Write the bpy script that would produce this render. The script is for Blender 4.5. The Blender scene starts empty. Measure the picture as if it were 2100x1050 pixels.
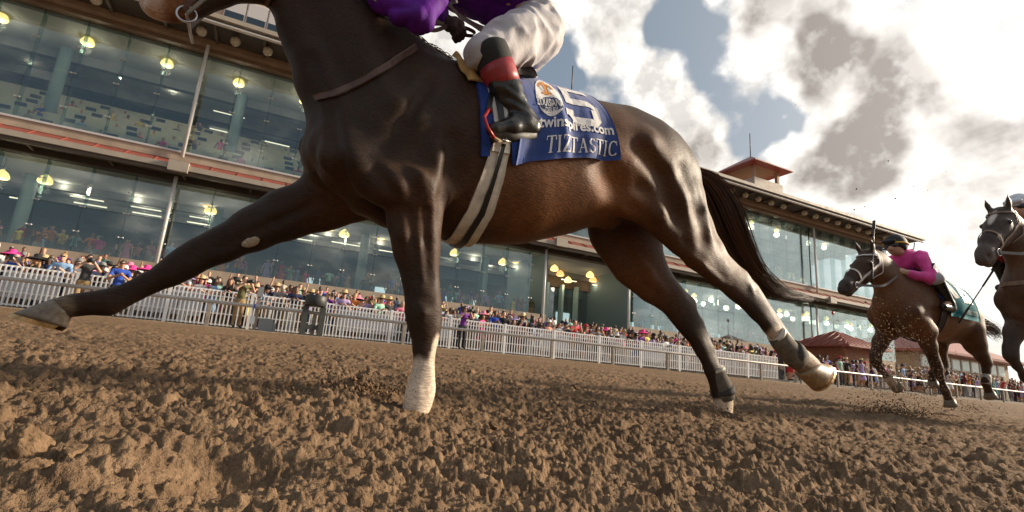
import bpy, bmesh, math, random
import numpy as np
from mathutils import Vector, Matrix

# ------------------------------------------------------------------ camera
SC = bpy.context.scene
COL = SC.collection
CAM_H = 0.271                      # metres above the dirt at the camera
FPX, PPX, PPY = 1053.71, 1050.0, 525.0
RC = np.array([[0.89548972, -0.16378036, -0.41385283],
               [-0.43866034, -0.1673824, -0.88292709],
               [0.07533443, 0.97219295, -0.22173317]])
cam = bpy.data.cameras.new('camera')
cam.sensor_width = 36.0
cam.lens = FPX / 2100.0 * 36.0
cam.clip_start = 0.02
cam.clip_end = 3000.0
cam_ob = bpy.data.objects.new('camera', cam)
COL.objects.link(cam_ob)
m4 = Matrix.Identity(4)
for i in range(3):
    for j in range(3):
        m4[i][j] = float(RC[i, j])
m4[2][3] = CAM_H
cam_ob.matrix_world = m4
SC.camera = cam_ob

# ------------------------------------------------------------------ sun, sky, exposure
SUN_AZ, SUN_EL = math.radians(100.0), math.radians(21.0)      # azimuth from +Y (the grandstand) towards +X
SUN_DIR = Vector((math.sin(SUN_AZ) * math.cos(SUN_EL), math.cos(SUN_AZ) * math.cos(SUN_EL), math.sin(SUN_EL)))
sun = bpy.data.lights.new('sun', 'SUN')
sun.energy = 4.9
sun.angle = math.radians(7.0)
sun.color = (1.0, 0.84, 0.64)
sun_ob = bpy.data.objects.new('sun', sun)
COL.objects.link(sun_ob)
sun_ob.rotation_euler = (-SUN_DIR).to_track_quat('-Z', 'Y').to_euler()

SC.view_settings.view_transform = 'Standard'
SC.view_settings.look = 'None'
SC.view_settings.gamma = 1.0
SC.view_settings.use_curve_mapping = False
SC.view_settings.exposure = 0.72
SC.cycles.use_denoising = True
SC.cycles.max_bounces = 8
SC.cycles.transparent_max_bounces = 24
SC.cycles.sample_clamp_indirect = 8.0

class NT:
    """short-hand for building node trees"""
    def __init__(self, tree):
        self.t = tree
    def n(self, typ, **kw):
        nd = self.t.nodes.new(typ)
        for k, v in kw.items():
            if k.startswith('i_'):
                nd.inputs[k[2:].replace('_', ' ')].default_value = v
            else:
                setattr(nd, k, v)
        return nd
    def l(self, a, b):
        self.t.links.new(a, b)
    def put(self, sock, v):
        if isinstance(v, (int, float)):
            sock.default_value = v
        elif isinstance(v, (tuple, list, Vector)):
            if len(sock.default_value) == 4 and len(v) == 3:
                v = (*v, 1.0)
            sock.default_value = v
        else:
            self.l(v, sock)
    def math(self, op, a, b=0.0, c=0.0, clamp=False):
        nd = self.n('ShaderNodeMath', operation=op, use_clamp=clamp)
        for i, v in enumerate((a, b, c)):
            self.put(nd.inputs[i], v)
        return nd.outputs[0]
    def vm(self, op, a, b=(0, 0, 0), out=0):
        nd = self.n('ShaderNodeVectorMath', operation=op)
        self.put(nd.inputs[0], a)
        self.put(nd.inputs[1], b)
        return nd.outputs[out]
    def mix(self, f, a, b, typ='MIX'):
        nd = self.n('ShaderNodeMix', data_type='RGBA', blend_type=typ)
        self.put(nd.inputs[0], f)
        self.put(nd.inputs[6], a)
        self.put(nd.inputs[7], b)
        return nd.outputs[2]
    def rng(self, v, a, b, c=0.0, d=1.0, smooth=False):
        nd = self.n('ShaderNodeMapRange', interpolation_type='SMOOTHSTEP' if smooth else 'LINEAR')
        self.put(nd.inputs[0], v)
        for i, x in enumerate((a, b, c, d)):
            self.put(nd.inputs[i + 1], x)
        return nd.outputs[0]
    def noise(self, vec, scale, detail=4.0, rough=0.55, dist=0.0, dim='3D', out=0):
        nd = self.n('ShaderNodeTexNoise', noise_dimensions=dim)
        if vec is not None:
            self.l(vec, nd.inputs['Vector'])
        nd.inputs['Scale'].default_value = scale
        nd.inputs['Detail'].default_value = detail
        nd.inputs['Roughness'].default_value = rough
        nd.inputs['Distortion'].default_value = dist
        return nd.outputs[out]

def at(u, v, Y):
    """the point of the plane at distance Y that photograph pixel (u, v) shows"""
    d = RC @ np.array([u - PPX, -(v - PPY), -FPX])
    d = d * (Y / d[1])
    return np.array([d[0], d[1], d[2] + CAM_H])

def px(u, v, Y, half):
    """a length of `half` photograph pixels at that point, in metres"""
    p = at(u, v, Y) - np.array([0, 0, CAM_H])
    dep = float(p @ (RC @ np.array([0, 0, -1.0])))
    return half * dep / FPX

BANK = 0.0524
def gz(y):
    return BANK * y

world = bpy.data.worlds.new('World')
SC.world = world
world.use_nodes = True
wt = NT(world.node_tree)
world.node_tree.nodes.clear()
w_out = wt.n('ShaderNodeOutputWorld')
w_bg = wt.n('ShaderNodeBackground')
w_bg.inputs['Strength'].default_value = 0.1
sky = wt.n('ShaderNodeTexSky', sky_type='NISHITA')
sky.sun_disc = False
sky.sun_elevation = SUN_EL
sky.sun_rotation = SUN_AZ
sky.air_density = 1.0
sky.dust_density = 1.6
sky.ozone_density = 1.5
wt.l(w_bg.outputs[0], w_out.inputs[0])

def sky_dir(u, v):
    d = RC @ np.array([u - PPX, -(v - PPY), -FPX])
    return d / np.linalg.norm(d)

dirv = wt.n('ShaderNodeTexCoord').outputs['Generated']
dirv = wt.vm('NORMALIZE', dirv)
sep = wt.n('ShaderNodeSeparateXYZ')
wt.l(dirv, sep.inputs[0])
dz = sep.outputs[2]
# clouds lie on a high layer: project the view direction on to it
den = wt.math('ADD', wt.math('MAXIMUM', dz, 0.0), 0.22)
cmb = wt.n('ShaderNodeCombineXYZ')
wt.l(wt.math('DIVIDE', sep.outputs[0], den), cmb.inputs[0])
wt.l(wt.math('DIVIDE', sep.outputs[1], den), cmb.inputs[1])
cp = cmb.outputs[0]
cpw = cp
dwarp = wt.vm('ADD', dirv, wt.vm('SCALE', wt.vm('SUBTRACT', wt.noise(dirv, 7.0, 3.0, 0.6, 0.0, '3D', 1), (0.5, 0.5, 0.5))))
dwarp.node.inputs[1].links[0].from_node.inputs['Scale'].default_value = 0.16
dwarp = wt.vm('NORMALIZE', dwarp)

def blobs(lst):
    """clouds standing in given directions: (u, v, angular radius in degrees, weight)"""
    acc = None
    for (u, v, deg, wgt) in lst:
        d = sky_dir(u, v)
        dt = wt.vm('DOT_PRODUCT', dwarp, tuple(float(x) for x in d), out=1)
        c1 = math.cos(math.radians(deg))
        val = wt.math('MULTIPLY', wt.rng(dt, c1, 1.0, 0.0, 1.0, True), wgt)
        acc = val if acc is None else wt.math('ADD', acc, val)
    return acc

fbm = wt.noise(cpw, 1.7, 5.0, 0.62)
fine = wt.noise(dirv, 9.0, 5.0, 0.62)
fine_s = wt.noise(wt.vm('ADD', dirv, tuple(SUN_DIR * 0.035)), 9.0, 4.0, 0.6)
bl = blobs([
    # the white cloud over the rump
    (1200, 30, 7.0, .85), (1300, 95, 7.0, .95), (1420, 200, 7.0, .95), (1480, 280, 4.5, .6), (1330, 330, 7.0, .75), (1460, 370, 6.5, .7),
    # low cloud over the roof
    (1125, 195, 3.6, .85), (1215, 222, 3.2, .7),
    # the large grey cloud
    (1510, 25, 6.0, .9), (1620, 80, 7.5, 1.35), (1740, 170, 7.0, 1.35), (1825, 215, 4.5, .7), (1720, 10, 6.0, .6),
    # the lower grey cloud
    (1635, 318, 4.0, .8), (1735, 335, 5.5, 1.25),
    # bright cloud towards the sun
    (1900, 340, 10.0, .75), (2050, 120, 8.0, .75), (2040, 470, 13.0, .85), (1850, 50, 6.0, .45),
    # white cloud behind the jockey
    (890, 85, 9.0, .9),
])
gap = blobs([(1120, 130, 4.5, 1.0), (1435, 80, 5.0, 1.1), (1530, 190, 5.5, 1.1), (1565, 300, 5.5, 1.0), (1385, 30, 3.5, .8)])
# open sky elsewhere keeps the same broken cover
cover = wt.math('ADD', wt.math('MULTIPLY', fbm, 1.55), wt.math('MULTIPLY', bl, 0.42))
cover = wt.math('SUBTRACT', cover, wt.math('MULTIPLY', gap, 0.42))
cover = wt.math('ADD', cover, wt.math('MULTIPLY', wt.math('SUBTRACT', fine, 0.5), 0.55))
dens = wt.rng(cover, 0.70, 1.06, 0, 1, True)
thick = wt.math('MULTIPLY', wt.rng(cover, 1.12, 1.72, 0, 1, True), wt.rng(wt.math('SUBTRACT', fine, fine_s), -.10, .10, 1.15, .72), clamp=True)
sdot = wt.vm('DOT_PRODUCT', dirv, tuple(SUN_DIR), out=1)
glow = wt.math('POWER', wt.math('MAXIMUM', sdot, 0.0), 4.0)
bright = wt.math('MULTIPLY', wt.math('ADD', 6.6, wt.math('MULTIPLY', glow, 5.0)), wt.rng(wt.math('SUBTRACT', fine, fine_s), -.09, .09, .70, 1.16))
edge = wt.mix(1.0, (1.0, 0.955, 0.89), (1, 1, 1), 'MULTIPLY')
edge_c = wt.vm('SCALE', edge)
wt.l(bright, edge_c.node.inputs['Scale'])
core_c = wt.vm('SCALE', (1.75, 1.55, 1.38))
wt.l(wt.math('ADD', 1.0, wt.math('MULTIPLY', glow, 0.9)), core_c.node.inputs['Scale'])
cloud_c = wt.mix(thick, edge_c, core_c)
blue = wt.mix(0.55, wt.mix(1.0, sky.outputs[0], (0.80, 0.78, 0.74), 'MULTIPLY'), (1.75, 2.15, 2.5))
skyc = wt.mix(dens, blue, cloud_c)
# thin veil low down and around the sun
veil = wt.math('MAXIMUM', wt.rng(dz, 0.0, 0.22, 0.55, 0.0, True), wt.math('MULTIPLY', glow, 0.85), clamp=True)
veil = wt.math('MULTIPLY', veil, wt.math('SUBTRACT', 1.0, wt.math('MULTIPLY', thick, 0.75)))
veil_c = wt.vm('SCALE', (1.0, 0.965, 0.91))
wt.l(wt.math('ADD', 4.6, wt.math('MULTIPLY', glow, 5.0)), veil_c.node.inputs['Scale'])
skyc = wt.mix(veil, skyc, veil_c)
wt.l(skyc, w_bg.inputs['Color'])
world.cycles.sampling_method = 'MANUAL'
world.cycles.sample_map_resolution = 512
# ------------------------------------------------------------------ helpers: materials
MATS = {}
def mat(name, color=(.5, .5, .5), rough=.6, metal=0.0, spec=.5, noise=None, bump=None, emit=None, **kw):
    """procedural principled material; noise=(scale, amount, detail) varies the colour, bump=(scale, strength, dist)"""
    if name in MATS:
        return MATS[name]
    m = bpy.data.materials.new(name)
    m.use_nodes = True
    t = NT(m.node_tree)
    b = m.node_tree.nodes['Principled BSDF']
    b.inputs['Roughness'].default_value = rough
    b.inputs['Metallic'].default_value = metal
    b.inputs['Specular IOR Level'].default_value = spec
    for k, v in kw.items():
        b.inputs[k.replace('_', ' ')].default_value = v
    co = t.n('ShaderNodeTexCoord').outputs['Object']
    c = (*color, 1.0)
    if noise:
        nz = t.noise(co, noise[0], noise[2] if len(noise) > 2 else 4.0, 0.6)
        f = t.rng(nz, 0.3, 0.7, 0, 1)
        lo = tuple(x * (1 - noise[1]) for x in color)
        hi = tuple(min(1, x * (1 + noise[1])) for x in color)
        t.l(t.mix(f, lo, hi), b.inputs['Base Color'])
        t.l(t.rng(nz, 0.3, 0.7, max(0, rough - .08), min(1, rough + .08)), b.inputs['Roughness'])
    else:
        b.inputs['Base Color'].default_value = c
    if bump:
        bn = t.n('ShaderNodeBump')
        bn.inputs['Strength'].default_value = bump[1]
        bn.inputs['Distance'].default_value = bump[2]
        t.l(t.noise(co, bump[0], 5.0, 0.6), bn.inputs['Height'])
        t.l(bn.outputs[0], b.inputs['Normal'])
    if emit:
        b.inputs['Emission Color'].default_value = (*emit[0], 1)
        b.inputs['Emission Strength'].default_value = emit[1]
    MATS[name] = m
    return m

# ------------------------------------------------------------------ helpers: objects
def tag(o, label=None, cat=None, group=None, kind=None):
    if label: o['label'] = label
    if cat: o['category'] = cat
    if group: o['group'] = group
    if kind: o['kind'] = kind
    return o
def empty(name, loc=(0, 0, 0), label=None, cat=None, group=None):
    o = bpy.data.objects.new(name, None)
    o.empty_display_size = 0.1
    COL.objects.link(o)
    o.location = loc
    return tag(o, label, cat, group)
def child(o, parent):
    """parent built in world coordinates keeps its place"""
    o.parent = parent
    o.matrix_parent_inverse = Matrix.Translation(-Vector(parent.location)) if parent.parent is None else Matrix.Identity(4)
    return o
def wlink(name, me, m, parent=None):
    """mesh whose vertices are world coordinates"""
    o = bpy.data.objects.new(name, me)
    if m is not None:
        for x in (m if isinstance(m, (list, tuple)) else [m]):
            me.materials.append(x)
    COL.objects.link(o)
    if parent is not None:
        child(o, parent)
    return o
def pydata(name, v, f, smooth=False):
    me = bpy.data.meshes.new(name)
    me.from_pydata([tuple(map(float, x)) for x in v], [], [tuple(map(int, x)) for x in f])
    if smooth:
        me.polygons.foreach_set('use_smooth', [True] * len(me.polygons))
    me.update()
    return me
def np_mesh(name, v, quads, smooth=True):
    v = np.asarray(v, np.float32)
    q = np.asarray(quads, np.int32)
    n = q.shape[1]
    me = bpy.data.meshes.new(name)
    me.vertices.add(len(v))
    me.vertices.foreach_set('co', v.ravel())
    me.loops.add(q.size)
    me.loops.foreach_set('vertex_index', q.ravel())
    me.polygons.add(len(q))
    me.polygons.foreach_set('loop_start', np.arange(0, q.size, n, dtype=np.int32))
    me.update(calc_edges=True)
    if smooth:
        me.polygons.foreach_set('use_smooth', np.ones(len(q), dtype=bool))
    me.validate()
    return me
class MB:
    """collects boxes, bars, tubes into one mesh"""
    def __init__(self):
        self.v, self.f, self.s = [], [], []
    def add(self, v, f, smooth=False):
        o = len(self.v)
        self.v += [tuple(map(float, p)) for p in v]
        self.f += [tuple(int(i) + o for i in p) for p in f]
        self.s += [smooth] * len(f)
        return self
    def box(self, x0, x1, y0, y1, z0, z1):
        return self.add([(x0, y0, z0), (x1, y0, z0), (x1, y1, z0), (x0, y1, z0), (x0, y0, z1), (x1, y0, z1), (x1, y1, z1), (x0, y1, z1)],
                        [(0, 3, 2, 1), (4, 5, 6, 7), (0, 1, 5, 4), (1, 2, 6, 5), (2, 3, 7, 6), (3, 0, 4, 7)])
    def tube(self, pts, r, n=8, caps=True):
        pts = [np.asarray(p, float) for p in pts]
        rr = r if isinstance(r, (list, tuple, np.ndarray)) else [r] * len(pts)
        vs, fs = [], []
        up = None
        for i, p in enumerate(pts):
            d = pts[min(i + 1, len(pts) - 1)] - pts[max(i - 1, 0)]
            d = d / (np.linalg.norm(d) + 1e-9)
            if up is None:
                up = np.array([0, 0, 1.0]) if abs(d[2]) < .9 else np.array([1.0, 0, 0])
            a = np.cross(d, up); a /= np.linalg.norm(a) + 1e-9
            b = np.cross(a, d)
            up = b
            for k in range(n):
                t = 2 * math.pi * k / n
                vs.append(p + rr[i] * (math.cos(t) * a + math.sin(t) * b))
        for i in range(len(pts) - 1):
            for k in range(n):
                fs.append((i * n + k, i * n + (k + 1) % n, (i + 1) * n + (k + 1) % n, (i + 1) * n + k))
        if caps:
            fs.append(tuple(range(n))[::-1])
            fs.append(tuple(range((len(pts) - 1) * n, len(pts) * n)))
        return self.add(vs, fs, True)
    def ribbon(self, pts, sides, halfw, thick):
        """flat strap: centre points, side vectors (across), normals come from the cross product"""
        pts = [np.asarray(p, float) for p in pts]
        vs, fs = [], []
        for i, p in enumerate(pts):
            d = pts[min(i + 1, len(pts) - 1)] - pts[max(i - 1, 0)]
            d /= np.linalg.norm(d) + 1e-9
            s = np.asarray(sides[i] if isinstance(sides, list) else sides, float)
            s = s - d * (s @ d); s /= np.linalg.norm(s) + 1e-9
            nn = np.cross(d, s)
            hw = halfw[i] if isinstance(halfw, (list, tuple, np.ndarray)) else halfw
            for a, b in ((-1, -1), (1, -1), (1, 1), (-1, 1)):
                vs.append(p + s * hw * a + nn * thick * .5 * b)
        for i in range(len(pts) - 1):
            for k in range(4):
                fs.append((i * 4 + k, i * 4 + (k + 1) % 4, i * 4 + 4 + (k + 1) % 4, i * 4 + 4 + k))
        fs.append((3, 2, 1, 0)); e = (len(pts) - 1) * 4
        fs.append((e, e + 1, e + 2, e + 3))
        return self.add(vs, fs)
    def lathe(self, prof, n=12, c=(0, 0, 0)):
        """profile of (radius, z) turned about Z"""
        vs, fs = [], []
        for r, z in prof:
            for k in range(n):
                t = 2 * math.pi * k / n
                vs.append((c[0] + r * math.cos(t), c[1] + r * math.sin(t), c[2] + z))
        for i in range(len(prof) - 1):
            for k in range(n):
                fs.append((i * n + k, i * n + (k + 1) % n, (i + 1) * n + (k + 1) % n, (i + 1) * n + k))
        return self.add(vs, fs, True)
    def mesh(self, name):
        me = bpy.data.meshes.new(name)
        me.from_pydata(self.v, [], self.f)
        me.polygons.foreach_set('use_smooth', self.s)
        me.update()
        return me
    def build(self, name, m, parent=None):
        return wlink(name, self.mesh(name), m, parent)

# ------------------------------------------------------------------ helpers: organic surfaces (distance field + surface nets)
class Field:
    def __init__(self, lo, hi, h):
        self.lo = np.array(lo, float); self.h = h
        self.n = np.ceil((np.array(hi) - self.lo) / h).astype(int) + 1
        self.F = np.full(self.n, 1.0, np.float32)
        self.ax = [self.lo[i] + h * np.arange(self.n[i]) for i in range(3)]
    def _sub(self, lo, hi):
        a = np.maximum(np.floor((np.asarray(lo) - self.lo) / self.h).astype(int), 0)
        b = np.minimum(np.ceil((np.asarray(hi) - self.lo) / self.h).astype(int) + 1, self.n)
        if np.any(b <= a):
            return None
        sl = tuple(slice(a[i], b[i]) for i in range(3))
        g = [self.ax[i][sl[i]].astype(np.float32) for i in range(3)]
        return sl, g[0][:, None, None], g[1][None, :, None], g[2][None, None, :]
    def comb(self, sl, d, k, op):
        A = self.F[sl]
        if op == 'cut':
            d = -d
            hh = np.maximum(k - np.abs(A - d), 0) / k
            self.F[sl] = np.maximum(A, d) + hh * hh * k * .25
        else:
            hh = np.maximum(k - np.abs(A - d), 0) / k
            self.F[sl] = np.minimum(A, d) - hh * hh * k * .25
    def seg(self, p0, p1, r0, r1, w0=None, w1=None, k=.03, op='add'):
        """tapered capsule; w = radius across (Y) where it differs from r"""
        p0 = np.asarray(p0, float); p1 = np.asarray(p1, float)
        w0 = r0 if w0 is None else w0; w1 = r1 if w1 is None else w1
        m = max(r0, r1, w0, w1) + k + 2 * self.h + .02
        s = self._sub(np.minimum(p0, p1) - m, np.maximum(p0, p1) + m)
        if s is None:
            return self
        sl, X, Y, Z = s
        d = p1 - p0; L = float(d @ d)
        if L < 1e-10:
            t = np.float32(0.0)
        else:
            t = np.clip(((X - p0[0]) * d[0] + (Y - p0[1]) * d[1] + (Z - p0[2]) * d[2]) / L, 0, 1)
        r = r0 + (r1 - r0) * t; w = w0 + (w1 - w0) * t
        qx = X - p0[0] - d[0] * t; qy = Y - p0[1] - d[1] * t; qz = Z - p0[2] - d[2] * t
        dist = (np.sqrt((qx * qx + qz * qz) / (r * r) + qy * qy / (w * w)) - 1.0) * np.minimum(r, w)
        self.comb(sl, dist.astype(np.float32), k, op)
        return self
    def ell(self, c, rad, rot=None, k=.03, op='add'):
        """ellipsoid; rot = 3x3 rows are its axes"""
        c = np.asarray(c, float); rad = np.asarray(rad, float)
        m = rad.max() + k + 2 * self.h + .02
        s = self._sub(c - m, c + m)
        if s is None:
            return self
        sl, X, Y, Z = s
        x, y, z = X - c[0], Y - c[1], Z - c[2]
        if rot is not None:
            R_ = np.asarray(rot, float)
            x, y, z = (R_[0, 0] * x + R_[0, 1] * y + R_[0, 2] * z, R_[1, 0] * x + R_[1, 1] * y + R_[1, 2] * z, R_[2, 0] * x + R_[2, 1] * y + R_[2, 2] * z)
        k0 = np.sqrt((x / rad[0]) ** 2 + (y / rad[1]) ** 2 + (z / rad[2]) ** 2)
        k1 = np.sqrt((x / rad[0] ** 2) ** 2 + (y / rad[1] ** 2) ** 2 + (z / rad[2] ** 2) ** 2) + 1e-6
        self.comb(sl, (k0 * (k0 - 1.0) / k1).astype(np.float32), k, op)
        return self
    def chain(self, pts, k=.03, op='add'):
        """pts: (point, r, w) along a limb"""
        for a, b in zip(pts[:-1], pts[1:]):
            self.seg(a[0], b[0], a[1], b[1], a[2] if len(a) > 2 else None, b[2] if len(b) > 2 else None, k, op)
        return self
    def nets(self):
        F = self.F; n = self.n
        s = F < 0
        cnt = np.zeros(n - 1, np.int8)
        cs = [(i, j, k) for i in (0, 1) for j in (0, 1) for k in (0, 1)]
        for i, j, k in cs:
            cnt += s[i:n[0] - 1 + i, j:n[1] - 1 + j, k:n[2] - 1 + k]
        act = np.argwhere((cnt > 0) & (cnt < 8))
        idx = np.full(n - 1, -1, np.int32)
        idx[act[:, 0], act[:, 1], act[:, 2]] = np.arange(len(act))
        acc = np.zeros((len(act), 3)); num = np.zeros(len(act))
        val = {c: F[act[:, 0] + c[0], act[:, 1] + c[1], act[:, 2] + c[2]] for c in cs}
        for c in cs:
            for a in range(3):
                if c[a] == 0:
                    e = list(c); e[a] = 1; e = tuple(e)
                    v0, v1 = val[c], val[e]
                    cr = (v0 < 0) != (v1 < 0)
                    t = v0 / np.where(cr, v0 - v1, 1)
                    pos = np.array(c, float)[None, :].repeat(len(act), 0)
                    pos[:, a] += t
                    acc[cr] += pos[cr]; num[cr] += 1
        V = self.lo + (act + acc / num[:, None]) * self.h
        Q = []
        for a in range(3):
            b, c = (a + 1) % 3, (a + 2) % 3
            sl0 = [slice(None)] * 3; sl1 = [slice(None)] * 3
            sl0[a] = slice(0, n[a] - 1); sl1[a] = slice(1, n[a])
            for d in (b, c):
                sl0[d] = slice(1, n[d] - 1); sl1[d] = slice(1, n[d] - 1)
            s0, s1 = s[tuple(sl0)], s[tuple(sl1)]
            E_ = np.argwhere(s0 != s1)
            flip = s0[E_[:, 0], E_[:, 1], E_[:, 2]]
            off = np.zeros(3, int); off[b] = 1; off[c] = 1
            base = E_ + off
            def ci(db, dc):
                q = base.copy(); q[:, b] -= db; q[:, c] -= dc
                return idx[q[:, 0], q[:, 1], q[:, 2]]
            q = np.stack([ci(1, 1), ci(0, 1), ci(0, 0), ci(1, 0)], 1)
            q[~flip] = q[~flip][:, ::-1]
            Q.append(q)
        Q = np.concatenate(Q)
        Q = Q[(Q >= 0).all(1)]
        return V, Q
    def mesh(self, name, smooth_iter=1):
        V, Q = self.nets()
        for _ in range(smooth_iter):
            A = np.zeros_like(V); N = np.zeros(len(V))
            for a, b in ((0, 1), (1, 2), (2, 3), (3, 0)):
                np.add.at(A, Q[:, a], V[Q[:, b]]); np.add.at(N, Q[:, a], 1)
                np.add.at(A, Q[:, b], V[Q[:, a]]); np.add.at(N, Q[:, b], 1)
            V = V * .5 + .5 * A / np.maximum(N, 1)[:, None]
        return np_mesh(name, V, Q), V
def paint(me, name, rgb):
    """per-vertex colour attribute (coat markings, not light)"""
    a = me.color_attributes.new(name, 'FLOAT_COLOR', 'POINT')
    c = np.ones((len(rgb), 4), np.float32); c[:, :3] = rgb
    a.data.foreach_set('color', c.ravel())
def vnoise(P, scale, seed=0):
    """cheap smooth value noise on points"""
    rs = np.random.RandomState(seed)
    T = rs.rand(64, 64, 64).astype(np.float32)
    q = np.asarray(P, np.float32) * scale
    i = np.floor(q).astype(int); f = q - i; f = f * f * (3 - 2 * f)
    o = 0
    for a in (0, 1):
        for b in (0, 1):
            for c in (0, 1):
                wgt = (f[:, 0] if a else 1 - f[:, 0]) * (f[:, 1] if b else 1 - f[:, 1]) * (f[:, 2] if c else 1 - f[:, 2])
                o = o + wgt * T[(i[:, 0] + a) % 64, (i[:, 1] + b) % 64, (i[:, 2] + c) % 64]
    return o
def sstep(x, a, b):
    t = np.clip((x - a) / (b - a), 0, 1)
    return t * t * (3 - 2 * t)
# ------------------------------------------------------------------ the dirt track
def gp(u, v):
    """where photograph pixel (u, v) meets the banked dirt"""
    d = RC @ np.array([u - PPX, -(v - PPY), -FPX])
    t = CAM_H / (BANK * d[1] - d[2])
    return d * t + np.array([0, 0, CAM_H])
def dirt_material():
    m = bpy.data.materials.new('track_dirt'); m.use_nodes = True
    t = NT(m.node_tree); b = m.node_tree.nodes['Principled BSDF']
    co = t.n('ShaderNodeTexCoord').outputs['Object']
    big = t.noise(co, .9, 3.0, .6); mid = t.noise(co, 14.0, 4.0, .65); fin = t.noise(co, 160.0, 3.0, .7)
    c = t.mix(t.rng(mid, .3, .7), (.120, .076, .046), (.232, .155, .096))
    c = t.mix(1.0, c, t.mix(t.rng(big, .3, .7), (.82, .80, .78), (1.14, 1.12, 1.08)), 'MULTIPLY')
    c = t.mix(1.0, c, t.mix(t.rng(fin, .3, .7), (.72, .72, .72), (1.25, 1.25, 1.25)), 'MULTIPLY')
    sp_ = t.n('ShaderNodeSeparateXYZ'); t.l(co, sp_.inputs[0])
    verge = t.rng(t.math('ADD', sp_.outputs[1], t.math('MULTIPLY', t.noise(co, 1.6, 3.0, .6), 1.2)), 17.4, 18.9, 0, .75, True)   # dry pale strip along the rail
    c = t.mix(verge, c, t.mix(t.rng(mid, .3, .7), (.22, .165, .115), (.33, .26, .19)))
    t.l(c, b.inputs['Base Color'])
    b.inputs['Roughness'].default_value = .95
    b.inputs['Specular IOR Level'].default_value = .12
    bp = t.n('ShaderNodeBump'); bp.inputs['Strength'].default_value = .9; bp.inputs['Distance'].default_value = .006
    t.l(t.math('ADD', fin, t.math('MULTIPLY', t.noise(co, 55.0, 4.0, .65), 1.6)), bp.inputs['Height'])
    t.l(bp.outputs[0], b.inputs['Normal'])
    return m
DIRT = dirt_material()
def billow(P, s, seed):
    return np.abs(2 * vnoise(P, s, seed) - 1)
def lumps(x, y, cell, seed, prob):
    """round clods of mixed size sitting on a jittered lattice"""
    rs_ = np.random.RandomState(seed); T = rs_.rand(5, 128, 128).astype(np.float32)
    x = x / cell; y = y / cell; i0 = np.floor(x).astype(int); j0 = np.floor(y).astype(int)
    h = np.zeros(len(x), np.float32)
    for di in (-1, 0, 1):
        for dj in (-1, 0, 1):
            a, b = (i0 + di) % 128, (j0 + dj) % 128
            cx = i0 + di + T[0, a, b]; cy = j0 + dj + T[1, a, b]
            r = np.where(T[3, a, b] < prob, .22 + .42 * T[2, a, b] ** 1.6, 0.0)
            asp = .7 + .6 * T[4, a, b]
            q = r * r - ((x - cx) ** 2 * asp + (y - cy) ** 2 / asp)
            h = np.maximum(h, np.sqrt(np.maximum(q, 0)))
    return h * cell
def dirt_height(x, y):
    P = np.stack([x, y, np.zeros_like(x)], 1)
    wv = np.stack([vnoise(P, 5.0, 31) - .5, vnoise(P, 5.0, 32) - .5, np.zeros_like(x)], 1)
    Q = P + wv * .10
    patch = .55 + .9 * vnoise(P, .8, 33)                       # rougher and smoother passages
    h = .050 * (vnoise(P, 1.1, 21) - .5) + .030 * (vnoise(Q, 3.2, 22) - .5)
    c = .030 * (1 - billow(Q, 7.0, 23)) ** 1.0 * vnoise(P, 2.6, 40) + .026 * (.5 - billow(Q, 15.0, 24)) * (.4 + 1.2 * vnoise(P, 5.0, 41)) \
        + .016 * (.5 - billow(Q, 31.0, 25)) + .0095 * (.5 - billow(Q, 63.0, 26)) + .0045 * (vnoise(Q, 130.0, 27) - .5)
    J = np.stack([vnoise(P, 60.0, 51) - .5, vnoise(P, 60.0, 52) - .5], 1) * .016 + np.stack([vnoise(P, 18.0, 53) - .5, vnoise(P, 18.0, 54) - .5], 1) * .03
    lx, ly = x + J[:, 0], y + J[:, 1]
    lump = .5 * lumps(lx, ly, .11, 1, .10) + .62 * lumps(lx, ly, .052, 2, .36) + .85 * lumps(lx, ly, .030, 3, .6) + 1.15 * lumps(lx, ly, .018, 4, .85) + 1.3 * lumps(lx, ly, .0105, 5, .85)
    h = h * .75 + c * patch * .55 + lump * (.55 + .5 * vnoise(P, 1.7, 55))
    return h
MARKS = [((730, 822), .13, .075), ((690, 838), .10, .03), ((1440, 858), .10, .05), ((1385, 862), .08, .035), ((1500, 862), .07, .03), ((1830, 868), .12, .03), ((1900, 872), .10, .02),
         ((300, 985), .07, .035), ((400, 1000), .10, -.055), ((500, 978), .09, -.045), ((560, 955), .06, .02), ((330, 940), .05, .025), ((120, 1010), .04, .02), ((460, 800), .12, .025), ((350, 790), .12, -.02),
         ((620, 770), .2, .02), ((1060, 940), .06, .02), ((1250, 880), .09, .02), ((1300, 1000), .05, -.02), ((2020, 1000), .05, .02), ((1560, 930), .08, -.02)]
def ground_marks(x, y):
    h = np.zeros_like(x)
    for (u, v), r, a in MARKS:
        p = gp(u, v)
        d2 = ((x - p[0]) ** 2 + (y - p[1]) ** 2) / (r * r)
        h += a * np.exp(-d2)
    return h
NA, NRr = 860, 640
azs = np.radians(25.1 + np.linspace(-62, 62, NA)); rads = np.geomspace(.14, 21.5, NRr)
A_, R_g = np.meshgrid(azs, rads)
gx, gy = (np.sin(A_) * R_g).ravel(), (np.cos(A_) * R_g).ravel()
hh = dirt_height(gx, gy)
far_f = 1 - .5 * sstep(R_g.ravel(), 4, 14)
edge_f = 1 - sstep(gy, 18.6, 19.8)
gzv = gz(gy) + (hh * far_f + ground_marks(gx, gy)) * np.minimum(edge_f + .25, 1)
near_keep = np.clip((R_g.ravel() - .14) / .25, 0, 1)
gzv = np.where(R_g.ravel() < .4, gz(gy) + (gzv - gz(gy)) * (.35 + .65 * near_keep), gzv)
I_ = (np.arange(NRr - 1)[:, None] * NA + np.arange(NA - 1)[None, :]).ravel()
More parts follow.
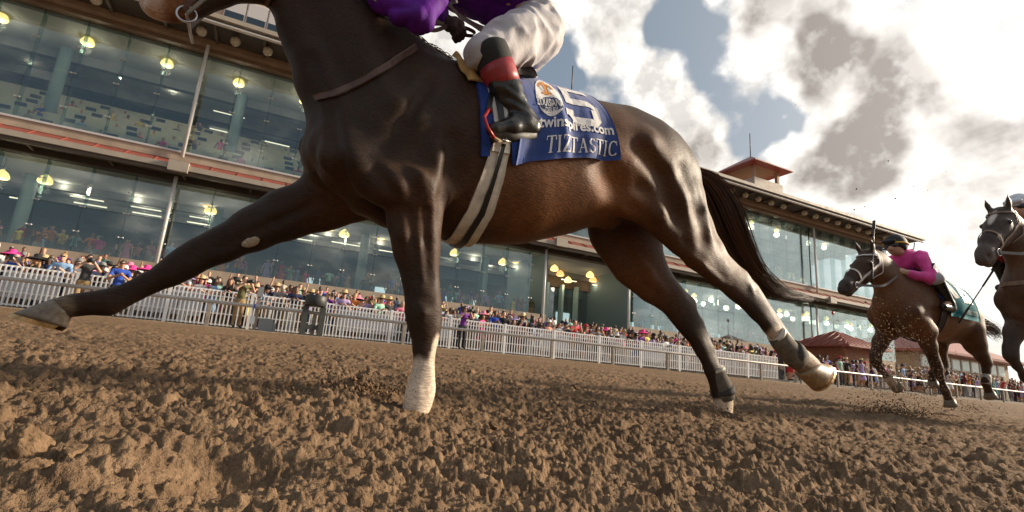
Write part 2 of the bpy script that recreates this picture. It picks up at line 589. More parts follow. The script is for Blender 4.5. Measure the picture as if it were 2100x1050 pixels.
quads = np.stack([I_, I_ + NA, I_ + NA + 1, I_ + 1], 1)
keep = (gy[quads[:, 0]] < 20.1) & (gy[quads[:, 0]] > -3)
dirt_me = np_mesh('dirt_track', np.stack([gx, gy, gzv], 1), quads[keep][:, ::-1])
track = wlink('dirt_track', dirt_me, DIRT)
tag(track, kind='structure')
# the land around, out to the horizon
gv = [(-1500, -900, -.09 - 0), (1500, -900, -.09), (1500, 0, -.09), (-1500, 0, -.09), (1500, 20, gz(20) - .09), (-1500, 20, gz(20) - .09), (1500, 1500, gz(20) - .09), (-1500, 1500, gz(20) - .09)]
tag(wlink('ground', pydata('ground', gv, [(0, 1, 2, 3), (3, 2, 4, 5), (5, 4, 6, 7)]), DIRT), kind='structure')
# harrowed verge of finer, paler dirt along the rail
# larger clods ------------------------------------------------------
CLOD = mat('clod_dirt', (.185, .118, .068), .95, spec=.1, noise=(40, .35), bump=(110, .9, .006))
CLOD_D = mat('clod_dirt_moist', (.115, .07, .04), .95, spec=.1, noise=(40, .35), bump=(110, .9, .006))
def clod(name, u, v, size, seed, label, flat=.75, m=None, group=None):
    rs = np.random.RandomState(seed)
    bm = bmesh.new(); bmesh.ops.create_icosphere(bm, subdivisions=5 if size > .026 else 4, radius=1.0)
    V = np.array([q.co[:] for q in bm.verts])
    r = 1 + .0 * V[:, 0]
    for _ in range(11):                                            # broken facets
        d = rs.normal(size=3); d /= np.linalg.norm(d); cut = rs.uniform(.38, .7)
        s_ = V @ d
        V = V - np.maximum(s_ - cut, 0)[:, None] * d * .92
    V *= (1 + .16 * (vnoise(V + 7 * seed, 2.2, seed) - .5) + .16 * (vnoise(V + 3, 6.0, seed + 1) - .5) + .13 * (vnoise(V, 11.0, seed + 2) - .5) + .09 * (.5 - np.abs(2 * vnoise(V, 21.0, seed + 3) - 1)) + .05 * (vnoise(V, 40.0, seed + 4) - .5))[:, None]
    V *= np.array([1, rs.uniform(.75, 1), flat]) * size
    a = rs.uniform(0, 6.28); V = V @ np.array([[math.cos(a), math.sin(a), 0], [-math.sin(a), math.cos(a), 0], [0, 0, 1]])
    f = [[q.index for q in p.verts] for p in bm.faces]; bm.free()
    me = np_mesh(name, V, f)
    o = wlink(name, me, m or CLOD)
    p = gp(u, v); z0 = gz(p[1]) + float(ground_marks(p[:1], p[1:2])[0])
    o.location = (p[0], p[1], z0 + size * flat * .5)
    return tag(o, label, 'dirt clod', group)
clod('dirt_clod', 68, 946, .042, 3, 'tall flat-topped block of packed dirt upright beside a hoof hole in the track', 1.05)
clod('dirt_clod', 142, 962, .038, 5, 'tilted slab of packed dirt leaning behind a taller flat-topped block', .75)
clod('dirt_clod', 60, 1004, .034, 8, 'broad jagged lump of dirt in front of the flat-topped block', .7)
clod('dirt_clod', 255, 1000, .022, 10, 'thin sharp flake of dirt on the rim of the deep hoof hole', 1.1)
clod('dirt_clod', 1732, 938, .042, 12, 'large dark rounded clod alone on the track below the flying dirt', .62, CLOD_D)
clod('dirt_clod', 1905, 922, .030, 15, 'brown pointed clod next to a small hollow on the open track', .7, CLOD_D)
for i_, (u, v, s_) in enumerate([(585, 800, .035), (610, 985, .016), (1210, 868, .022), (1245, 872, .03), (1305, 890, .03), (1580, 905, .02), (1630, 898, .016), (1995, 1000, .024), (2090, 1010, .025), (1690, 955, .022), (1440, 1012, .016), (880, 985, .018), (1120, 1000, .022), (700, 905, .02),
                              (470, 770, .035), (1010, 880, .02), (1370, 850, .025), (965, 768, .05), (1180, 800, .045), (1640, 868, .025), (1120, 845, .022), (330, 905, .018), (800, 955, .02), (1815, 985, .018)]):
    clod('dirt_clod', u, v, s_, 20 + i_, 'small loose brown clod scattered on the track', .7, CLOD_D if i_ % 3 == 0 else CLOD, 'loose clods on the track')
# ------------------------------------------------------------------ grandstand
YB = 30.0
def zy(k, Y):
    return k * Y + CAM_H
Z_SILL, Z_SOFF, Z_LEDGE, Z_EAVE = zy(.131, YB), zy(.2715, YB), zy(.3267, 29.7), zy(.5181, YB)
X0, X1 = -24.0, 56.2
XREC0, XREC1 = at(1118, 600, YB)[0], at(1289, 620, YB)[0]
CONC = mat('beige_concrete', (.42, .33, .245), .85, noise=(1.6, .18, 6), bump=(30, .2, .01))
FASCIA = mat('beige_fascia', (.36, .31, .25), .6, noise=(2, .1))
REDROOF = mat('red_metal_roof', (.25, .062, .045), .5, noise=(3, .18))
BROWN = mat('brown_steel', (.085, .058, .036), .6, noise=(4, .25))
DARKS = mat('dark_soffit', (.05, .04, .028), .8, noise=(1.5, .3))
WPIPE = mat('white_pipe', (.68, .66, .62), .4, noise=(3, .1))
DARKM = mat('dark_metal', (.03, .03, .03), .5)
TEAL = mat('teal_column', (.16, .24, .26), .6)
INW = mat('inner_wall', (.17, .18, .185), .9, noise=(.6, .3))
INC = mat('inner_ceiling', (.34, .36, .37), .9, noise=(.4, .12))
INF = mat('inner_floor', (.10, .09, .075), .9, noise=(1, .2))
DESK = mat('cream_desk', (.60, .58, .44), .7, noise=(3, .1))
SCREEN = mat('dark_screen', (.012, .02, .035), .25)
def glass_mat(name, tint, refl_lo, refl_hi):
    m = bpy.data.materials.new(name); m.use_nodes = True
    t = NT(m.node_tree); m.node_tree.nodes.clear()
    out = t.n('ShaderNodeOutputMaterial')
    tr = t.n('ShaderNodeBsdfTransparent'); tr.inputs[0].default_value = (*tint, 1)
    gl = t.n('ShaderNodeBsdfGlossy'); gl.inputs['Roughness'].default_value = .015; gl.inputs[0].default_value = (.90, .95, .94, 1)
    co = t.n('ShaderNodeTexCoord').outputs['Object']
    bp = t.n('ShaderNodeBump'); bp.inputs['Strength'].default_value = .02; bp.inputs['Distance'].default_value = .05
    t.l(t.noise(co, .9, 2.0, .5), bp.inputs['Height']); t.l(bp.outputs[0], gl.inputs['Normal'])
    fr = t.n('ShaderNodeFresnel'); fr.inputs['IOR'].default_value = 1.52
    f = t.rng(fr.outputs[0], .04, .6, refl_lo, refl_hi)
    mx = t.n('ShaderNodeMixShader'); t.l(f, mx.inputs[0]); t.l(tr.outputs[0], mx.inputs[1]); t.l(gl.outputs[0], mx.inputs[2])
    t.l(mx.outputs[0], out.inputs[0])
    return m
GLASS = glass_mat('green_glass', (.82, .88, .89), .09, .62)
GLASS_FIN = glass_mat('fin_glass', (.62, .74, .73), .05, .4)
stand = empty('grandstand', (X0, YB, gz(20)), 'long two-storey glass-fronted grandstand with red metal roof bands behind the crowd', 'grandstand')
mb = MB()                                                        # body shell: floors, back wall, end walls
mb.box(X0, X1, YB + 16, YB + 16.3, 1.2, 21 - 4.5)
mb.build('back_wall', INW, stand)
MB().box(X0, X1 + .25, YB + .25, YB + 15.9, Z_EAVE - .15, Z_EAVE + .05).build('upper_ceiling', INC, stand)
MB().box(X0, X1 + .2, YB + .3, YB + 15.9, Z_SOFF + .05, Z_SOFF + .3).build('lower_ceiling', INC, stand)
MB().box(X0, X1, YB + .3, YB + 15.9, Z_SILL - 1.0, Z_SILL - .55).build('lower_floor', INF, stand)
MB().box(X0, X1, YB + .3, YB + 15.9, Z_SOFF + .75, Z_LEDGE - .45).build('upper_floor', INF, stand)
# sill wall, ledge, parapet
mb = MB().box(X0, XREC0, YB - .25, YB + .25, 1.0, Z_SILL).box(XREC1, X1, YB - .25, YB + .25, 1.0, Z_SILL)
mb.build('sill_wall', CONC, stand)
MB().box(XREC0 + .01, XREC1 - .01, YB + .2, YB + 6, 1.0, Z_SILL - .55).build('recess_floor', CONC, stand)
pw = MB().box(X0, X1 + .3, 29.55, YB + .2, zy(.311, 29.6), Z_LEDGE - .1).build('parapet', CONC, stand)
MB().box(X0, X1 + .32, 29.48, YB + .25, Z_LEDGE - .1, Z_LEDGE).build('parapet_cap', mat('pale_cap', (.55, .55, .55), .6), stand)
# red metal canopy strip: standing-seam sheets, each a piece of its own
zc0, zc1 = zy(.3035, 28.6), zy(.3125, 29.6)
sheet_me = pydata('sheet', [(0, 0, 0), (1.18, 0, 0), (1.18, 1.0, zc1 - zc0), (0, 1.0, zc1 - zc0), (0, 0, -.05), (1.18, 0, -.05), (1.18, 1.0, zc1 - zc0 - .05), (0, 1.0, zc1 - zc0 - .05),
                            (1.18, 0, .0), (1.2, 0, .0), (1.2, 1, zc1 - zc0), (1.18, 1, zc1 - zc0), (1.18, 0, .05), (1.2, 0, .05), (1.2, 1, zc1 - zc0 + .05), (1.18, 1, zc1 - zc0 + .05)],
                  [(0, 1, 2, 3), (7, 6, 5, 4), (0, 4, 5, 1), (12, 13, 14, 15), (8, 9, 13, 12), (8, 12, 15, 11), (9, 10, 14, 13)])
sheet_me.materials.append(REDROOF)
canopy = MB().box(X0, X1 + .6, 28.62, 29.55, zc0 - .18, zc0 - .10).build('canopy', FASCIA, stand)
nsh = int((X1 + .6 - X0) / 1.2)
for i in range(nsh):
    o = bpy.data.objects.new('roof_sheet', sheet_me); COL.objects.link(o); o.location = (X0 + i * 1.2, 28.62, zc0 - .03); child(o, canopy)
gut = MB().box(X0, X1 + .6, 28.45, 28.60, zy(.2955, 28.5), zy(.3045, 28.5)).build('gutter', FASCIA, stand)
MB().box(X0, X1 + .5, 28.55, 28.75, zy(.288, 28.6), zy(.2945, 28.6)).build('canopy_beam', BROWN, stand)
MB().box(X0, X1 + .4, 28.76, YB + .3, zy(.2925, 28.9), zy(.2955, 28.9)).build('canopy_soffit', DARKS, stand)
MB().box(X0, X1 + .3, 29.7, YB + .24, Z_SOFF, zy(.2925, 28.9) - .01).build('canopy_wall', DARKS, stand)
br = MB().box(-.05, .05, -.62, .62, -.18, 0); bme = br.mesh('bracket'); bme.materials.append(BROWN)
for i in range(int((X1 - X0) / 3)):
    o = bpy.data.objects.new('canopy_bracket', bme); COL.objects.link(o); o.location = (X0 + 1.3 + 3 * i, 29.4, zy(.2925, 28.9) - .005); child(o, stand)
# eave
MB().box(X0, X1 + .4, YB - .35, YB + .22, Z_EAVE, Z_EAVE + .28).build('eave_beam', mat('eave_brown', (.16, .105, .065), .6, noise=(2, .2)), stand)
MB().box(X0, X1 + .4, YB - .75, YB - .36, Z_EAVE + .20, Z_EAVE + .50).build('eave_beam', mat('eave_tan', (.24, .17, .11), .6, noise=(2, .2)), stand)
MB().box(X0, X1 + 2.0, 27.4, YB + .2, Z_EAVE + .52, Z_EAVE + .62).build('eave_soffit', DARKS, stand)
MB().box(X0, X1 + 2.1, 27.15, 27.38, Z_EAVE + .34, Z_EAVE + .42).build('eave_pipe', WPIPE, stand)
MB().box(X0, X1 + 2.15, 27.05, 27.4, Z_EAVE + .56, Z_EAVE + .80).build('eave_gutter', FASCIA, stand)
rf = pydata('roof', [(X0, 27.2, Z_EAVE + .81), (X1 + 2.1, 27.2, Z_EAVE + .81), (X1 - 6, 37, Z_EAVE + 3.2), (X0, 37, Z_EAVE + 3.2), (X1 + 2.1, 47, Z_EAVE + .93), (X0, 47, Z_EAVE + .93)], [(0, 1, 2, 3), (3, 2, 4, 5), (1, 4, 2)])
wlink('roof', rf, REDROOF, stand)
rw = MB().box(-.06, .06, 0, 1.9, -.16, 0); rme = rw.mesh('rafter'); rme.materials.append(BROWN)
for i in range(int((X1 - X0) / 2.3)):
    o = bpy.data.objects.new('rafter', rme); COL.objects.link(o); o.location = (X0 + 1 + 2.3 * i, 27.42, Z_EAVE + .515); child(o, stand)
# globe floodlights under the eave
gm = MB().lathe([(0.0, -.26), (.14, -.22), (.22, -.12), (.25, 0), (.22, .12), (.12, .2), (.06, .24), (.06, .34)], 14); gme = gm.mesh('globe'); gme.materials.append(mat('globe_lens', (.42, .36, .26), .25, noise=(9, .4)))
i = 0
xg = at(415, 65, 28.4)[0]
while xg < X1 + 1:
    o = bpy.data.objects.new('globe_light', gme); COL.objects.link(o); o.location = (xg, 28.2, Z_EAVE + .24); child(o, stand)
    xg += 1.55; i += 1
    if i % 7 == 6: xg += 1.2
xg = at(200, 2, 28.4)[0]
o = bpy.data.objects.new('globe_light', gme); COL.objects.link(o); o.location = (xg, 28.2, Z_EAVE + .24); child(o, stand)
# panes ------------------------------------------------------------
PW = 1.72
pane_cache = {}
def pane(x, z0, z1, w=PW, y=YB):
    k = (round(w, 2), round(z1 - z0, 2))
    if k not in pane_cache:
        me = MB().box(.008, w - .008, 0, .02, .008, z1 - z0 - .008).mesh('glass_pane'); me.materials.append(GLASS); pane_cache[k] = me
    o = bpy.data.objects.new('glass_pane', pane_cache[k]); COL.objects.link(o); o.location = (x, y, z0); child(o, stand)
sp = MB()
for sx in (-.09, .09):
    sp.lathe([(0, -.02), (.045, -.02), (.045, .02), (0, .02)], 8)
    sp.v[-32:] = [(x + sx, z - .02, y) for x, y, z in sp.v[-32:]]
sp.box(-.09, .09, -.03, .05, -.015, .015)
spm = sp.mesh('spider_fitting'); spm.materials.append(mat('fitting_steel', (.62, .64, .64), .35, .4))
fin_me = {}
def fin(x, z0, z1, y=YB + .06, d=.42):
    k = round(z1 - z0, 2)
    if k not in fin_me:
        me = MB().box(-.012, .012, 0, d, 0, z1 - z0).mesh('glass_fin'); me.materials.append(GLASS_FIN); fin_me[k] = me
    o = bpy.data.objects.new('glass_fin', fin_me[k]); COL.objects.link(o); o.location = (x, y, z0); child(o, stand)
def fitting(x, z, y=YB - .02):
    o = bpy.data.objects.new('spider_fitting', spm); COL.objects.link(o); o.location = (x, y, z); child(o, stand)
zu = [Z_LEDGE, Z_LEDGE + 2.9, Z_EAVE]; zl = [Z_SILL, Z_SILL + 2.2, Z_SOFF]
xs = np.arange(X0, X1 - .5, PW)
for x in xs:
    for a, b in zip(zu[:-1], zu[1:]):
        pane(x, a, b)
    if not (XREC0 - PW * .9 < x < XREC1):
        for a, b in zip(zl[:-1], zl[1:]):
            pane(x, a, b)
    fin(x, zu[0], zu[2])
    for z in (zu[1], zu[0] + 1.1, zu[1] + 1.4):
        if x < 30: fitting(x, z)
    if not (XREC0 - .2 < x < XREC1 - .2):
        fin(x, zl[0], zl[2])
        for z in (zl[1], zl[0] + 1.0, zl[1] + 1.05):
            if x < 30: fitting(x, z)
# recessed entrance: splayed back glazing with fins, dark portal
pw_ = XREC1 - XREC0
MB().box(XREC0 - .12, XREC0 + .05, YB - .1, YB + 6, 1.0, Z_SOFF).build('recess_wall', TEAL, stand)
MB().box(XREC1 - .05, XREC1 + .12, YB - .1, YB + 6, 1.0, Z_SOFF).build('recess_wall', TEAL, stand)
nrec = 5
for i in range(nrec):
    xa = XREC0 + .1 + i * (pw_ - .2) / nrec
    pane(xa, Z_SILL - .5, Z_SOFF - 1.2, (pw_ - .2) / nrec, YB + 5.2)
    MB().box(xa - .10, xa + .10, YB + 4.6, YB + 5.1, Z_SILL - .55, Z_SOFF - 1.0).build('portal_fin', mat('pale_green_glass', (.36, .52, .50), .2, spec=.6), stand)
MB().box(XREC0 + .06, XREC1 - .06, YB + 5.0, YB + 5.4, Z_SOFF - 1.2, Z_SOFF).build('portal_head', BROWN, stand)
# columns inside
for z0, z1, ys in ((Z_SILL - .5, Z_SOFF, YB + 4.0), (Z_LEDGE - .4, Z_EAVE - .1, YB + 3.6)):
    for xc in np.arange(X0 + 3.4, X1 - 1, 8.6):
        if z0 < 6 and XREC0 - 1 < xc < XREC1 + 1: continue
        mb = MB().lathe([(.3, z0), (.3, z1)], 12, (xc, ys, 0)); mb.build('column', TEAL, stand)
# ceiling beams
for yb_ in (YB + 4.0, YB + 7.5):
    MB().box(X0, X1, yb_ - .2, yb_ + .2, Z_EAVE - .7, Z_EAVE - .16).build('ceiling_beam', INW, stand)
    MB().box(X0, X1, yb_ + .6, yb_ + 1.0, Z_SOFF - .35, Z_SOFF + .04).build('ceiling_beam', INW, stand)
# rear windows of the lower hall, daylight outside put in as emission
RW = mat('rear_window', (.8, .85, .85), .5, emit=((.75, .92, .92), .55))
for xa in np.arange(at(620, 560, 44)[0], X1 - 2, 3.1):
    if xa % 5 < 1.2: continue
    MB().box(xa, xa + 1.6, YB + 15.85, YB + 15.95, Z_SILL + 1.0, Z_SILL + 2.6).build('rear_window', RW, stand)
# far-end windows of the upper hall, sky brightness put in as emission
MB().box(X1 - 7.5, X1 - 1.0, YB + 15.85, YB + 15.95, Z_LEDGE + .5, Z_LEDGE + 3.2).build('rear_window', RW, stand)
MB().box(X1 + .01, X1 + .2, YB + 8, YB + 16, 1.0, Z_EAVE).build('end_wall', CONC, stand)
MB().box(X0 - .3, X0 - .01, YB - .2, YB + 16, 1.0, Z_EAVE).build('end_wall', CONC, stand)
# tiers of desks on the upper floor
for r in range(7):
    y0, z0 = YB + .9 + r * 1.12, Z_LEDGE - .45 + r * .70
    MB().box(X0, X1 - 8, y0, y0 + 1.115, z0 - .70, z0).build('tier', INF, stand)
    MB().box(X0, X1 - 8, y0 + .02, y0 + .10, z0 + .002, z0 + .82).build('desk_front', DESK, stand)
    MB().box(X0, X1 - 8, y0 + .11, y0 + .45, z0 + .76, z0 + .81).build('desk_top', DESK, stand)
mon = MB().box(-.24, .24, -.03, .03, .06, .30).box(-.05, .05, -.025, .025, 0, .06)
monm = mon.mesh('monitor_mesh'); monm.materials.append(SCREEN)
rs = random.Random(3)
for r in range(6):
    y0, z0 = YB + .9 + r * 1.12, Z_LEDGE - .45 + r * .70
    x = -16.5 + rs.uniform(0, 1)
    while x < 9:
        o = bpy.data.objects.new('monitor', monm); COL.objects.link(o); o.location = (x, y0 + .28, z0 + .812)
        nth = ('lowest', 'second', 'third', 'fourth', 'fifth', 'sixth')[r]
        tag(o, 'small dark monitor on the %s cream desk tier behind the upper glass' % nth, 'monitor', 'monitors on the %s desk tier' % nth)
        x += 2.6 + rs.uniform(-.3, .3)
# downpipes
def pipe(u0, v0, u1, v1, Y=29.35, dark=False):
    a, b = at(u0, v0, Y), at(u1, v1, Y); xm = (a[0] + b[0]) / 2
    z0, z1 = sorted((a[2], b[2]))
    MB().tube([(xm, Y, z0), (xm, Y, z1)], .085, 10).build('downpipe', WPIPE, stand)
    if dark:
        MB().tube([(xm - .35, Y + .3, z0), (xm - .35, Y + .3, z1)], .05, 8).build('riser_pipe', DARKM, stand)
pipe(436, 62, 372, 322); pipe(360, 362, 322, 540); pipe(1121, 512, 1111, 668); pipe(1291, 556, 1288, 676); pipe(1669, 468, 1677, 618, dark=True); pipe(1678, 628, 1677, 745, dark=True)
pipe(1123, 470, 1122, 483)
for u, v in ((366, 341), (1152, 498), (1708, 616)):
    p = at(u, v, 28.4); MB().box(p[0] - .42, p[0] + .42, 28.3, 28.7, p[2] - .26, p[2] + .26).build('rain_head', FASCIA, stand)
# support frame under the eave corner
fr_ = MB(); c = np.array([X1 + 1.0, 28.6, Z_EAVE + .3])
fr_.tube([c + [-1.2, 1.2, -.6], c + [-.3, .2, -.75], c + [.7, -.6, -.55], c + [.75, -.7, .1]], .06, 8).build('eave_bracket', BROWN, stand)
# upper storey at the left with its windows
xp0, xp1 = at(437, 40, 30.8)[0], at(700, 100, 30.8)[0]
pz0, pz1 = Z_EAVE + .9, Z_EAVE + 5.2
ph = MB().box(xp0, xp1, 30.8, 38, pz0, pz1).build('upper_storey', mat('tan_wall', (.46, .35, .25), .8, noise=(1, .1)), stand)
wz0, wz1 = at(520, 78, 30.7)[2] + .25, at(520, 48, 30.7)[2] + 1.25
wx = at(455, 40, 30.7)[0]
for i in range(6):
    wf = MB().box(wx + i * 1.12, wx + i * 1.12 + 1.08, 30.70, 30.79, wz0, wz1).build('window_frame', WPIPE, ph)
    MB().box(wx + i * 1.12 + .06, wx + i * 1.12 + 1.02, 30.66, 30.69, wz0 + .06, wz0 + .95).build('pane', mat('dark_window', (.03, .05, .07), .1), ph)
    if i < 4: MB().box(wx + i * 1.12 + .06, wx + i * 1.12 + 1.02, 30.66, 30.69, wz0 + .96, wz1 - .06).build('blind', mat('window_blind', (.5, .5, .5), .7), ph)
bal = MB()
xb0 = at(392, 20, 30.0)[0]
for i in range(14): bal.box(xb0 - .8 + i * .17, xb0 - .76 + i * .17, 30.3, 30.34, pz0, pz0 + 1.1)
bal.box(xb0 - .85, xb0 + 1.6, 30.29, 30.35, pz0 + 1.1, pz0 + 1.18).box(xb0 - .85, xb0 + 1.6, 30.29, 30.35, pz0 - .02, pz0 + .06)
bal.build('roof_railing', WPIPE, stand)
# cupolas
def cupola(u_c, v_base, Y=35.0, half=2.05, label=''):
    c = at(u_c, v_base, Y); x, z = c[0], c[2]
    o = empty('roof_cupola', (x, Y, z), label, 'cupola')
    MB().box(x - half, x + half, Y - half, Y + half, z - 1.6, z).build('base', FASCIA, o)
    for sx in (-1, 1):
        for sy in (-1, 1):
            MB().box(x + sx * (half - .35) - .16, x + sx * (half - .35) + .16, Y + sy * (half - .35) - .16, Y + sy * (half - .35) + .16, z + .005, z + 1.35).build('post', mat('cupola_tan', (.34, .22, .13), .7), o)
    e = half + .75; h0, h1 = z + 1.5, z + 3.4
    MB().box(x - half + .1, x + half - .1, Y - half + .1, Y + half - .1, z + 1.352, z + 1.56).build('beam', MATS['cupola_tan'], o)
    rfm = pydata('roof', [(x - e, Y - e, h0), (x + e, Y - e, h0), (x + e, Y + e, h0), (x - e, Y + e, h0), (x, Y, h1), (x - e, Y - e, h0 - .12), (x + e, Y - e, h0 - .12), (x + e, Y + e, h0 - .12), (x - e, Y + e, h0 - .12)],
                  [(0, 1, 4), (1, 2, 4), (2, 3, 4), (3, 0, 4), (8, 7, 6, 5), (0, 5, 6, 1), (1, 6, 7, 2), (2, 7, 8, 3), (3, 8, 5, 0)])
    ro = wlink('roof', rfm, REDROOF, o)
    MB().tube([(x, Y, h1 - .05), (x, Y, h1 + 2.6)], .05, 6).build('lightning_rod', DARKM, o)
cupola(1541, 383, label='open red-roofed cupola whole against the sky on the stand roof')
cupola(1168, 262, label='red-roofed cupola peeping over the blue saddle cloth, mostly hidden')
# pendant lamps and light strips -----------------------------------
LAMP = mat('lamp_glow_yellow', (.9, .8, .4), .5, emit=((1.0, .72, .24), 1.0))
LAMP2 = mat('lamp_glow_amber', (.9, .6, .3), .5, emit=((1.0, .46, .15), .85))
lm = MB().lathe([(.03, .34), (.08, .31), (.24, .18), (.33, .02), (.34, -.10), (.28, -.17), (0.0, -.19)], 14)
lme = [lm.mesh('shade'), lm.mesh('shade')]
lme[0].materials.append(LAMP); lme[1].materials.append(LAMP2)
cap = MB().lathe([(0, .46), (.07, .45), (.09, .34), (.0, .34)], 10).mesh('cap'); cap.materials.append(mat('lamp_cap', (.25, .33, .33), .4))
def lamp(u, v, dy, s=1.0, kind=0):
    Y = YB + dy; p = at(u, v, Y); up = p[2] > Z_LEDGE
    fl_, col_, dp_ = ('upper' if up else 'lower'), ('amber' if kind else 'yellow'), ('close behind the glass' if dy < 2.2 else ('half way back' if dy < 5 else 'deep inside'))
    o = empty('pendant_lamp', tuple(p), '%s glowing pendant lamp hanging %s on the %s floor of the stand' % (col_, dp_, fl_), 'lamp', '%s pendant lamps %s, %s floor' % (col_, dp_, fl_))
    for nm, me in (('shade', lme[kind]), ('cap', cap)):
        c = bpy.data.objects.new(nm, me); COL.objects.link(c); c.parent = o; c.scale = (s, s, s)
    zt = (Z_EAVE - .14) if up else Z_SOFF + .06
    li = bpy.data.lights.new('bulb', 'POINT'); li.energy = 40.0 if up else (8.0 if XREC0 < p[0] < XREC1 else 30.0); li.color = (1.0, .80, .55); li.shadow_soft_size = .25
    lo = bpy.data.objects.new('bulb', li); COL.objects.link(lo); lo.parent = o; lo.location = (0, 0, -.45)
    cd = MB().tube([(0, 0, .45 * s), (0, 0, max(.5, zt - p[2]))], .012, 5); cm_ = cd.mesh('cord'); cm_.materials.append(DARKM)
    c = bpy.data.objects.new('cord', cm_); COL.objects.link(c); c.parent = o
for u, v, dy, k in [(2, 36, 1.6, 0), (180, 86, 1.6, 0), (343, 130, 1.6, 0), (490, 170, 1.6, 0), (625, 207, 1.6, 0), (70, 110, 6.5, 1), (94, 104, 6.0, 1), (213, 143, 6.5, 1), (350, 178, 6.5, 1), (358, 172, 5.5, 0),
                    (1541, 456, 1.6, 0), (1593, 472, 1.8, 0), (1524, 478, 6.5, 1), (1607, 500, 6.5, 1), (1623, 503, 6.5, 0), (1690, 499, 2.5, 1), (1735, 512, 4.0, 1),
                    (3, 360, 1.6, 0), (93, 370, 1.6, 0), (134, 366, 4.5, 1), (162, 389, 7.0, 0), (286, 395, 4.5, 1), (300, 412, 6.5, 1), (432, 432, 1.6, 0), (428, 420, 4.0, 1), (419, 434, 6.5, 0),
                    (645, 473, 7.0, 0), (675, 467, 4.5, 1), (706, 480, 1.6, 0), (745, 490, 7.0, 0), (782, 486, 4.5, 1), (921, 521, 6.5, 0), (932, 519, 1.6, 0), (973, 519, 4.5, 1), (1005, 537, 7, 0), (1031, 538, 1.6, 0), (1059, 536, 4.5, 1), (1080, 549, 6.5, 0), (1097, 553, 3, 1),
                    (1137, 551, 2.5, 0), (1149, 562, 4.0, 1), (1210, 564, 2.5, 0), (1216, 574, 4.2, 1), (1265, 573, 4.2, 1), (1278, 583, 2.0, 0), (1406, 597, 1.6, 0), (1424, 606, 1.6, 0), (1442, 613, 5.5, 1), (1460, 605, 4.0, 0), (1490, 622, 5.5, 1), (1515, 618, 1.6, 0),
                    (1599, 637, 1.6, 0), (1613, 636, 4.5, 1), (1626, 645, 6.5, 0), (1648, 645, 4.5, 1), (1656, 643, 2.5, 0), (1664, 652, 6.5, 0), (1695, 653, 2, 0), (1738, 660, 2, 0), (1745, 666, 4, 1), (1785, 668, 2.5, 0), (1165, 575, 6, 0), (1230, 585, 6, 1)]:
    if 20 < XREC0 * 0 + u and (1118 < u < 1289) and v > 540 and dy > 4.4: dy = 4.2
    lamp(u, v, dy, (.82 if dy > 5 else .92) * (.72 if u > 1300 else 1.0), k)
STRIP = mat('strip_light', (.9, .9, .8), .5, emit=((1.0, .88, .62), .9))
def strip(u0, v0, u1, v1, dy, label):
    a, b = at(u0, v0, YB + dy), at(u1, v1, YB + dy); z = (a[2] + b[2]) / 2
    o = MB().box(a[0], b[0], YB + dy - .06, YB + dy + .06, z - .05, z).build('strip_light', STRIP)
    tag(o, label, 'strip light', 'ceiling strips of the ' + ('upper' if z > Z_LEDGE else 'lower') + ' floor')
sl_u, sl_l = 'thin glowing ceiling strip light inside the upper floor of the stand', 'thin glowing ceiling strip light inside the lower floor of the stand'
for q in [(443, 203, 510, 219, 5), (438, 226, 502, 241, 7), (430, 263, 487, 275, 10), (569, 235, 630, 249, 5), (543, 289, 594, 300, 9)]: strip(*q, sl_u)
for q in [(144, 401, 213, 412, 6), (152, 414, 219, 425, 4.5), (267, 422, 331, 432, 6), (272, 434, 331, 444, 4.5), (389, 443, 447, 452, 6), (384, 454, 441, 463, 4.5), (20, 404, 60, 409, 4.5), (590, 485, 640, 494, 5), (680, 495, 745, 505, 5.5), (777, 512, 815, 518, 5), (1152, 572, 1182, 577, 4), (1215, 583, 1243, 588, 4)]: strip(*q, sl_l)
# ------------------------------------------------------------------ apron, fence, rail, huts
ZF = gz(20.0)
PAVE = mat('apron_paving', (.30, .27, .23), .9, noise=(1.2, .2), bump=(20, .3, .01))
STEPS = [(20.15, 22.6, ZF + .02), (22.6, 24.5, ZF + .34), (24.5, 26.4, ZF + .66), (26.4, 28.1, ZF + .98), (28.1, 29.74, ZF + 1.30)]
for y0, y1, z in STEPS:
    o = MB().box(-26, 75, y0, y1 - .003, ZF - .5, z).build('pavement', PAVE); tag(o, kind='structure')
o = MB().box(75.01, 260, 20.15, 60, ZF - .5, ZF + .02).build('pavement', PAVE); tag(o, kind='structure')
def step_z(y):
    for y0, y1, z in STEPS:
        if y0 <= y < y1: return z
    return gz(y) if y < 20.15 else STEPS[-1][2]
WHITE = mat('white_vinyl', (.74, .74, .74), .45, noise=(2, .06))
RAILM = mat('rail_metal', (.44, .40, .36), .45, .15, noise=(2.5, .2))
POSTM = mat('post_wood', (.25, .215, .18), .7, noise=(6, .3))
FY, FX0, FX1 = 20.0, -10.2, 26.3
fence = empty('picket_fence', (FX0, FY, ZF), 'long white picket fence holding back the crowd beside the track', 'fence')
pk = MB().box(-.019, .019, -.012, .012, .03, 1.20); pkm = pk.mesh('picket'); pkm.materials.append(WHITE)
NP, PL = 15, 2.44
for i in range(NP):
    xa = FX0 + i * PL
    fr_ = MB()
    for z, t in ((.07, .05), (.44, .045), (.86, .04), (1.02, .04), (1.195, .055)):
        fr_.box(xa + .05, xa + PL - .05, FY - .022, FY + .022, ZF + z - t / 2, ZF + z + t / 2)
    fr_.box(xa - .05, xa + .05, FY - .05, FY + .05, ZF - .05, ZF + 1.26)
    po = fr_.build('fence_panel', WHITE, fence)
    for j in range(1, 20):
        p = bpy.data.objects.new('picket', pkm); COL.objects.link(p); p.location = (xa + j * PL / 20, FY - .036, ZF); p.parent = po
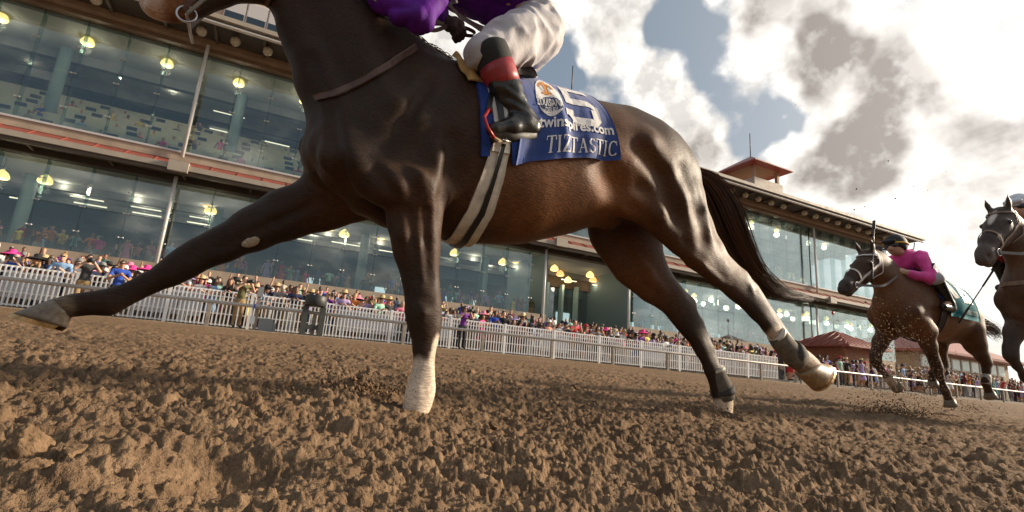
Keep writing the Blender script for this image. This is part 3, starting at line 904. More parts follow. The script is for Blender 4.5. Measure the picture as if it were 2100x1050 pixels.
# white boards standing behind the fence
BOARD = mat('white_board', (.62, .64, .68), .6, noise=(1, .06))
for k, (u0, u1, lab) in enumerate([(-30, 92, 'white board behind the picket fence below the straw-hatted onlookers'), (245, 345, 'white board behind the fence under the outstretched foreleg'), (350, 400, 'short white board behind the fence left of the man in green'), (690, 812, 'white board behind the fence left of the planted foreleg'),
                                   (893, 930, 'narrow white board behind the fence beside the woman in purple'), (1112, 1165, 'white board behind the fence below the recessed glass entrance'), (1318, 1362, 'white board behind the fence under the belly of the galloping horse')]):
    a, b = at(u0, 690, 20.1)[0], at(u1, 690, 20.1)[0]
    mb = MB().box(a, b, 20.09, 20.125, ZF + .28, ZF + 1.08).box(a + .1, a + .16, 20.126, 20.14, ZF + .02, ZF + .28).box(b - .16, b - .1, 20.126, 20.14, ZF + .02, ZF + .28)
    tag(mb.build('white_board', BOARD), lab, 'board')
# running rail
RY = 19.0; RZ = zy(.082, RY)
rail = empty('running_rail', (0, RY, gz(RY)), 'round grey metal running rail on short posts along the track', 'rail')
MB().tube([(-14, RY, RZ - .05), (22, RY, RZ - .05), (95, RY, RZ - .05)], .055, 12).build('rail_bar', RAILM, rail)
pm = MB().box(-.055, .055, -.055, .055, -.2, RZ - gz(RY) - .10).mesh('post'); pm.materials.append(POSTM)
x = at(990, 700, RY)[0] - 3.17 * 7
while x < 92:
    p = bpy.data.objects.new('post', pm); COL.objects.link(p); p.location = (x, RY + .02, gz(RY)); child(p, rail); x += 3.17
# dark timing stand by the rail, boxes, bin
BLK = mat('black_plastic', (.028, .028, .028), .5, noise=(5, .2))
c = at(638, 680, 18.9); x = c[0]; z0 = gz(18.9)
o = empty('timing_post', (x, 18.9, z0), 'dark H-shaped stand with black padded box on top beside the rail', 'timing stand')
for s in (-.28, .28): MB().box(x + s - .09, x + s + .09, 18.80, 18.98, z0 - .1, z0 + 1.0).build('leg', mat('dark_green_post', (.045, .05, .045), .6, noise=(5, .2)), o)
MB().box(x - .189, x + .189, 18.84, 18.95, z0 + .22, z0 + .36).build('crossbar', MATS['dark_green_post'], o)
mb = MB().lathe([(0, 0), (.33, 0), (.36, .03), (.36, .34), (.33, .37), (0, .37)], 18, (x, 18.89, z0 + 1.005)); mb.build('padded_box', BLK, o)
c = at(545, 662, 19.3); o = MB().box(c[0] - .22, c[0] + .22, 19.2, 19.45, gz(19.3) - .02, gz(19.3) + .42).box(c[0] + .225, c[0] + .32, 19.25, 19.4, gz(19.3), gz(19.3) + .3).build('equipment_box', mat('grey_box', (.22, .23, .24), .5)); tag(o, 'grey equipment box at the fence foot beside the man in green', 'box')
c = at(527, 640, 19.25); p0 = empty('control_post', (c[0], 19.25, gz(19.25)), 'slim pale post with grey switch box and blue tie at the rail', 'post')
MB().box(c[0] - .05, c[0] + .05, 19.2, 19.3, gz(19.25) - .1, gz(19.25) + 1.3).build('stem', POSTM, p0)
MB().box(c[0] - .09, c[0] + .09, 19.15, 19.195, gz(19.25) + 1.12, gz(19.25) + 1.45).build('switch_box', mat('grey_box', (.22, .23, .24), .5), p0)
MB().box(c[0] - .18, c[0] - .02, 19.12, 19.19, gz(19.25) + .2, gz(19.25) + .45).build('outlet_box', WHITE, p0)
MB().box(c[0] - .13, c[0] - .07, 18.93, 19.07, RZ - .12, RZ + .03).build('blue_tie', mat('blue_tie', (.02, .06, .25), .6), p0)
c = at(1590, 772, 20.6); o = MB().box(c[0] - .55, c[0] + .55, 20.4, 21.0, ZF + .02, ZF + .62).box(c[0] - .5, c[0] + .5, 20.37, 20.399, ZF + .1, ZF + .55).build('storage_bin', mat('dark_bin', (.06, .06, .065), .6)); tag(o, 'dark storage bin at the end of the picket fence', 'bin')
# red-roofed kiosk
def hipped(name, cx, cy, z, hx, hy, rise, m, parent, ridge=0.0, th=.12):
    v = [(cx - hx, cy - hy, z), (cx + hx, cy - hy, z), (cx + hx, cy + hy, z), (cx - hx, cy + hy, z), (cx - ridge, cy, z + rise), (cx + ridge, cy, z + rise)]
    v += [(a, b, c_ - th) for a, b, c_ in v[:4]]
    return wlink(name, pydata(name, v, [(0, 1, 5, 4), (1, 2, 5), (2, 3, 4, 5), (3, 0, 4), (9, 8, 7, 6), (0, 6, 7, 1), (1, 7, 8, 2), (2, 8, 9, 3), (3, 9, 6, 0)]), m, parent)
KY = 25.0
ap, el, er = at(1712, 678, KY), at(1640, 711, KY), at(1786, 716, KY)
kx = ap[0]; kz = (el[2] + er[2]) / 2; hx = 2.6
ki = empty('kiosk', (kx, KY, ZF), 'small kiosk with red seamed pyramid roof among the crowd by the rail', 'kiosk')
kr = hipped('roof', kx, KY, kz, hx, hx, ap[2] - kz, REDROOF, ki)
for s in np.linspace(-.85, .85, 8):
    t = 1 - abs(s)
    MB().tube([(kx + s * hx, KY - hx, kz + .02), (kx + s * hx, KY - hx * (1 - t), kz + (ap[2] - kz) * t + .02)], .03, 5).build('roof_seam', REDROOF, kr)
    MB().tube([(kx - hx, KY + s * hx, kz + .02), (kx - hx * (1 - t), KY + s * hx, kz + (ap[2] - kz) * t + .02)], .03, 5).build('roof_seam', REDROOF, kr)
MB().box(kx - 1.7, kx + 1.7, KY - 1.7, KY + 1.7, ZF, kz - .13).build('wall', mat('kiosk_wood', (.30, .12, .06), .7, noise=(2, .2)), ki)
mp = MB().tube([(kx - .1, KY, ap[2] - .02), (kx - .1, KY, ap[2] + 1.25)], .03, 6).build('mast', WPIPE, ki)
MB().lathe([(0, 0), (.09, .02), (.09, .26), (0, .3)], 10, (kx - .1, KY, ap[2] + 1.2)).build('red_beacon', mat('red_beacon', (.5, .02, .02), .4), mp)
# far pavilion
PY = 31.0
a, b = at(1893, 735, PY), at(2092, 745, PY)
pxc, pzc = (a[0] + b[0]) / 2 - .5, at(2060, 742, PY)[2]
pv = empty('pavilion', (pxc, PY, ZF), 'far pavilion under a long red hipped roof beyond the trailing horse', 'pavilion')
hxp = (b[0] - a[0]) / 2 + .5; rise = at(1950, 698, PY + 5)[2] - pzc
hipped('roof', pxc, PY + 5, pzc, hxp, 6.0, max(2.0, rise), REDROOF, pv, hxp * .45, .25)
MB().box(pxc - hxp + 1.2, pxc + hxp - 1.2, PY + .8, PY + 10, ZF, pzc - .26).build('wall', CONC, pv)
MB().box(pxc - hxp + .6, pxc + hxp - .6, PY - .2, PY + .78, ZF, ZF + (pzc - ZF) * .42).build('terrace_wall', mat('pale_wall', (.62, .6, .56), .7), pv)
for i in range(9):
    xa = pxc - hxp + 2 + i * (2 * hxp - 4) / 9
    w_ = (2 * hxp - 4) / 9 - .35
    f_ = MB().box(xa, xa + w_, PY + .70, PY + .79, pzc - (pzc - ZF) * .34, pzc - .45).build('window', WPIPE, pv)
    MB().box(xa + .12, xa + w_ - .12, PY + .66, PY + .699, pzc - (pzc - ZF) * .34 + .12, pzc - .57).build('pane', mat('bright_pane', (.55, .72, .70), .15), f_)
# ------------------------------------------------------------------ spectators
SKINS = [mat('skin_%s' % n, c, .6) for n, c in (('pale', (.56, .33, .23)), ('tan', (.42, .22, .135)), ('brown', (.20, .095, .055)), ('deep', (.085, .042, .028)), ('pink', (.58, .29, .20)))]
HAIRS = {'dark': mat('hair_dark', (.014, .010, .008), .5), 'brown': mat('hair_brown', (.07, .034, .016), .5), 'blond': mat('hair_blond', (.38, .23, .09), .5), 'grey': mat('hair_grey', (.34, .33, .31), .5)}
TOPS = {n: mat('cloth_' + n.replace(' ', '_'), c, .85, noise=(14, .22), bump=(26, .35, .02)) for n, c in {
    'white': (.66, .65, .64), 'black': (.012, .012, .013), 'navy': (.015, .022, .07), 'royal blue': (.02, .07, .40), 'sky blue': (.25, .42, .66), 'grey': (.20, .20, .20), 'charcoal': (.05, .05, .055),
    'red': (.45, .02, .025), 'maroon': (.13, .012, .02), 'pink': (.66, .20, .30), 'hot pink': (.70, .04, .25), 'purple': (.14, .02, .24), 'lavender': (.42, .32, .58), 'yellow': (.66, .52, .12), 'olive': (.11, .10, .035),
    'teal': (.03, .24, .24), 'mint': (.32, .58, .46), 'orange': (.62, .20, .04), 'beige': (.46, .37, .26), 'salmon': (.60, .27, .20), 'denim': (.09, .15, .27)}.items()}
PANTS = {n: mat('trousers_' + n, c, .9, noise=(14, .2)) for n, c in {'khaki': (.30, .20, .10), 'dark': (.02, .02, .025), 'denim': (.05, .08, .16), 'white': (.6, .58, .55), 'grey': (.16, .16, .16)}.items()}
SHOES = mat('shoe_dark', (.03, .025, .02), .6)
STRAW = mat('straw_hat', (.52, .38, .19), .8, noise=(30, .2)); CAPM = {'white': TOPS['white'], 'black': TOPS['black'], 'navy': TOPS['navy'], 'red': TOPS['red'], 'pink': TOPS['pink']}
LENS = mat('sunglass_lens', (.006, .006, .007), .12)
A3 = lambda *p: np.array(p, float)
def person_fields(pose, female, h):
    """figure facing -Y, feet at z 0, 1.75 m tall; returns mesh with slots skin, top, bottom, shoes"""
    sh, hp_ = (.17, .10) if female else (.20, .095)
    F = Field((-.75, -.75, -.04), (.75, .5, 2.35), h)
    hips, chest, neck = A3(0, 0, .93), A3(0, -.015, 1.33), A3(0, 0, 1.47)
    lean = {'lean': .14, 'photo': .03}.get(pose, 0.0)
    chest = chest + A3(0, -lean * .8, -lean * .25); neck = neck + A3(0, -lean * 1.1, -lean * .3); head = neck + A3(0, -.02 - lean * .2, .14)
    legs, arms = [], []
    for s in (-1, 1):
        st = .02 if pose != 'walk' else .12 * s
        legs.append([(A3(s * .09, 0, .90), .092), (A3(s * .10, -.01 - st * .5, .50), .066), (A3(s * .105, .03 - st, .10), .045), (A3(s * .11, -.10 - st, .04), .042)])
    S = [chest + A3(s * sh, 0, .06) for s in (-1, 1)]
    def arm(s, e, w):
        return [(S[0 if s < 0 else 1], .058), (A3(*e), .045), (A3(*w), .034), (A3(*w) + (A3(*w) - A3(*e)) * .30, .036)]
    if pose == 'lean': arms = [arm(-1, (-.30, -.22, 1.02), (-.12, -.42, 1.17)), arm(1, (.30, -.22, 1.02), (.10, -.42, 1.17))]
    elif pose == 'photo': arms = [arm(-1, (-.30, -.22, 1.24), (-.08, -.34, 1.50)), arm(1, (.30, -.22, 1.24), (.08, -.34, 1.50))]
    elif pose == 'raise': arms = [arm(-1, (-.26, -.10, 1.62), (-.22, -.16, 1.88)), arm(1, (.26, -.02, 1.10), (.22, -.14, .88))]
    elif pose == 'cheer': arms = [arm(-1, (-.34, -.08, 1.58), (-.40, -.12, 1.84)), arm(1, (.34, -.08, 1.58), (.40, -.12, 1.84))]
    elif pose == 'clap': arms = [arm(-1, (-.28, -.14, 1.10), (-.05, -.32, 1.24)), arm(1, (.28, -.14, 1.10), (.05, -.32, 1.24))]
    else: arms = [arm(-1, (-.27, .02, 1.08), (-.24, -.10, .84)), arm(1, (.27, .02, 1.08), (.24, -.10, .84))]
    F.seg(hips, hips + A3(0, 0, .12), .12, .115, .105, .10, k=.05)
    F.seg(hips + A3(0, 0, .10), chest, .115, .125 if female else .13, .10, .105, k=.06)
    F.seg(A3(-sh * .75, 0, .05) + chest, A3(sh * .75, 0, .05) + chest, .075, .075, .085, .085, k=.06)
    F.seg(chest + A3(0, 0, .08), head, .058, .05, k=.03)
    F.ell(head, (.078, .098, .118), k=.02)
    F.seg(head + A3(0, -.09, -.01), head + A3(0, -.108, -.03), .014, .018, k=.015)
    F.seg(head + A3(0, -.05, -.09), head + A3(0, -.06, -.09), .045, .04, k=.02)
    for L in legs:
        for a, b in zip(L[:-1], L[1:]): F.seg(a[0], b[0], a[1], b[1], k=.025)
    for L in arms:
        for a, b in zip(L[:-1], L[1:]): F.seg(a[0], b[0], a[1], b[1], k=.02)
    if female == 2:
        F.seg(hips, A3(0, -.01, .52), .15, .24, .15, .22, k=.05)
    me, V = F.mesh('person', 1)
    npoly = len(me.polygons)
    cen = np.zeros(npoly * 3, np.float32); me.polygons.foreach_get('center', cen); cen = cen.reshape(-1, 3)
    mi = np.where(cen[:, 2] > .95, 1, 2)
    mi[cen[:, 2] < .09] = 3
    if female == 2:
        mi[(cen[:, 2] > .45) & (cen[:, 2] < .97)] = 1; mi[(cen[:, 2] <= .45) & (cen[:, 2] > .09)] = 0
    def dseg(p, a, b):
        d = b - a; t = np.clip(((p - a) @ d) / (d @ d), 0, 1); return np.linalg.norm(p - a - t[:, None] * d, axis=1)
    for L in arms:
        mid_ = L[0][0] + (L[1][0] - L[0][0]) * (.75 if female < 2 else .15)
        on = (dseg(cen, mid_, L[1][0]) < .065) | (dseg(cen, L[1][0], L[3][0]) < .062)
        ontorso = (np.abs(cen[:, 0]) < sh - .03) & (cen[:, 1] > -.12 - lean) & (cen[:, 2] < 1.36)
        up = (dseg(cen, L[0][0], mid_) < .075)
        mi[up & (cen[:, 2] > .8)] = 1
        mi[on & ~ontorso] = 0
    mi[(cen[:, 2] > neck[2] - .02) & (np.hypot(cen[:, 0], cen[:, 1] - head[1]) < .13)] = 0
    me.polygons.foreach_set('material_index', mi.astype(np.int32))
    return me, V, head
for_pose = {}
POSES = [('lean', 0), ('lean', 1), ('photo', 0), ('photo', 1), ('raise', 0), ('raise', 1), ('stand', 0), ('stand', 2), ('clap', 0), ('clap', 2), ('cheer', 0)]
for ps in POSES:
    me, V, hd = person_fields(ps[0], ps[1], .027)
    for _ in range(4): me.materials.append(SKINS[0])
    for_pose[ps] = (me, hd)
def blob_mesh(name, fn, h=.018):
    F = Field((-.45, -.45, -.45), (.45, .45, .35), h); fn(F); me = F.mesh(name, 1)[0]; me.materials.append(STRAW); return me
hair_short = blob_mesh('hair_short', lambda F: (F.ell((0, .015, .03), (.086, .105, .108), k=.02), F.seg((0, -.16, -.10), (0, -.13, .02), .10, .085, k=.01, op='cut'), F.seg((0, -.02, -.2), (0, 0, -.12), .12, .1, k=.02, op='cut')))
hair_long = blob_mesh('hair_long', lambda F: (F.ell((0, .02, .025), (.09, .108, .112), k=.02), F.seg((-.07, .03, 0), (-.09, .02, -.24), .05, .045, k=.04), F.seg((.07, .03, 0), (.09, .02, -.24), .05, .045, k=.04), F.seg((0, .07, 0), (0, .07, -.26), .07, .05, k=.04), F.seg((0, -.17, -.16), (0, -.135, .02), .10, .075, k=.01, op='cut')))
def hat(name, prof, n=16):
    me = MB().lathe(prof, n).mesh(name); me.materials.append(STRAW); return me
brim_hat = hat('brim_hat', [(.20, .035), (.19, .025), (.098, .045), (.094, .13), (.07, .155), (0, .16), ]); floppy_hat = hat('floppy_hat', [(.27, .0), (.26, -.01), (.20, .045), (.10, .055), (.095, .13), (.06, .165), (0, .17)])
cm_ = MB().lathe([(.094, .02), (.098, .06), (.085, .12), (.04, .15), (0, .155)], 14); cm_.add([(-.075, -.07, .045), (.075, -.07, .045), (.06, -.19, .03), (-.06, -.19, .03), (-.075, -.07, .055), (.075, -.07, .055), (.06, -.19, .04), (-.06, -.19, .04)], [(3, 2, 1, 0), (4, 5, 6, 7), (2, 3, 7, 6), (0, 4, 7, 3), (1, 2, 6, 5)])
cap_hat = cm_.mesh('cap_hat'); cap_hat.materials.append(STRAW)
gl = MB()
for s in (-1, 1): gl.box(s * .036 - .026, s * .036 + .026, -.106, -.092, -.012, .026)
gl.box(-.014, .014, -.106, -.096, .008, .018); glasses = gl.mesh('glasses'); glasses.materials.append(LENS)
ph_ = MB().box(-.04, .04, -.008, .008, -.075, .075); phone = ph_.mesh('phone'); phone.materials.append(LENS)
cb = MB().box(-.075, .075, -.05, .03, -.05, .05).box(-.03, .03, -.04, .02, .05, .075); cb.tube([(0, -.05, 0), (0, -.10, 0), (0, -.17, 0)], [.045, .045, .052], 12); camera_me = cb.mesh('camera_mesh'); camera_me.materials.append(mat('black_plastic', (.028, .028, .028), .5))
FACE = {}
def put(name, me, parent, m=None, loc=(0, 0, 0), scale=(1, 1, 1)):
    o = bpy.data.objects.new(name, me); COL.objects.link(o); o.parent = parent; o.location = loc; o.scale = scale
    if m is not None:
        o.material_slots[0].link = 'OBJECT'; o.material_slots[0].material = m
    return o
USED = set()
PHRASE = {'lean': 'leaning on it', 'photo': 'raising a phone', 'raise': 'with one arm raised', 'stand': 'standing upright', 'clap': 'with hands clasped', 'cheer': 'with both arms up'}
def person(x, y, z, yaw, ps, skin, top, bottom, hair, hatk, shades, place, s=1.0, label=None, group='spectators'):
    me, hd = for_pose[ps]
    o = bpy.data.objects.new('person', me); COL.objects.link(o)
    o.location = (x, y, z); o.rotation_euler = (0, 0, yaw); o.scale = (s, s, s)
    for i, m_ in enumerate((SKINS[skin], TOPS[top], PANTS[bottom], SHOES)):
        o.material_slots[i].link = 'OBJECT'; o.material_slots[i].material = m_
    long_ = ps[1] > 0
    put('hair', hair_long if long_ else hair_short, o, HAIRS[hair], tuple(hd))
    if hatk:
        kind, colr = hatk
        put('hat', {'straw': brim_hat, 'floppy': floppy_hat, 'cap': cap_hat, 'brim': brim_hat}[kind], o, STRAW if kind == 'straw' else TOPS[colr], tuple(hd + A3(0, .0, .03)), (1.08, 1.12, 1.1))
    if shades: put('sunglasses', glasses, o, None, tuple(hd + A3(0, 0, .01)))
    lab = label
    if not lab:
        hw = {'straw': 'straw hat', 'floppy': 'wide %s hat', 'cap': '%s cap', 'brim': '%s brimmed hat'}[hatk[0]] % (() if hatk[0] == 'straw' else (hatk[1],)) if hatk else (('long ' if long_ else 'short ') + hair + ' hair')
        lab = 'person in %s %s, %s%s, %s %s' % (top, 'dress' if ps[1] == 2 else ('top' if ps[1] else 'shirt'), hw, ' and sunglasses' if shades else '', place if ps[0] == 'lean' else PHRASE[ps[0]], PHRASE['lean'].replace('leaning on it', '') if ps[0] == 'lean' else place)
        lab = ' '.join(lab.split())
        if len(lab.split()) > 16: lab = lab.replace('person in ', '').replace(' and sunglasses', ' with shades')
    tag(o, lab, 'person', group)
    return o, lab
rc = random.Random(11)
def rand_person(x, y, z, poses, place, yaw0=0.0, pants=None):
    for _ in range(60):
        ps = rc.choice(poses); skin = rc.choices(range(5), (5, 4, 2, 2, 2))[0]
        top = rc.choices(list(TOPS), [7, 6, 5, 2, 4, 3, 3, 2, 2, 3, 2, 2, 3, 1, 1, 1, 1, 1, 2, 2, 2])[0]
        hair = rc.choices(list(HAIRS), (5, 5, 2, 2))[0] if skin not in (2, 3) else 'dark'
        r = rc.random(); hk = None
        if r < .10: hk = ('straw', '')
        elif r < .16: hk = ('floppy', rc.choice(['pink', 'white', 'hot pink', 'black', 'lavender']))
        elif r < .30: hk = ('cap', rc.choice(['white', 'black', 'navy', 'red', 'grey']))
        elif r < .35: hk = ('brim', rc.choice(['black', 'grey', 'white']))
        shades = rc.random() < .35
        key = (ps, top, hair if not hk else hk, shades, place)
        if key in USED: continue
        USED.add(key)
        break
    s = rc.uniform(.93, 1.06) * (.95 if ps[1] else 1.0)
    o, lab = person(x, y, z, yaw0 + rc.uniform(-.45, .45), ps, skin, top, pants or rc.choice(list(PANTS)), hair, hk, shades, place, s)
    if ps[0] == 'photo':
        hd = for_pose[ps][1]
        p = bpy.data.objects.new('phone', phone); COL.objects.link(p); p.location = o.matrix_basis @ Vector((0, -.40, 1.56)); p.rotation_euler = o.rotation_euler
        tag(p, 'phone of the %s' % lab.replace(', raising a phone', ''), 'phone')
        w_ = p['label'].split()
        p['label'] = ' '.join(w_[:16])
    return o
front = [('lean', 0), ('lean', 1), ('lean', 0), ('lean', 1), ('photo', 0), ('photo', 1), ('clap', 2), ('stand', 0), ('clap', 0)]
back = [('stand', 0), ('stand', 2)] * 4 + [('photo', 0), ('photo', 1), ('clap', 0), ('clap', 2)] * 2 + [('raise', 0), ('raise', 1)]
YAW = -.45                                                       # they watch the horses come from the right... and pass
count = 0
rows = [(20.42, 'at the fence', front, .50, -9.6, 26.0), (21.15, 'behind the front row', back, .50, -9.8, 27.0), (22.0, 'in the third row', back, .58, -10.2, 27.5), (23.3, 'on the first step', back, .66, -10.6, 29), (25.2, 'on the middle step', back, 1.15, -11.5, 31)]
for ry, place, poses, gap_, xa, xb in rows:
    x = xa + rc.uniform(0, .4)
    while x < xb:
        yy = ry + rc.uniform(-.22, .22) if ry > 20.5 else ry + rc.uniform(-.04, .06)
        g_ = gap_ * (1.0 if x < 12 else 1.35)
        if count < 235:
            rand_person(x, yy, step_z(yy), poses, place, rc.uniform(-.1, .55))
            count += 1
        x += g_ * rc.uniform(.75, 1.3)
# those standing along the rail beyond the end of the fence, seen full length
right = [('stand', 0), ('stand', 2), ('clap', 0), ('clap', 2), ('stand', 0)]
for ry, gap_, xa, xb in ((20.3, .78, 27.6, 46), (21.0, .95, 27.2, 46), (22.0, 1.3, 27.2, 45)):
    x = xa
    while x < xb:
        rand_person(x, ry + rc.uniform(-.3, .3), ZF + .02, right, 'by the kiosk', rc.uniform(-.2, .7)); count += 1
        x += gap_ * rc.uniform(.8, 1.25)
print('CROWD', count)
# photographers between rail and fence
def special(u, Y, s, ps, skin, top, bottom, hair, hatk, shades, label, yaw, cam_l=None):
    x = at(u, 660, Y)[0]
    o, _ = person(x, Y, gz(Y) + .02, yaw, ps, skin, top, bottom, hair, hatk, shades, '', s, label, None)
    if cam_l:
        p = bpy.data.objects.new('camera_body', camera_me); COL.objects.link(p); p.location = o.matrix_basis @ Vector((0, -.38, 1.52)); p.rotation_euler = o.rotation_euler; p.scale = (1.25,) * 3
        tag(p, cam_l, 'camera')
special(150, 19.55, 1.03, ('photo', 0), 0, 'charcoal', 'khaki', 'dark', None, False, 'photographer in dark grey shirt and khaki trousers between rail and fence', .35, 'black camera held to the face by the man in the grey shirt')
special(222, 19.5, 1.0, ('clap', 0), 1, 'royal blue', 'dark', 'dark', None, True, 'man in bright blue shirt and sunglasses between rail and fence', .3)
special(484, 19.5, 1.02, ('photo', 0), 0, 'olive', 'khaki', 'brown', None, False, 'photographer in olive jacket and khaki trousers between rail and fence', .5, 'black camera held to the face by the man in the olive jacket')
special(950, 19.55, 1.0, ('photo', 1), 0, 'purple', 'dark', 'brown', None, True, 'photographer in loose purple top and black trousers between rail and fence', .2, 'black camera held by the photographer in the loose purple top')
# everyone too far off or behind glass to tell apart: one mass
low = []
for ps in (('stand', 0), ('stand', 2), ('clap', 0), ('photo', 1)):
    me, V, hd = person_fields(ps[0], ps[1], .052)
    n_ = len(me.polygons); vi = np.zeros(n_ * 4, np.int32); me.loops.foreach_get('vertex_index', vi); mi = np.zeros(n_, np.int32); me.polygons.foreach_get('material_index', mi)
    cen = np.zeros(n_ * 3, np.float32); me.polygons.foreach_get('center', cen); cen = cen.reshape(-1, 3)
    mi[(cen[:, 2] > hd[2] + .03) | ((cen[:, 2] > hd[2] - .08) & (cen[:, 1] > hd[1] + .02) & (np.abs(cen[:, 0]) < .12))] = 4
    low.append((V, vi.reshape(-1, 4), mi)); bpy.data.meshes.remove(me)
tops_l, pants_l, hair_l = list(TOPS.values()), list(PANTS.values()), list(HAIRS.values())
pal = SKINS + tops_l + pants_l + hair_l + [SHOES]
o1, o2, o3, o4 = len(SKINS), len(SKINS) + len(tops_l), len(SKINS) + len(tops_l) + len(pants_l), len(pal) - 1
def mass(name, spots, label):
    VV, QQ, MM, off = [], [], [], 0
    for x, y, z, yaw in spots:
        V, q, mi = rc.choice(low); c, s_ = math.cos(yaw), math.sin(yaw); k = rc.uniform(.93, 1.05)
        W = np.stack([V[:, 0] * c - V[:, 1] * s_, V[:, 0] * s_ + V[:, 1] * c, V[:, 2]], 1) * k + np.array([x, y, z])
        tbl = np.array([rc.randrange(len(SKINS)), o1 + rc.randrange(len(tops_l)), o2 + rc.randrange(len(pants_l)), o4, o3 + rc.choices(range(4), (5, 4, 2, 3))[0]])
        VV.append(W); QQ.append(q + off); MM.append(tbl[mi]); off += len(V)
    me = np_mesh(name, np.concatenate(VV), np.concatenate(QQ))
    me.polygons.foreach_set('material_index', np.concatenate(MM).astype(np.int32))
    o = wlink(name, me, pal)
    return tag(o, label, 'crowd', kind='stuff')
sp_ = []
for ry, gap_, xa, xb in ((25.9, .75, -12, 36), (27.2, .85, -13, 36), (28.8, 1.0, -13, 36), (24.2, .8, -8, 36), (22.4, .8, 5, 30), (23.4, .7, 2, 30)):
    x = xa
    while x < xb:
        sp_.append((x, ry + rc.uniform(-.4, .4), step_z(ry), rc.uniform(-.3, .8))); x += gap_ * rc.uniform(.7, 1.4)
for ry in (20.6, 21.6, 22.4):
    x = 46
    while x < 88:
        sp_.append((x, ry + rc.uniform(-.3, .3), ZF + .02, rc.uniform(-.3, .8))); x += 1.0 * rc.uniform(.7, 1.4)
x = 60
while x < 92:
    sp_.append((x, 30.2 + rc.uniform(-.2, .2), ZF + (pzc - ZF) * .42 - .75, 0)); x += .9 * rc.uniform(.7, 1.4)
mass('distant_crowd', sp_, 'far spectators packed on the steps and along the rail')
sp_ = []
for ry, gap_ in ((30.7, 1.0), (31.6, 1.1), (33.0, 1.3), (35.2, 1.5)):
    x = -12.5
    while x < 50:
        if not (XREC0 - .6 < x < XREC1 + .6): sp_.append((x, ry + rc.uniform(-.3, .3), Z_SILL - .52 + (.0 if ry < 32 else .25), rc.uniform(-.5, .8)))
        x += gap_ * rc.uniform(.6, 1.5)
mass('indoor_crowd', sp_, 'spectators standing behind the lower glass of the stand')
sp_ = []
for r in range(6):
    x = -12.0
    while x < 48:
        sp_.append((x, YB + .9 + r * 1.12 + .75, Z_LEDGE - .45 + r * .70 - (.35 if rc.random() < .7 else 0), rc.uniform(-.6, .8))); x += rc.uniform(.7, 3.2)
mass('indoor_crowd', sp_, 'diners seated along the upper desk tiers behind glass')
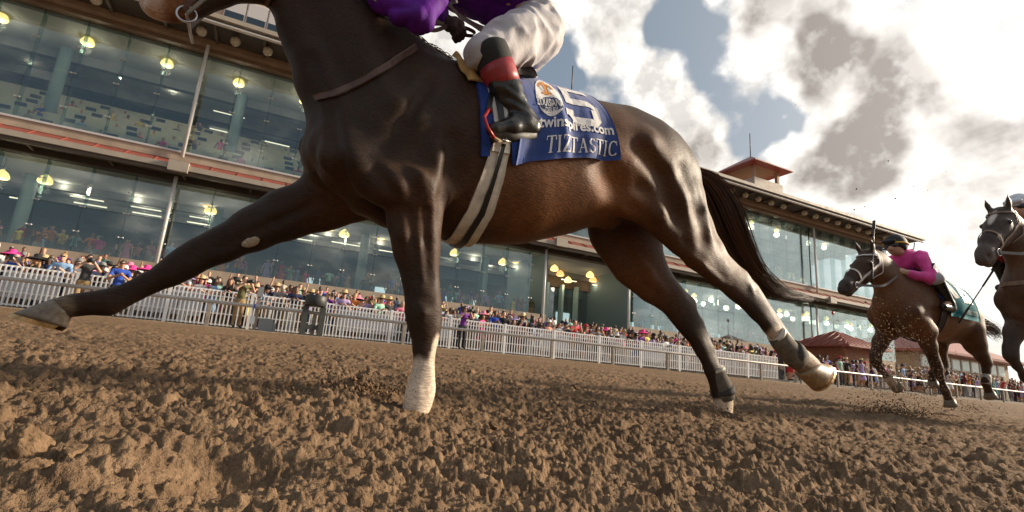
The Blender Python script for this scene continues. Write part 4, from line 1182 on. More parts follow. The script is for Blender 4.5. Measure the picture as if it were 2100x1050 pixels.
# ------------------------------------------------------------------ the leading horse
YM = 2.12                                  # the plane of its spine
def pj(u, v, half, Y, w=None):
    """joint given in the side view: centre, half thickness, lateral half thickness"""
    r = px(u, v, Y, half)
    return (at(u, v, Y), r, r if w is None else (w if w > 0 else -w * r))
def hero_field(h):
    F = Field((-1.0, 1.62, 0.02), (3.25, 2.62, 2.62), h)
    # trunk
    F.chain([pj(676, 318, 52, YM, .14), pj(760, 312, 106, YM, .19), pj(850, 290, 152, YM, .225), pj(960, 318, 166, YM, .255),
             pj(1060, 332, 154, YM, .272), pj(1150, 336, 130, YM, .272), pj(1225, 334, 108, YM, .262), pj(1300, 345, 98, YM, .255), pj(1352, 372, 84, YM, .22)], .10)
    # withers and loin
    F.chain([pj(880, 176, 38, YM, .06), pj(960, 205, 34, YM, .08), pj(1060, 225, 30, YM, .1)], .12)
    F.chain([pj(1160, 265, 42, YM, .12), pj(1265, 285, 52, YM, .15), pj(1345, 322, 46, YM, .13), pj(1405, 362, 26, YM, .07)], .09)
    # neck
    F.chain([pj(808, 210, 112, YM, .15), pj(742, 122, 96, YM, .115), pj(680, 15, 88, YM, .095), pj(622, -85, 84, YM, .085), pj(585, -165, 66, YM, .075)], .10)
    F.chain([pj(782, 72, 26, YM, .03), pj(862, 132, 30, YM, .04)], .07)          # crest
    F.chain([pj(600, 60, 22, YM - .015, .05), pj(640, 170, 26, YM - .015, .06), pj(672, 260, 34, YM, .08)], .06)   # windpipe
    # head
    F.chain([pj(575, -120, 64, YM, .085), pj(505, -75, 62, YM, .082), pj(425, -42, 48, YM, .058), pj(362, -14, 40, YM, .052), pj(325, 8, 34, YM, .05)], .05)
    F.chain([pj(540, -70, 62, YM, .072), pj(500, -50, 50, YM, .06)], .03)
    F.chain([pj(362, 22, 24, YM, .035), pj(400, 8, 22, YM, .034), pj(450, -12, 24, YM, .04)], .03)      # lower jaw
    F.seg(at(318, 6, YM - .05), at(306, 16, YM - .045), .022, .018, k=.02)                              # nostril rim
    F.seg(at(311, 9, YM - .066), at(304, 17, YM - .06), .012, .012, k=.012, op='cut')
    F.seg(at(318, 6, YM + .05), at(306, 16, YM + .045), .022, .018, k=.02)
    # ears
    for s in (-1, 1):
        F.chain([(at(578, -175, YM + s * .06), .035, .025), (at(560, -235, YM + s * .085), .03, .015), (at(552, -270, YM + s * .09), .008, .006)], .02)
    # near shoulder blade, point of shoulder, upper arm and elbow
    Yn = YM - .19
    F.chain([pj(868, 185, 36, Yn + .07, .03), pj(800, 262, 48, Yn + .02, .045), pj(722, 322, 50, Yn + .015, .055)], .06)
    F.chain([pj(722, 325, 46, Yn + .01, .06), pj(790, 368, 50, Yn - .01, .06), pj(858, 392, 50, Yn - .02, .062)], .04)
    F.chain([pj(880, 232, 36, Yn + .045, .035), pj(890, 310, 52, Yn + .005, .05), pj(876, 375, 50, Yn - .02, .055)], .05)   # triceps
    F.chain([pj(905, 300, 20, Yn - .0, .03), pj(918, 352, 20, Yn - .005, .032), pj(905, 395, 16, Yn - .015, .028)], .018)
    F.chain([pj(790, 330, 30, Yn - .0, .05), pj(830, 372, 30, Yn - .02, .05)], .02)
    F.chain([pj(672, 300, 38, YM - .10, .055), pj(700, 355, 40, YM - .1, .06), pj(755, 405, 34, YM - .085, .055)], .018)   # breast muscle, near
    F.chain([pj(652, 305, 38, YM + .10, .055), pj(672, 360, 40, YM + .1, .06), pj(730, 405, 34, YM + .085, .055)], .018)   # breast muscle, far
    F.chain([pj(742, 412, 28, YM - .03, .05), pj(800, 432, 30, YM - .02, .07), pj(870, 448, 28, YM, .08)], .05)
    # near fore leg
    Yl = YM - .165
    F.chain([pj(852, 405, 54, Yl, .072), pj(850, 455, 52, Yl, .062), pj(855, 515, 44, Yl, .052), pj(863, 575, 34, Yl, .042), pj(868, 612, 31, Yl, .04),
             pj(868, 640, 33, Yl, .044), pj(872, 672, 29, Yl, .038), pj(870, 715, 20, Yl, .028), pj(868, 760, 19, Yl, .027), pj(864, 795, 25, Yl, .034), pj(858, 822, 25, Yl, .036),
             pj(850, 850, 27, Yl, .042)], .03)
    F.chain([pj(822, 420, 22, Yl - .03, .03), pj(830, 480, 20, Yl - .03, .026), pj(848, 548, 14, Yl - .02, .02)], .012)
    F.chain([pj(886, 430, 22, Yl - .028, .03), pj(882, 500, 18, Yl - .026, .024), pj(884, 560, 12, Yl - .02, .016)], .012)
    F.chain([pj(882, 640, 16, Yl, .02), pj(886, 690, 10, Yl, .014), pj(881, 760, 9, Yl, .014), pj(880, 800, 12, Yl, .02)], .008)   # tendon
    # far fore leg, reaching forward
    Yf = YM + .13
    F.chain([pj(742, 385, 70, Yf - .03, .085), pj(660, 415, 56, Yf, .075), pj(585, 440, 50, Yf, .066), pj(520, 470, 42, Yf, .055), pj(455, 502, 34, Yf, .045), pj(408, 522, 30, Yf, .042),
             pj(375, 543, 29, Yf, .043), pj(345, 562, 24, Yf, .036), pj(300, 583, 19, Yf, .027), pj(258, 604, 19, Yf, .027), pj(222, 620, 24, Yf, .034), pj(185, 622, 20, Yf, .032),
             pj(150, 626, 20, Yf, .036), pj(120, 632, 22, Yf, .04)], .03)
    F.chain([pj(660, 392, 22, Yf - .05, .03), pj(560, 432, 20, Yf - .04, .026), pj(440, 490, 13, Yf - .03, .018)], .014)
    F.chain([pj(345, 575, 11, Yf, .014), pj(285, 606, 9, Yf, .013), pj(232, 630, 12, Yf, .018)], .01)
    # haunch, near thigh
    Yt = YM - .15
    F.chain([pj(1295, 300, 56, Yt + .03, .07), pj(1345, 350, 70, Yt + .01, .08), pj(1378, 405, 66, Yt, .08), pj(1402, 462, 54, Yt, .072), pj(1432, 512, 40, Yt, .055),
             pj(1470, 552, 31, Yt, .042), pj(1508, 585, 27, Yt, .034), pj(1536, 606, 27, Yt, .034), pj(1556, 634, 22, Yt, .03), pj(1580, 668, 17, Yt, .025), pj(1606, 702, 17, Yt, .025),
             pj(1632, 732, 21, Yt, .031), pj(1652, 744, 20, Yt, .03), pj(1668, 755, 22, Yt, .036)], .035)
    F.chain([pj(1400, 345, 28, Yt + .06, .04), pj(1420, 400, 28, Yt + .03, .045), pj(1440, 462, 25, Yt + .02, .04), pj(1467, 510, 20, Yt + .01, .03), pj(1494, 544, 14, Yt, .018), pj(1524, 566, 15, Yt, .018)], .02)
    F.chain([pj(1335, 405, 40, Yt, .05), pj(1362, 455, 34, Yt - .01, .05), pj(1392, 492, 28, Yt - .005, .045)], .03)   # stifle
    F.chain([pj(1318, 318, 18, Yt - .04, .025), pj(1372, 372, 22, Yt - .06, .025), pj(1402, 430, 20, Yt - .06, .02)], .02)
    F.chain([pj(1258, 300, 26, Yt + .02, .04), pj(1292, 322, 22, Yt - .01, .04)], .05)   # point of hip
    F.chain([pj(1420, 520, 15, Yt - .04, .02), pj(1452, 548, 13, Yt - .035, .018), pj(1490, 580, 9, Yt - .025, .012)], .01)
    F.chain([pj(1552, 600, 11, Yt, .014), pj(1590, 652, 9, Yt, .014), pj(1622, 704, 12, Yt, .018)], .01)
    # far hind leg, on the ground
    Yr = YM + .14
    F.chain([pj(1290, 400, 92, Yr - .02, .09), pj(1284, 470, 84, Yr, .08), pj(1308, 532, 60, Yr, .065), pj(1341, 578, 41, Yr, .048), pj(1375, 610, 30, Yr, .04),
             pj(1402, 645, 28, Yr, .036), pj(1420, 672, 23, Yr, .032), pj(1440, 712, 17, Yr, .026), pj(1460, 756, 16, Yr, .026), pj(1478, 795, 21, Yr, .032), pj(1484, 822, 18, Yr, .032), pj(1484, 850, 22, Yr, .042)], .035)
    F.chain([pj(1362, 560, 14, Yr, .02), pj(1392, 598, 10, Yr, .015), pj(1418, 622, 14, Yr, .018)], .014)
    F.chain([pj(1435, 660, 11, Yr, .014), pj(1458, 715, 9, Yr, .013), pj(1474, 768, 11, Yr, .017)], .01)
    # flank fold and sheath
    F.chain([pj(1225, 385, 40, YM - .16, .06), pj(1290, 415, 30, YM - .15, .06), pj(1345, 448, 26, YM - .14, .06)], .04)
    F.seg(at(1215, 432, YM - .02), at(1250, 452, YM + .02), .06, .05, k=.05)
    return F
HF = hero_field(0.0095)
def fsample(F, P):
    q = (np.asarray(P) - F.lo) / F.h
    i = np.clip(np.floor(q).astype(int), 0, F.n - 2)
    f = np.clip(q - i, 0, 1)
    o = 0
    for a in (0, 1):
        for b in (0, 1):
            for c in (0, 1):
                w = (f[..., 0] if a else 1 - f[..., 0]) * (f[..., 1] if b else 1 - f[..., 1]) * (f[..., 2] if c else 1 - f[..., 2])
                o = o + w * F.F[i[..., 0] + a, i[..., 1] + b, i[..., 2] + c]
    return o
def fgrad(F, p, e=.012):
    g = np.array([fsample(F, p + np.eye(3)[i] * e) - fsample(F, p - np.eye(3)[i] * e) for i in range(3)])
    return g / (np.linalg.norm(g) + 1e-9)
def surf(F, u, v, off=0.0, y0=1.65, y1=2.5):
    """the point of the near flank that lies behind photograph pixel (u, v), lifted off the skin"""
    Ys = np.arange(y0, y1, .004)
    P = np.array([at(u, v, y) for y in Ys])
    d = fsample(F, P)
    k = np.argmax(d < 0) if (d < 0).any() else int(np.argmin(d))
    p = P[k]
    return p + fgrad(F, p) * (off - float(fsample(F, p)))

def bulge(F, line, r, hgt, k=.035, op='add', off=None):
    """muscle laid along a line on the near flank (op='cut': a furrow)"""
    P = []
    for u, v in line:
        p = surf(F, u, v); n_ = fgrad(F, p, .03)
        P.append(p - n_ * (r - hgt) if op == 'add' else p + n_ * (r - hgt))
    for i_ in range(len(P) - 1):
        t0 = .55 if i_ == 0 else 1.0; t1 = .55 if i_ == len(P) - 2 else 1.0
        if op == 'add':
            F.seg(P[i_], P[i_ + 1], r * t0 if len(P) > 2 else r, r * t1 if len(P) > 2 else r, k=k)
        else:
            F.seg(P[i_], P[i_ + 1], r, r, k=k, op='cut')
for line, r, hgt, k in [
    ([(872, 150), (820, 215), (762, 282)], .055, .016, .05), ([(895, 190), (858, 245), (822, 300)], .05, .012, .045),
    ([(735, 292), (722, 330), (735, 365)], .06, .018, .05), ([(903, 262), (908, 320), (885, 385)], .07, .022, .035),
    ([(832, 322), (862, 360), (878, 400)], .05, .018, .03), ([(782, 345), (812, 380), (838, 420)], .05, .02, .03),
    ([(818, 430), (828, 480), (842, 545)], .026, .010, .02), ([(888, 425), (884, 480), (888, 560)], .024, .009, .02),
    ([(856, 440), (858, 500), (866, 570)], .022, .006, .02),
    ([(1280, 262), (1330, 292), (1385, 340)], .08, .014, .06), ([(1362, 330), (1402, 400), (1424, 480)], .08, .013, .06),
    ([(1318, 392), (1350, 440), (1390, 490)], .06, .018, .04), ([(1428, 372), (1444, 430), (1458, 490)], .03, .012, .03),
    ([(1418, 505), (1445, 540), (1480, 575)], .03, .012, .025), ([(1300, 335), (1340, 380), (1368, 430)], .05, .010, .04),
    ([(596, 10), (640, 110), (690, 230), (708, 300)], .05, .012, .05), ([(745, 60), (770, 140), (800, 200)], .05, .008, .05),
    ([(664, 260), (668, 320), (700, 375)], .05, .016, .03), ([(700, 330), (735, 400), (790, 455)], .03, .012, .02),
    ([(640, 400), (560, 440), (470, 492)], .03, .010, .02), ([(640, 440), (560, 472), (480, 510)], .028, .010, .02),
    ([(858, 622), (866, 640), (862, 662)], .022, .007, .015), ([(1300, 520), (1330, 565), (1365, 600)], .04, .012, .03), ([(1528, 572), (1540, 590), (1548, 612)], .016, .006, .012)]:
    bulge(HF, line, r, hgt, k)
for line, r, dep, k in [
    ([(640, 120), (678, 220), (690, 320), (712, 385)], .028, .012, .03), ([(882, 168), (830, 250), (790, 312)], .02, .008, .03),
    ([(924, 290), (930, 345), (914, 402)], .045, .022, .04), ([(846, 332), (886, 352)], .016, .006, .02), ([(772, 345), (806, 398)], .02, .010, .02),
    ([(842, 430), (846, 500), (858, 575)], .012, .007, .012), ([(872, 430), (872, 500), (878, 580)], .012, .007, .012),
    ([(1398, 350), (1428, 430), (1444, 492)], .04, .005, .05), ([(1312, 300), (1355, 362), (1388, 442)], .04, .003, .05),
    ([(1402, 492), (1440, 528), (1486, 572)], .018, .004, .02), ([(1240, 345), (1262, 385)], .09, .016, .06), ([(1296, 425), (1338, 462)], .03, .014, .03),
    ([(640, 420), (560, 457), (450, 508)], .014, .007, .015), ([(1575, 640), (1612, 698)], .008, .005, .008), ([(1446, 690), (1466, 745)], .008, .005, .008),
    ([(872, 700), (870, 800)], .008, .006, .008), ([(862, 616), (884, 620)], .012, .005, .012)]:
    bulge(HF, line, r, dep, k, 'cut')
def girthpt(F, X, th, zc, off=0.0):
    """point of the trunk's cross-section at X in direction th (0 = up, + = near side)"""
    c = np.array([X, YM, zc]); d = np.array([0, -math.sin(th), math.cos(th)])
    T = np.arange(.05, .75, .003)
    P = c + T[:, None] * d
    s = fsample(F, P)
    k = int(np.argmax(s > 0)) if (s > 0).any() else len(T) - 1
    return P[k] + d * off

def coat_material(name, gloss=.52):
    m = bpy.data.materials.new(name); m.use_nodes = True
    t = NT(m.node_tree); b = m.node_tree.nodes['Principled BSDF']
    co = t.n('ShaderNodeTexCoord').outputs['Object']
    at_ = t.n('ShaderNodeAttribute', attribute_name='coat').outputs['Color']
    mp = t.n('ShaderNodeMapping'); t.l(co, mp.inputs[0]); mp.inputs['Scale'].default_value = (38, 150, 190)
    mp.inputs['Rotation'].default_value = (0, math.radians(24), 0)
    hair = t.noise(mp.outputs[0], 1.0, 3.0, .6)
    dapple = t.noise(co, 7.0, 4.0, .6)
    c = t.mix(t.rng(hair, .3, .75, 0, 1), (.62, .60, .58), (1.42, 1.38, 1.34))
    c = t.mix(1.0, at_, c, 'MULTIPLY')
    c = t.mix(1.0, c, t.mix(t.rng(dapple, .3, .7), (.8, .8, .8), (1.2, 1.17, 1.14)), 'MULTIPLY')
    t.l(c, b.inputs['Base Color'])
    t.l(t.rng(dapple, .3, .7, gloss - .06, gloss + .12), b.inputs['Roughness'])
    b.inputs['Specular IOR Level'].default_value = .2
    b.inputs['Sheen Weight'].default_value = .05
    b.inputs['Sheen Roughness'].default_value = .4
    b.inputs['Sheen Tint'].default_value = (1, .8, .6, 1)
    bp = t.n('ShaderNodeBump'); bp.inputs['Strength'].default_value = .4; bp.inputs['Distance'].default_value = .005
    vein = t.noise(co, 22.0, 3.0, .5)
    t.l(t.math('ADD', hair, t.math('MULTIPLY', vein, .8)), bp.inputs['Height'])
    t.l(bp.outputs[0], b.inputs['Normal'])
    return m
COAT = coat_material('bay_coat')

def fall(V, c, r):
    return np.clip(1 - np.linalg.norm(V - np.asarray(c), axis=1) / r, 0, 1) ** 1.2

horse_me, HV = HF.mesh('horse_body', 6)
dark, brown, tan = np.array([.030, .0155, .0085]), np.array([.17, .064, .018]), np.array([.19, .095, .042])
w = np.zeros(len(HV))  # warm flank, belly and groin: bay brown plus painted bounce from the dirt
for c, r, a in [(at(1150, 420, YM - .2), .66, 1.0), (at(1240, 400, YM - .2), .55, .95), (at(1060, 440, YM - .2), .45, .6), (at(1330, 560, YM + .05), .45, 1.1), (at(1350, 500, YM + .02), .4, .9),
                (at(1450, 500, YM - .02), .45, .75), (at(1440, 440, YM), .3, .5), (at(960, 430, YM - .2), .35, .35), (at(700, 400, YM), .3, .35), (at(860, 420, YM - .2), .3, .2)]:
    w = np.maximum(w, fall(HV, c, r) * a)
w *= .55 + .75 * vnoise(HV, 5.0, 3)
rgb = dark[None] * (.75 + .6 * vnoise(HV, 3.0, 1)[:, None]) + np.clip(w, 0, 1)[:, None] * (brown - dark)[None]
# dusty lower neck and shoulder
dusty = fall(HV, at(820, 210, YM - .15), .75) * .4
rgb += dusty[:, None] * np.array([.016, .0125, .010])
def wash(c, r, col, sharp=.25):
    global rgb
    d = np.linalg.norm((HV - np.asarray(c)) / np.asarray(r), axis=1) + .22 * (vnoise(HV, 24.0, 9) - .5)
    k = 1 - sstep(d, 1 - sharp, 1 + sharp)
    rgb = rgb * (1 - k[:, None]) + np.asarray(col) * k[:, None]
white = (.60, .50, .40)
wash(at(862, 805, YM - .165), (.2, .16, .125), white, .12)
wash(at(884, 765, YM - .165), (.026, .16, .155), white, .12)
wash(at(1486, 845, YM + .14), (.12, .15, .085), (.52, .42, .32), .15)
wash(at(1650, 742, YM - .15), (.13, .14, .12), (.20, .125, .07), .3)
wash(at(1586, 690, YM - .15), (.06, .14, .06), (.42, .33, .25), .3)
wash(at(126, 630, YM + .13), (.045, .1, .05), (.15, .11, .07), .3)
wash(at(318, 12, YM), (.052, .09, .10), (.50, .38, .31), .35)                # snip
wash(at(365, 10, YM), (.06, .12, .08), (.20, .085, .035), .4)
paint(horse_me, 'coat', np.clip(rgb, 0, 1))
horse = empty('racehorse', tuple(at(1050, 800, YM)[:2]) + (gz(YM),), 'dark bay racehorse in full gallop under the purple-shirted jockey, white sock on its planted foreleg', 'horse')
wlink('body', horse_me, COAT, horse)

# hooves -------------------------------------------------
HOOF = mat('hoof_horn', (.16, .125, .09), .5, noise=(60, .35), bump=(90, .3, .002))
HOOF_L = mat('hoof_horn_pale', (.24, .145, .065), .42, noise=(50, .3), bump=(90, .3, .002))
SHOE = mat('horseshoe_metal', (.50, .30, .12), .4, .3, noise=(40, .4))
def hoof_mesh(toe, heel, cf, cb, Y, wy=.062, wt=.05):
    toe, heel, cf, cb = [at(*p, Y) for p in (toe, heel, cf, cb)]
    mb = MB(); n = 20
    rings = []
    for s in np.linspace(0, 1, 6):
        a = toe * (1 - s) + cf * s; b = heel * (1 - s) + cb * s
        c = (a + b) / 2; hv = (a - b) / 2
        wq = wy * (1 - s) + wt * s + (.004 if 0 < s < .3 else 0)
        rings.append([c + hv * math.cos(2 * math.pi * k / n) + np.array([0, 1, 0]) * wq * math.sin(2 * math.pi * k / n) * (1.0 + .12 * math.cos(2 * math.pi * k / n)) for k in range(n)])
    v = [p for r in rings for p in r]
    f = [(i * n + k, i * n + (k + 1) % n, (i + 1) * n + (k + 1) % n, (i + 1) * n + k) for i in range(5) for k in range(n)]
    f += [tuple(range(n))[::-1], tuple(range(5 * n, 6 * n))]
    mb.add(v, f, True)
    sh = MB()
    up = (cf + cb) / 2 - (toe + heel) / 2; up /= np.linalg.norm(up)
    r0 = rings[0]; cen = np.mean(r0, 0)
    ov, of = [], []
    for k in range(n):
        o = cen + (np.array(r0[k]) - cen) * 1.03; i_ = cen + (np.array(r0[k]) - cen) * .66
        ov += [o - up * .001, o - up * .018, i_ - up * .018, i_ - up * .001]
    for k in range(n - 3):
        a, b = ((k + 2) % n - 0, (k + 3) % n)
        k0, k1 = (k + n // 2 + 2) % n, (k + n // 2 + 3) % n
        for j in range(4):
            of.append((k0 * 4 + j, k1 * 4 + j, k1 * 4 + (j + 1) % 4, k0 * 4 + (j + 1) % 4))
    sh.add(ov, of)
    return mb, sh
for toe, heel, cf, cb, Y, mt in [((30, 642), (136, 672), (112, 612), (148, 646), YM + .13, HOOF),
                                 ((1672, 800), (1700, 748), (1636, 768), (1672, 742), YM - .15, HOOF_L),
                                 ((822, 880), (890, 884), (832, 846), (884, 852), YM - .165, HOOF),
                                 ((1452, 888), (1508, 890), (1462, 858), (1504, 862), YM + .14, HOOF)]:
    a, b = hoof_mesh(toe, heel, cf, cb, Y)
    ho = a.build('hoof', mt, horse)
    b.build('horseshoe', SHOE, ho)
# chestnut on the inside of the far forearm
cm = MB(); c0 = surf(HF, 515, 497); nrm = fgrad(HF, c0)
ax1 = at(540, 488, c0[1]) - at(490, 506, c0[1]); ax1 /= np.linalg.norm(ax1); ax2 = np.cross(nrm, ax1)
rr_ = random.Random(4)
vs = [c0 + nrm * .008]; n = 18
for ring, (sc_, hh) in enumerate([(.5, .008), (.85, .006), (1.0, -.004)]):
    for k in range(n):
        t = 2 * math.pi * k / n
        vs.append(c0 + sc_ * (ax1 * .036 * math.cos(t) + ax2 * .019 * math.sin(t)) * (1 + rr_.uniform(-.08, .08)) + nrm * (hh + rr_.uniform(-.0015, .0015)))
fs = [(0, 1 + k, 1 + (k + 1) % n) for k in range(n)] + [(1 + r * n + k, 1 + (r + 1) * n + k, 1 + (r + 1) * n + (k + 1) % n, 1 + r * n + (k + 1) % n) for r in (0, 1) for k in range(n)]
cm.add(vs, fs, True).build('chestnut_callus', mat('callus_horn', (.36, .28, .19), .9, noise=(90, .4), bump=(140, .5, .003)), horse)

# hair ---------------------------------------------------
HAIR = mat('tail_hair', (.030, .015, .009), .38, spec=.6, noise=(9, .6))
HAIR_R = mat('tail_hair_red', (.11, .042, .016), .4, spec=.6)
MANE = mat('mane_hair', (.36, .24, .12), .5)  # golden tone has the light shining through the hair painted in
def strands(path, Y0, spread, n, seed, rad=.0022, tail=1.0, lo=.72, fuzz=1.0):
    rs = random.Random(seed); mb = MB()
    P = np.array([at(u, v, Y0) for u, v, _ in path]); W = np.array([px(u, v, Y0, h) for u, v, h in path])
    T = np.diff(P, axis=0); T = np.vstack([T, T[-1:]]); T /= np.linalg.norm(T, axis=1)[:, None]
    N = np.cross(T, np.array([0, 1.0, 0])); N /= np.linalg.norm(N, axis=1)[:, None]
    m = len(path)
    for s in range(n):
        a, b = rs.gauss(0, .5), rs.gauss(0, .5)
        if a * a + b * b > 1.6:
            a *= .6; b *= .6
        L = rs.uniform(lo, 1.0) * tail
        ph, am = rs.uniform(0, 6.28), rs.uniform(.0, .35) * fuzz
        pts = []
        for i in np.linspace(0, (m - 1) * L, 15):
            j = min(int(i), m - 2); f = i - j
            c = P[j] * (1 - f) + P[j + 1] * f; w_ = W[j] * (1 - f) + W[j + 1] * f; nv = N[j] * (1 - f) + N[j + 1] * f
            wob = am * math.sin(i * 1.3 + ph) * (i / m)
            pts.append(c + nv * w_ * (a + wob) + np.array([0, 1, 0]) * w_ * spread * (b + wob * .6))
        mb.tube(pts, list(np.linspace(rad * rs.uniform(.7, 1.3), rad * .35, 15)), 3, False)
    return mb
tail_path = [(1424, 352, 9), (1446, 370, 19), (1468, 400, 25), (1484, 435, 28), (1502, 478, 27), (1524, 522, 22), (1550, 562, 18), (1584, 592, 17), (1622, 607, 11), (1668, 613, 5)]
tl = strands(tail_path, YM, 1.1, 620, 5, .0032).build('tail', HAIR, horse)
strands(tail_path, YM - .02, 1.3, 150, 6, .0022, 1.0, .7, 1.8).build('tail_strand', HAIR_R, tl)
mn = MB(); rs = random.Random(8)
cr = [(700, -60), (745, -12), (790, 38), (832, 74), (868, 96), (908, 122)]
for s in range(420):
    t = rs.uniform(0, len(cr) - 1.001); j = int(t); f = t - j
    u, v = cr[j][0] * (1 - f) + cr[j + 1][0] * f, cr[j][1] * (1 - f) + cr[j + 1][1] * f
    Yq = YM + rs.uniform(-.03, .05)
    b0 = at(u + 1, v - 3, Yq); L = rs.uniform(.05, .13)
    dr = np.array([rs.uniform(.6, 1.0), rs.uniform(-.1, .6), rs.uniform(-.35, .30)]); dr /= np.linalg.norm(dr)
    mn.tube([b0 + dr * L * q + np.array([0, 0, .022 * math.sin(q * 3.1) - .05 * q * q]) for q in (0, .25, .5, .75, 1)], [.0026, .0028, .0024, .0018, .0006], 3, False)
mn.build('mane', MANE, horse)

# run-down bandages on the hind pasterns
BAND = mat('bandage_cloth', (.115, .095, .068), .9, noise=(30, .35), bump=(120, .5, .004))
BAND_D = mat('bandage_pad', (.035, .03, .026), .8, noise=(30, .3))
TAPE = mat('bandage_tape', (.55, .50, .42), .6)
def bandage(pts, Y, lat, name='bandage', m=BAND):
    mb = MB()
    J = [pj(u, v, h, Y) for u, v, h in pts]
    P = [j[0] for j in J]; Rr = [j[1] for j in J]
    n = 20; vs, fs = [], []
    for i in range(len(P)):
        d = P[min(i + 1, len(P) - 1)] - P[max(0, i - 1)]; d /= np.linalg.norm(d)
        s = np.cross(d, [0, 1, 0]); s /= np.linalg.norm(s)
        for k in range(n):
            t = 2 * math.pi * k / n
            vs.append(P[i] + s * Rr[i] * math.cos(t) + np.array([0, 1, 0]) * Rr[i] * lat * math.sin(t))
    for i in range(len(P) - 1):
        for k in range(n):
            fs.append((i * n + k, i * n + (k + 1) % n, i * n + n + (k + 1) % n, i * n + n + k))
    fs += [tuple(range(n))[::-1], tuple(range((len(P) - 1) * n, len(P) * n))]
    return mb.add(vs, fs, True)
Yt, Yr = YM - .15, YM + .14
bands = [([(1592, 686, 19.5), (1600, 698, 21), (1609, 709, 22), (1618, 719, 22.5), (1628, 729, 24), (1638, 737, 24)], Yt, [(1619, 716, 24), (1628, 725, 25.5), (1632, 731, 25)], [(1591, 684, 19.7), (1594, 688, 20.6)]),
         ([(1468, 758, 18), (1471, 772, 19.5), (1476, 786, 22), (1481, 800, 24), (1484, 812, 23), (1486, 820, 21)], Yr, [(1479, 795, 24.6), (1482, 803, 25.8), (1483, 809, 25)], [(1467, 755, 18.2), (1469, 761, 19.2)])]
for body_, Yb_, pad_, tape_ in bands:
    bo = empty('leg_bandage', tuple(at(*body_[0][:2], Yb_)), 'grey-brown wrap on the trailing hind pastern of the leading horse, hoof off the ground' if Yb_ < YM else 'grey-brown wrap on the planted hind pastern of the leading horse, above the dirt', 'bandage')
    bandage(body_, Yb_, .95).build('wrap', BAND, bo)
    bandage(pad_, Yb_, .95).build('pad', BAND_D, bo)
    bandage(tape_, Yb_, .95).build('tape', TAPE, bo)
# ------------------------------------------------------------------ tack of the leading horse
BLUE = mat('blue_saddle_cloth', (.012, .045, .21), .75, noise=(25, .25), bump=(260, .35, .002), Sheen_Weight=.25)
BLUE_P = mat('blue_saddle_pad', (.010, .040, .22), .8, noise=(60, .3), bump=(160, .5, .003))
WHITE_P = mat('white_print', (.72, .70, .68), .7, noise=(40, .08))
GIRTH_W = mat('white_girth_webbing', (.62, .56, .46), .7, noise=(18, .22), bump=(300, .3, .001))
BLACK_L = mat('black_leather', (.014, .013, .012), .35, noise=(40, .4), bump=(120, .3, .002))
BROWN_L = mat('brown_leather', (.085, .040, .026), .5, noise=(50, .35), bump=(160, .3, .001))
CHAMOIS = mat('chamois_leather', (.42, .25, .075), .8, noise=(14, .35), bump=(60, .4, .004))
ORANGE_P = mat('orange_print', (.60, .24, .04), .7)
NAVY_P = mat('navy_print', (.03, .05, .12), .7)
ZC = at(1090, 330, YM)[2]
def grid_mesh(P, thick=.004):
    """thick sheet through a grid of points"""
    P = np.asarray(P, float); a, b = P.shape[:2]
    du = np.gradient(P, axis=0); dv = np.gradient(P, axis=1)
    N = np.cross(du, dv); N /= np.linalg.norm(N, axis=2)[:, :, None] + 1e-9
    c = np.array([P[:, :, 0].mean(), YM, ZC])
    if ((P - c) * N).sum() < 0:
        N = -N
    T, B = (P + N * thick / 2).reshape(-1, 3), (P - N * thick / 2).reshape(-1, 3)
    n = a * b
    f = []
    for i in range(a - 1):
        for j in range(b - 1):
            q = (i * b + j, i * b + j + 1, (i + 1) * b + j + 1, (i + 1) * b + j)
            f.append(q); f.append(tuple(x + n for x in q[::-1]))
    ring = [i * b for i in range(a)] + [(a - 1) * b + j for j in range(1, b)] + [i * b + b - 1 for i in range(a - 2, -1, -1)] + [j for j in range(b - 2, 0, -1)]
    for q0, q1 in zip(ring, ring[1:] + ring[:1]):
        f.append((q0, q0 + n, q1 + n, q1))
    return pydata('sheet', np.vstack([T, B]), f, True)
def theta_of(p, zc=None):
    return math.atan2(YM - p[1], p[2] - (ZC if zc is None else zc))

# saddle cloth: near flap corners read off the flank, wrapped over the back to the far side
NC, NR = 46, 40
near_top = [surf(HF, u, v, .012) for u, v in ((1072, 212), (1215, 238))]
near_bot = [surf(HF, u, v, .012) for u, v in ((1052, 338), (1262, 330))]
th_b = [theta_of(p) for p in near_bot]
def cloth_pt(s, t, off=.014):
    """s 0..1 front to back, t -1 far hem .. 0 spine .. 1 near hem"""
    q = abs(t)
    thb = th_b[0] * (1 - s) + th_b[1] * s - .05 * math.sin(math.pi * s)
    th = thb * t
    xt = near_top[0][0] * (1 - s) + near_top[1][0] * s; xb = near_bot[0][0] * (1 - s) + near_bot[1][0] * s
    X = xt * (1 - q) + xb * q
    p = girthpt(HF, X, th, ZC, 0)
    d = np.array([0, -math.sin(th), math.cos(th)])
    rip = .010 * q * math.sin(s * 17 + 2.0 * t) * (q ** 1.5) + .006 * q * math.sin(s * 9.0 - 3 * q + 1.0) + .022 * max(0, s - .86) / .14 * q ** 3 + .012 * max(0, .12 - s) / .12 * q
    fold = .016 * math.exp(-((s - .33 - .12 * q) / .045) ** 2) * sstep(q, .25, .8) * (1 if t > 0 else .5)
    return p + d * (off + rip + fold)
G = np.array([[cloth_pt(i / (NC - 1), -1 + 2 * j / (NR - 1)) for j in range(NR)] for i in range(NC)])
cloth = empty('saddle_cloth', tuple(G[NC // 2, NR // 2]), 'blue saddle cloth numbered 5 lettered TIZTASTIC on the leading dark horse', 'saddle cloth')
wlink('cloth', grid_mesh(G, .004), BLUE, cloth)
GN = G[:, NR // 2:]                            # near half for the print
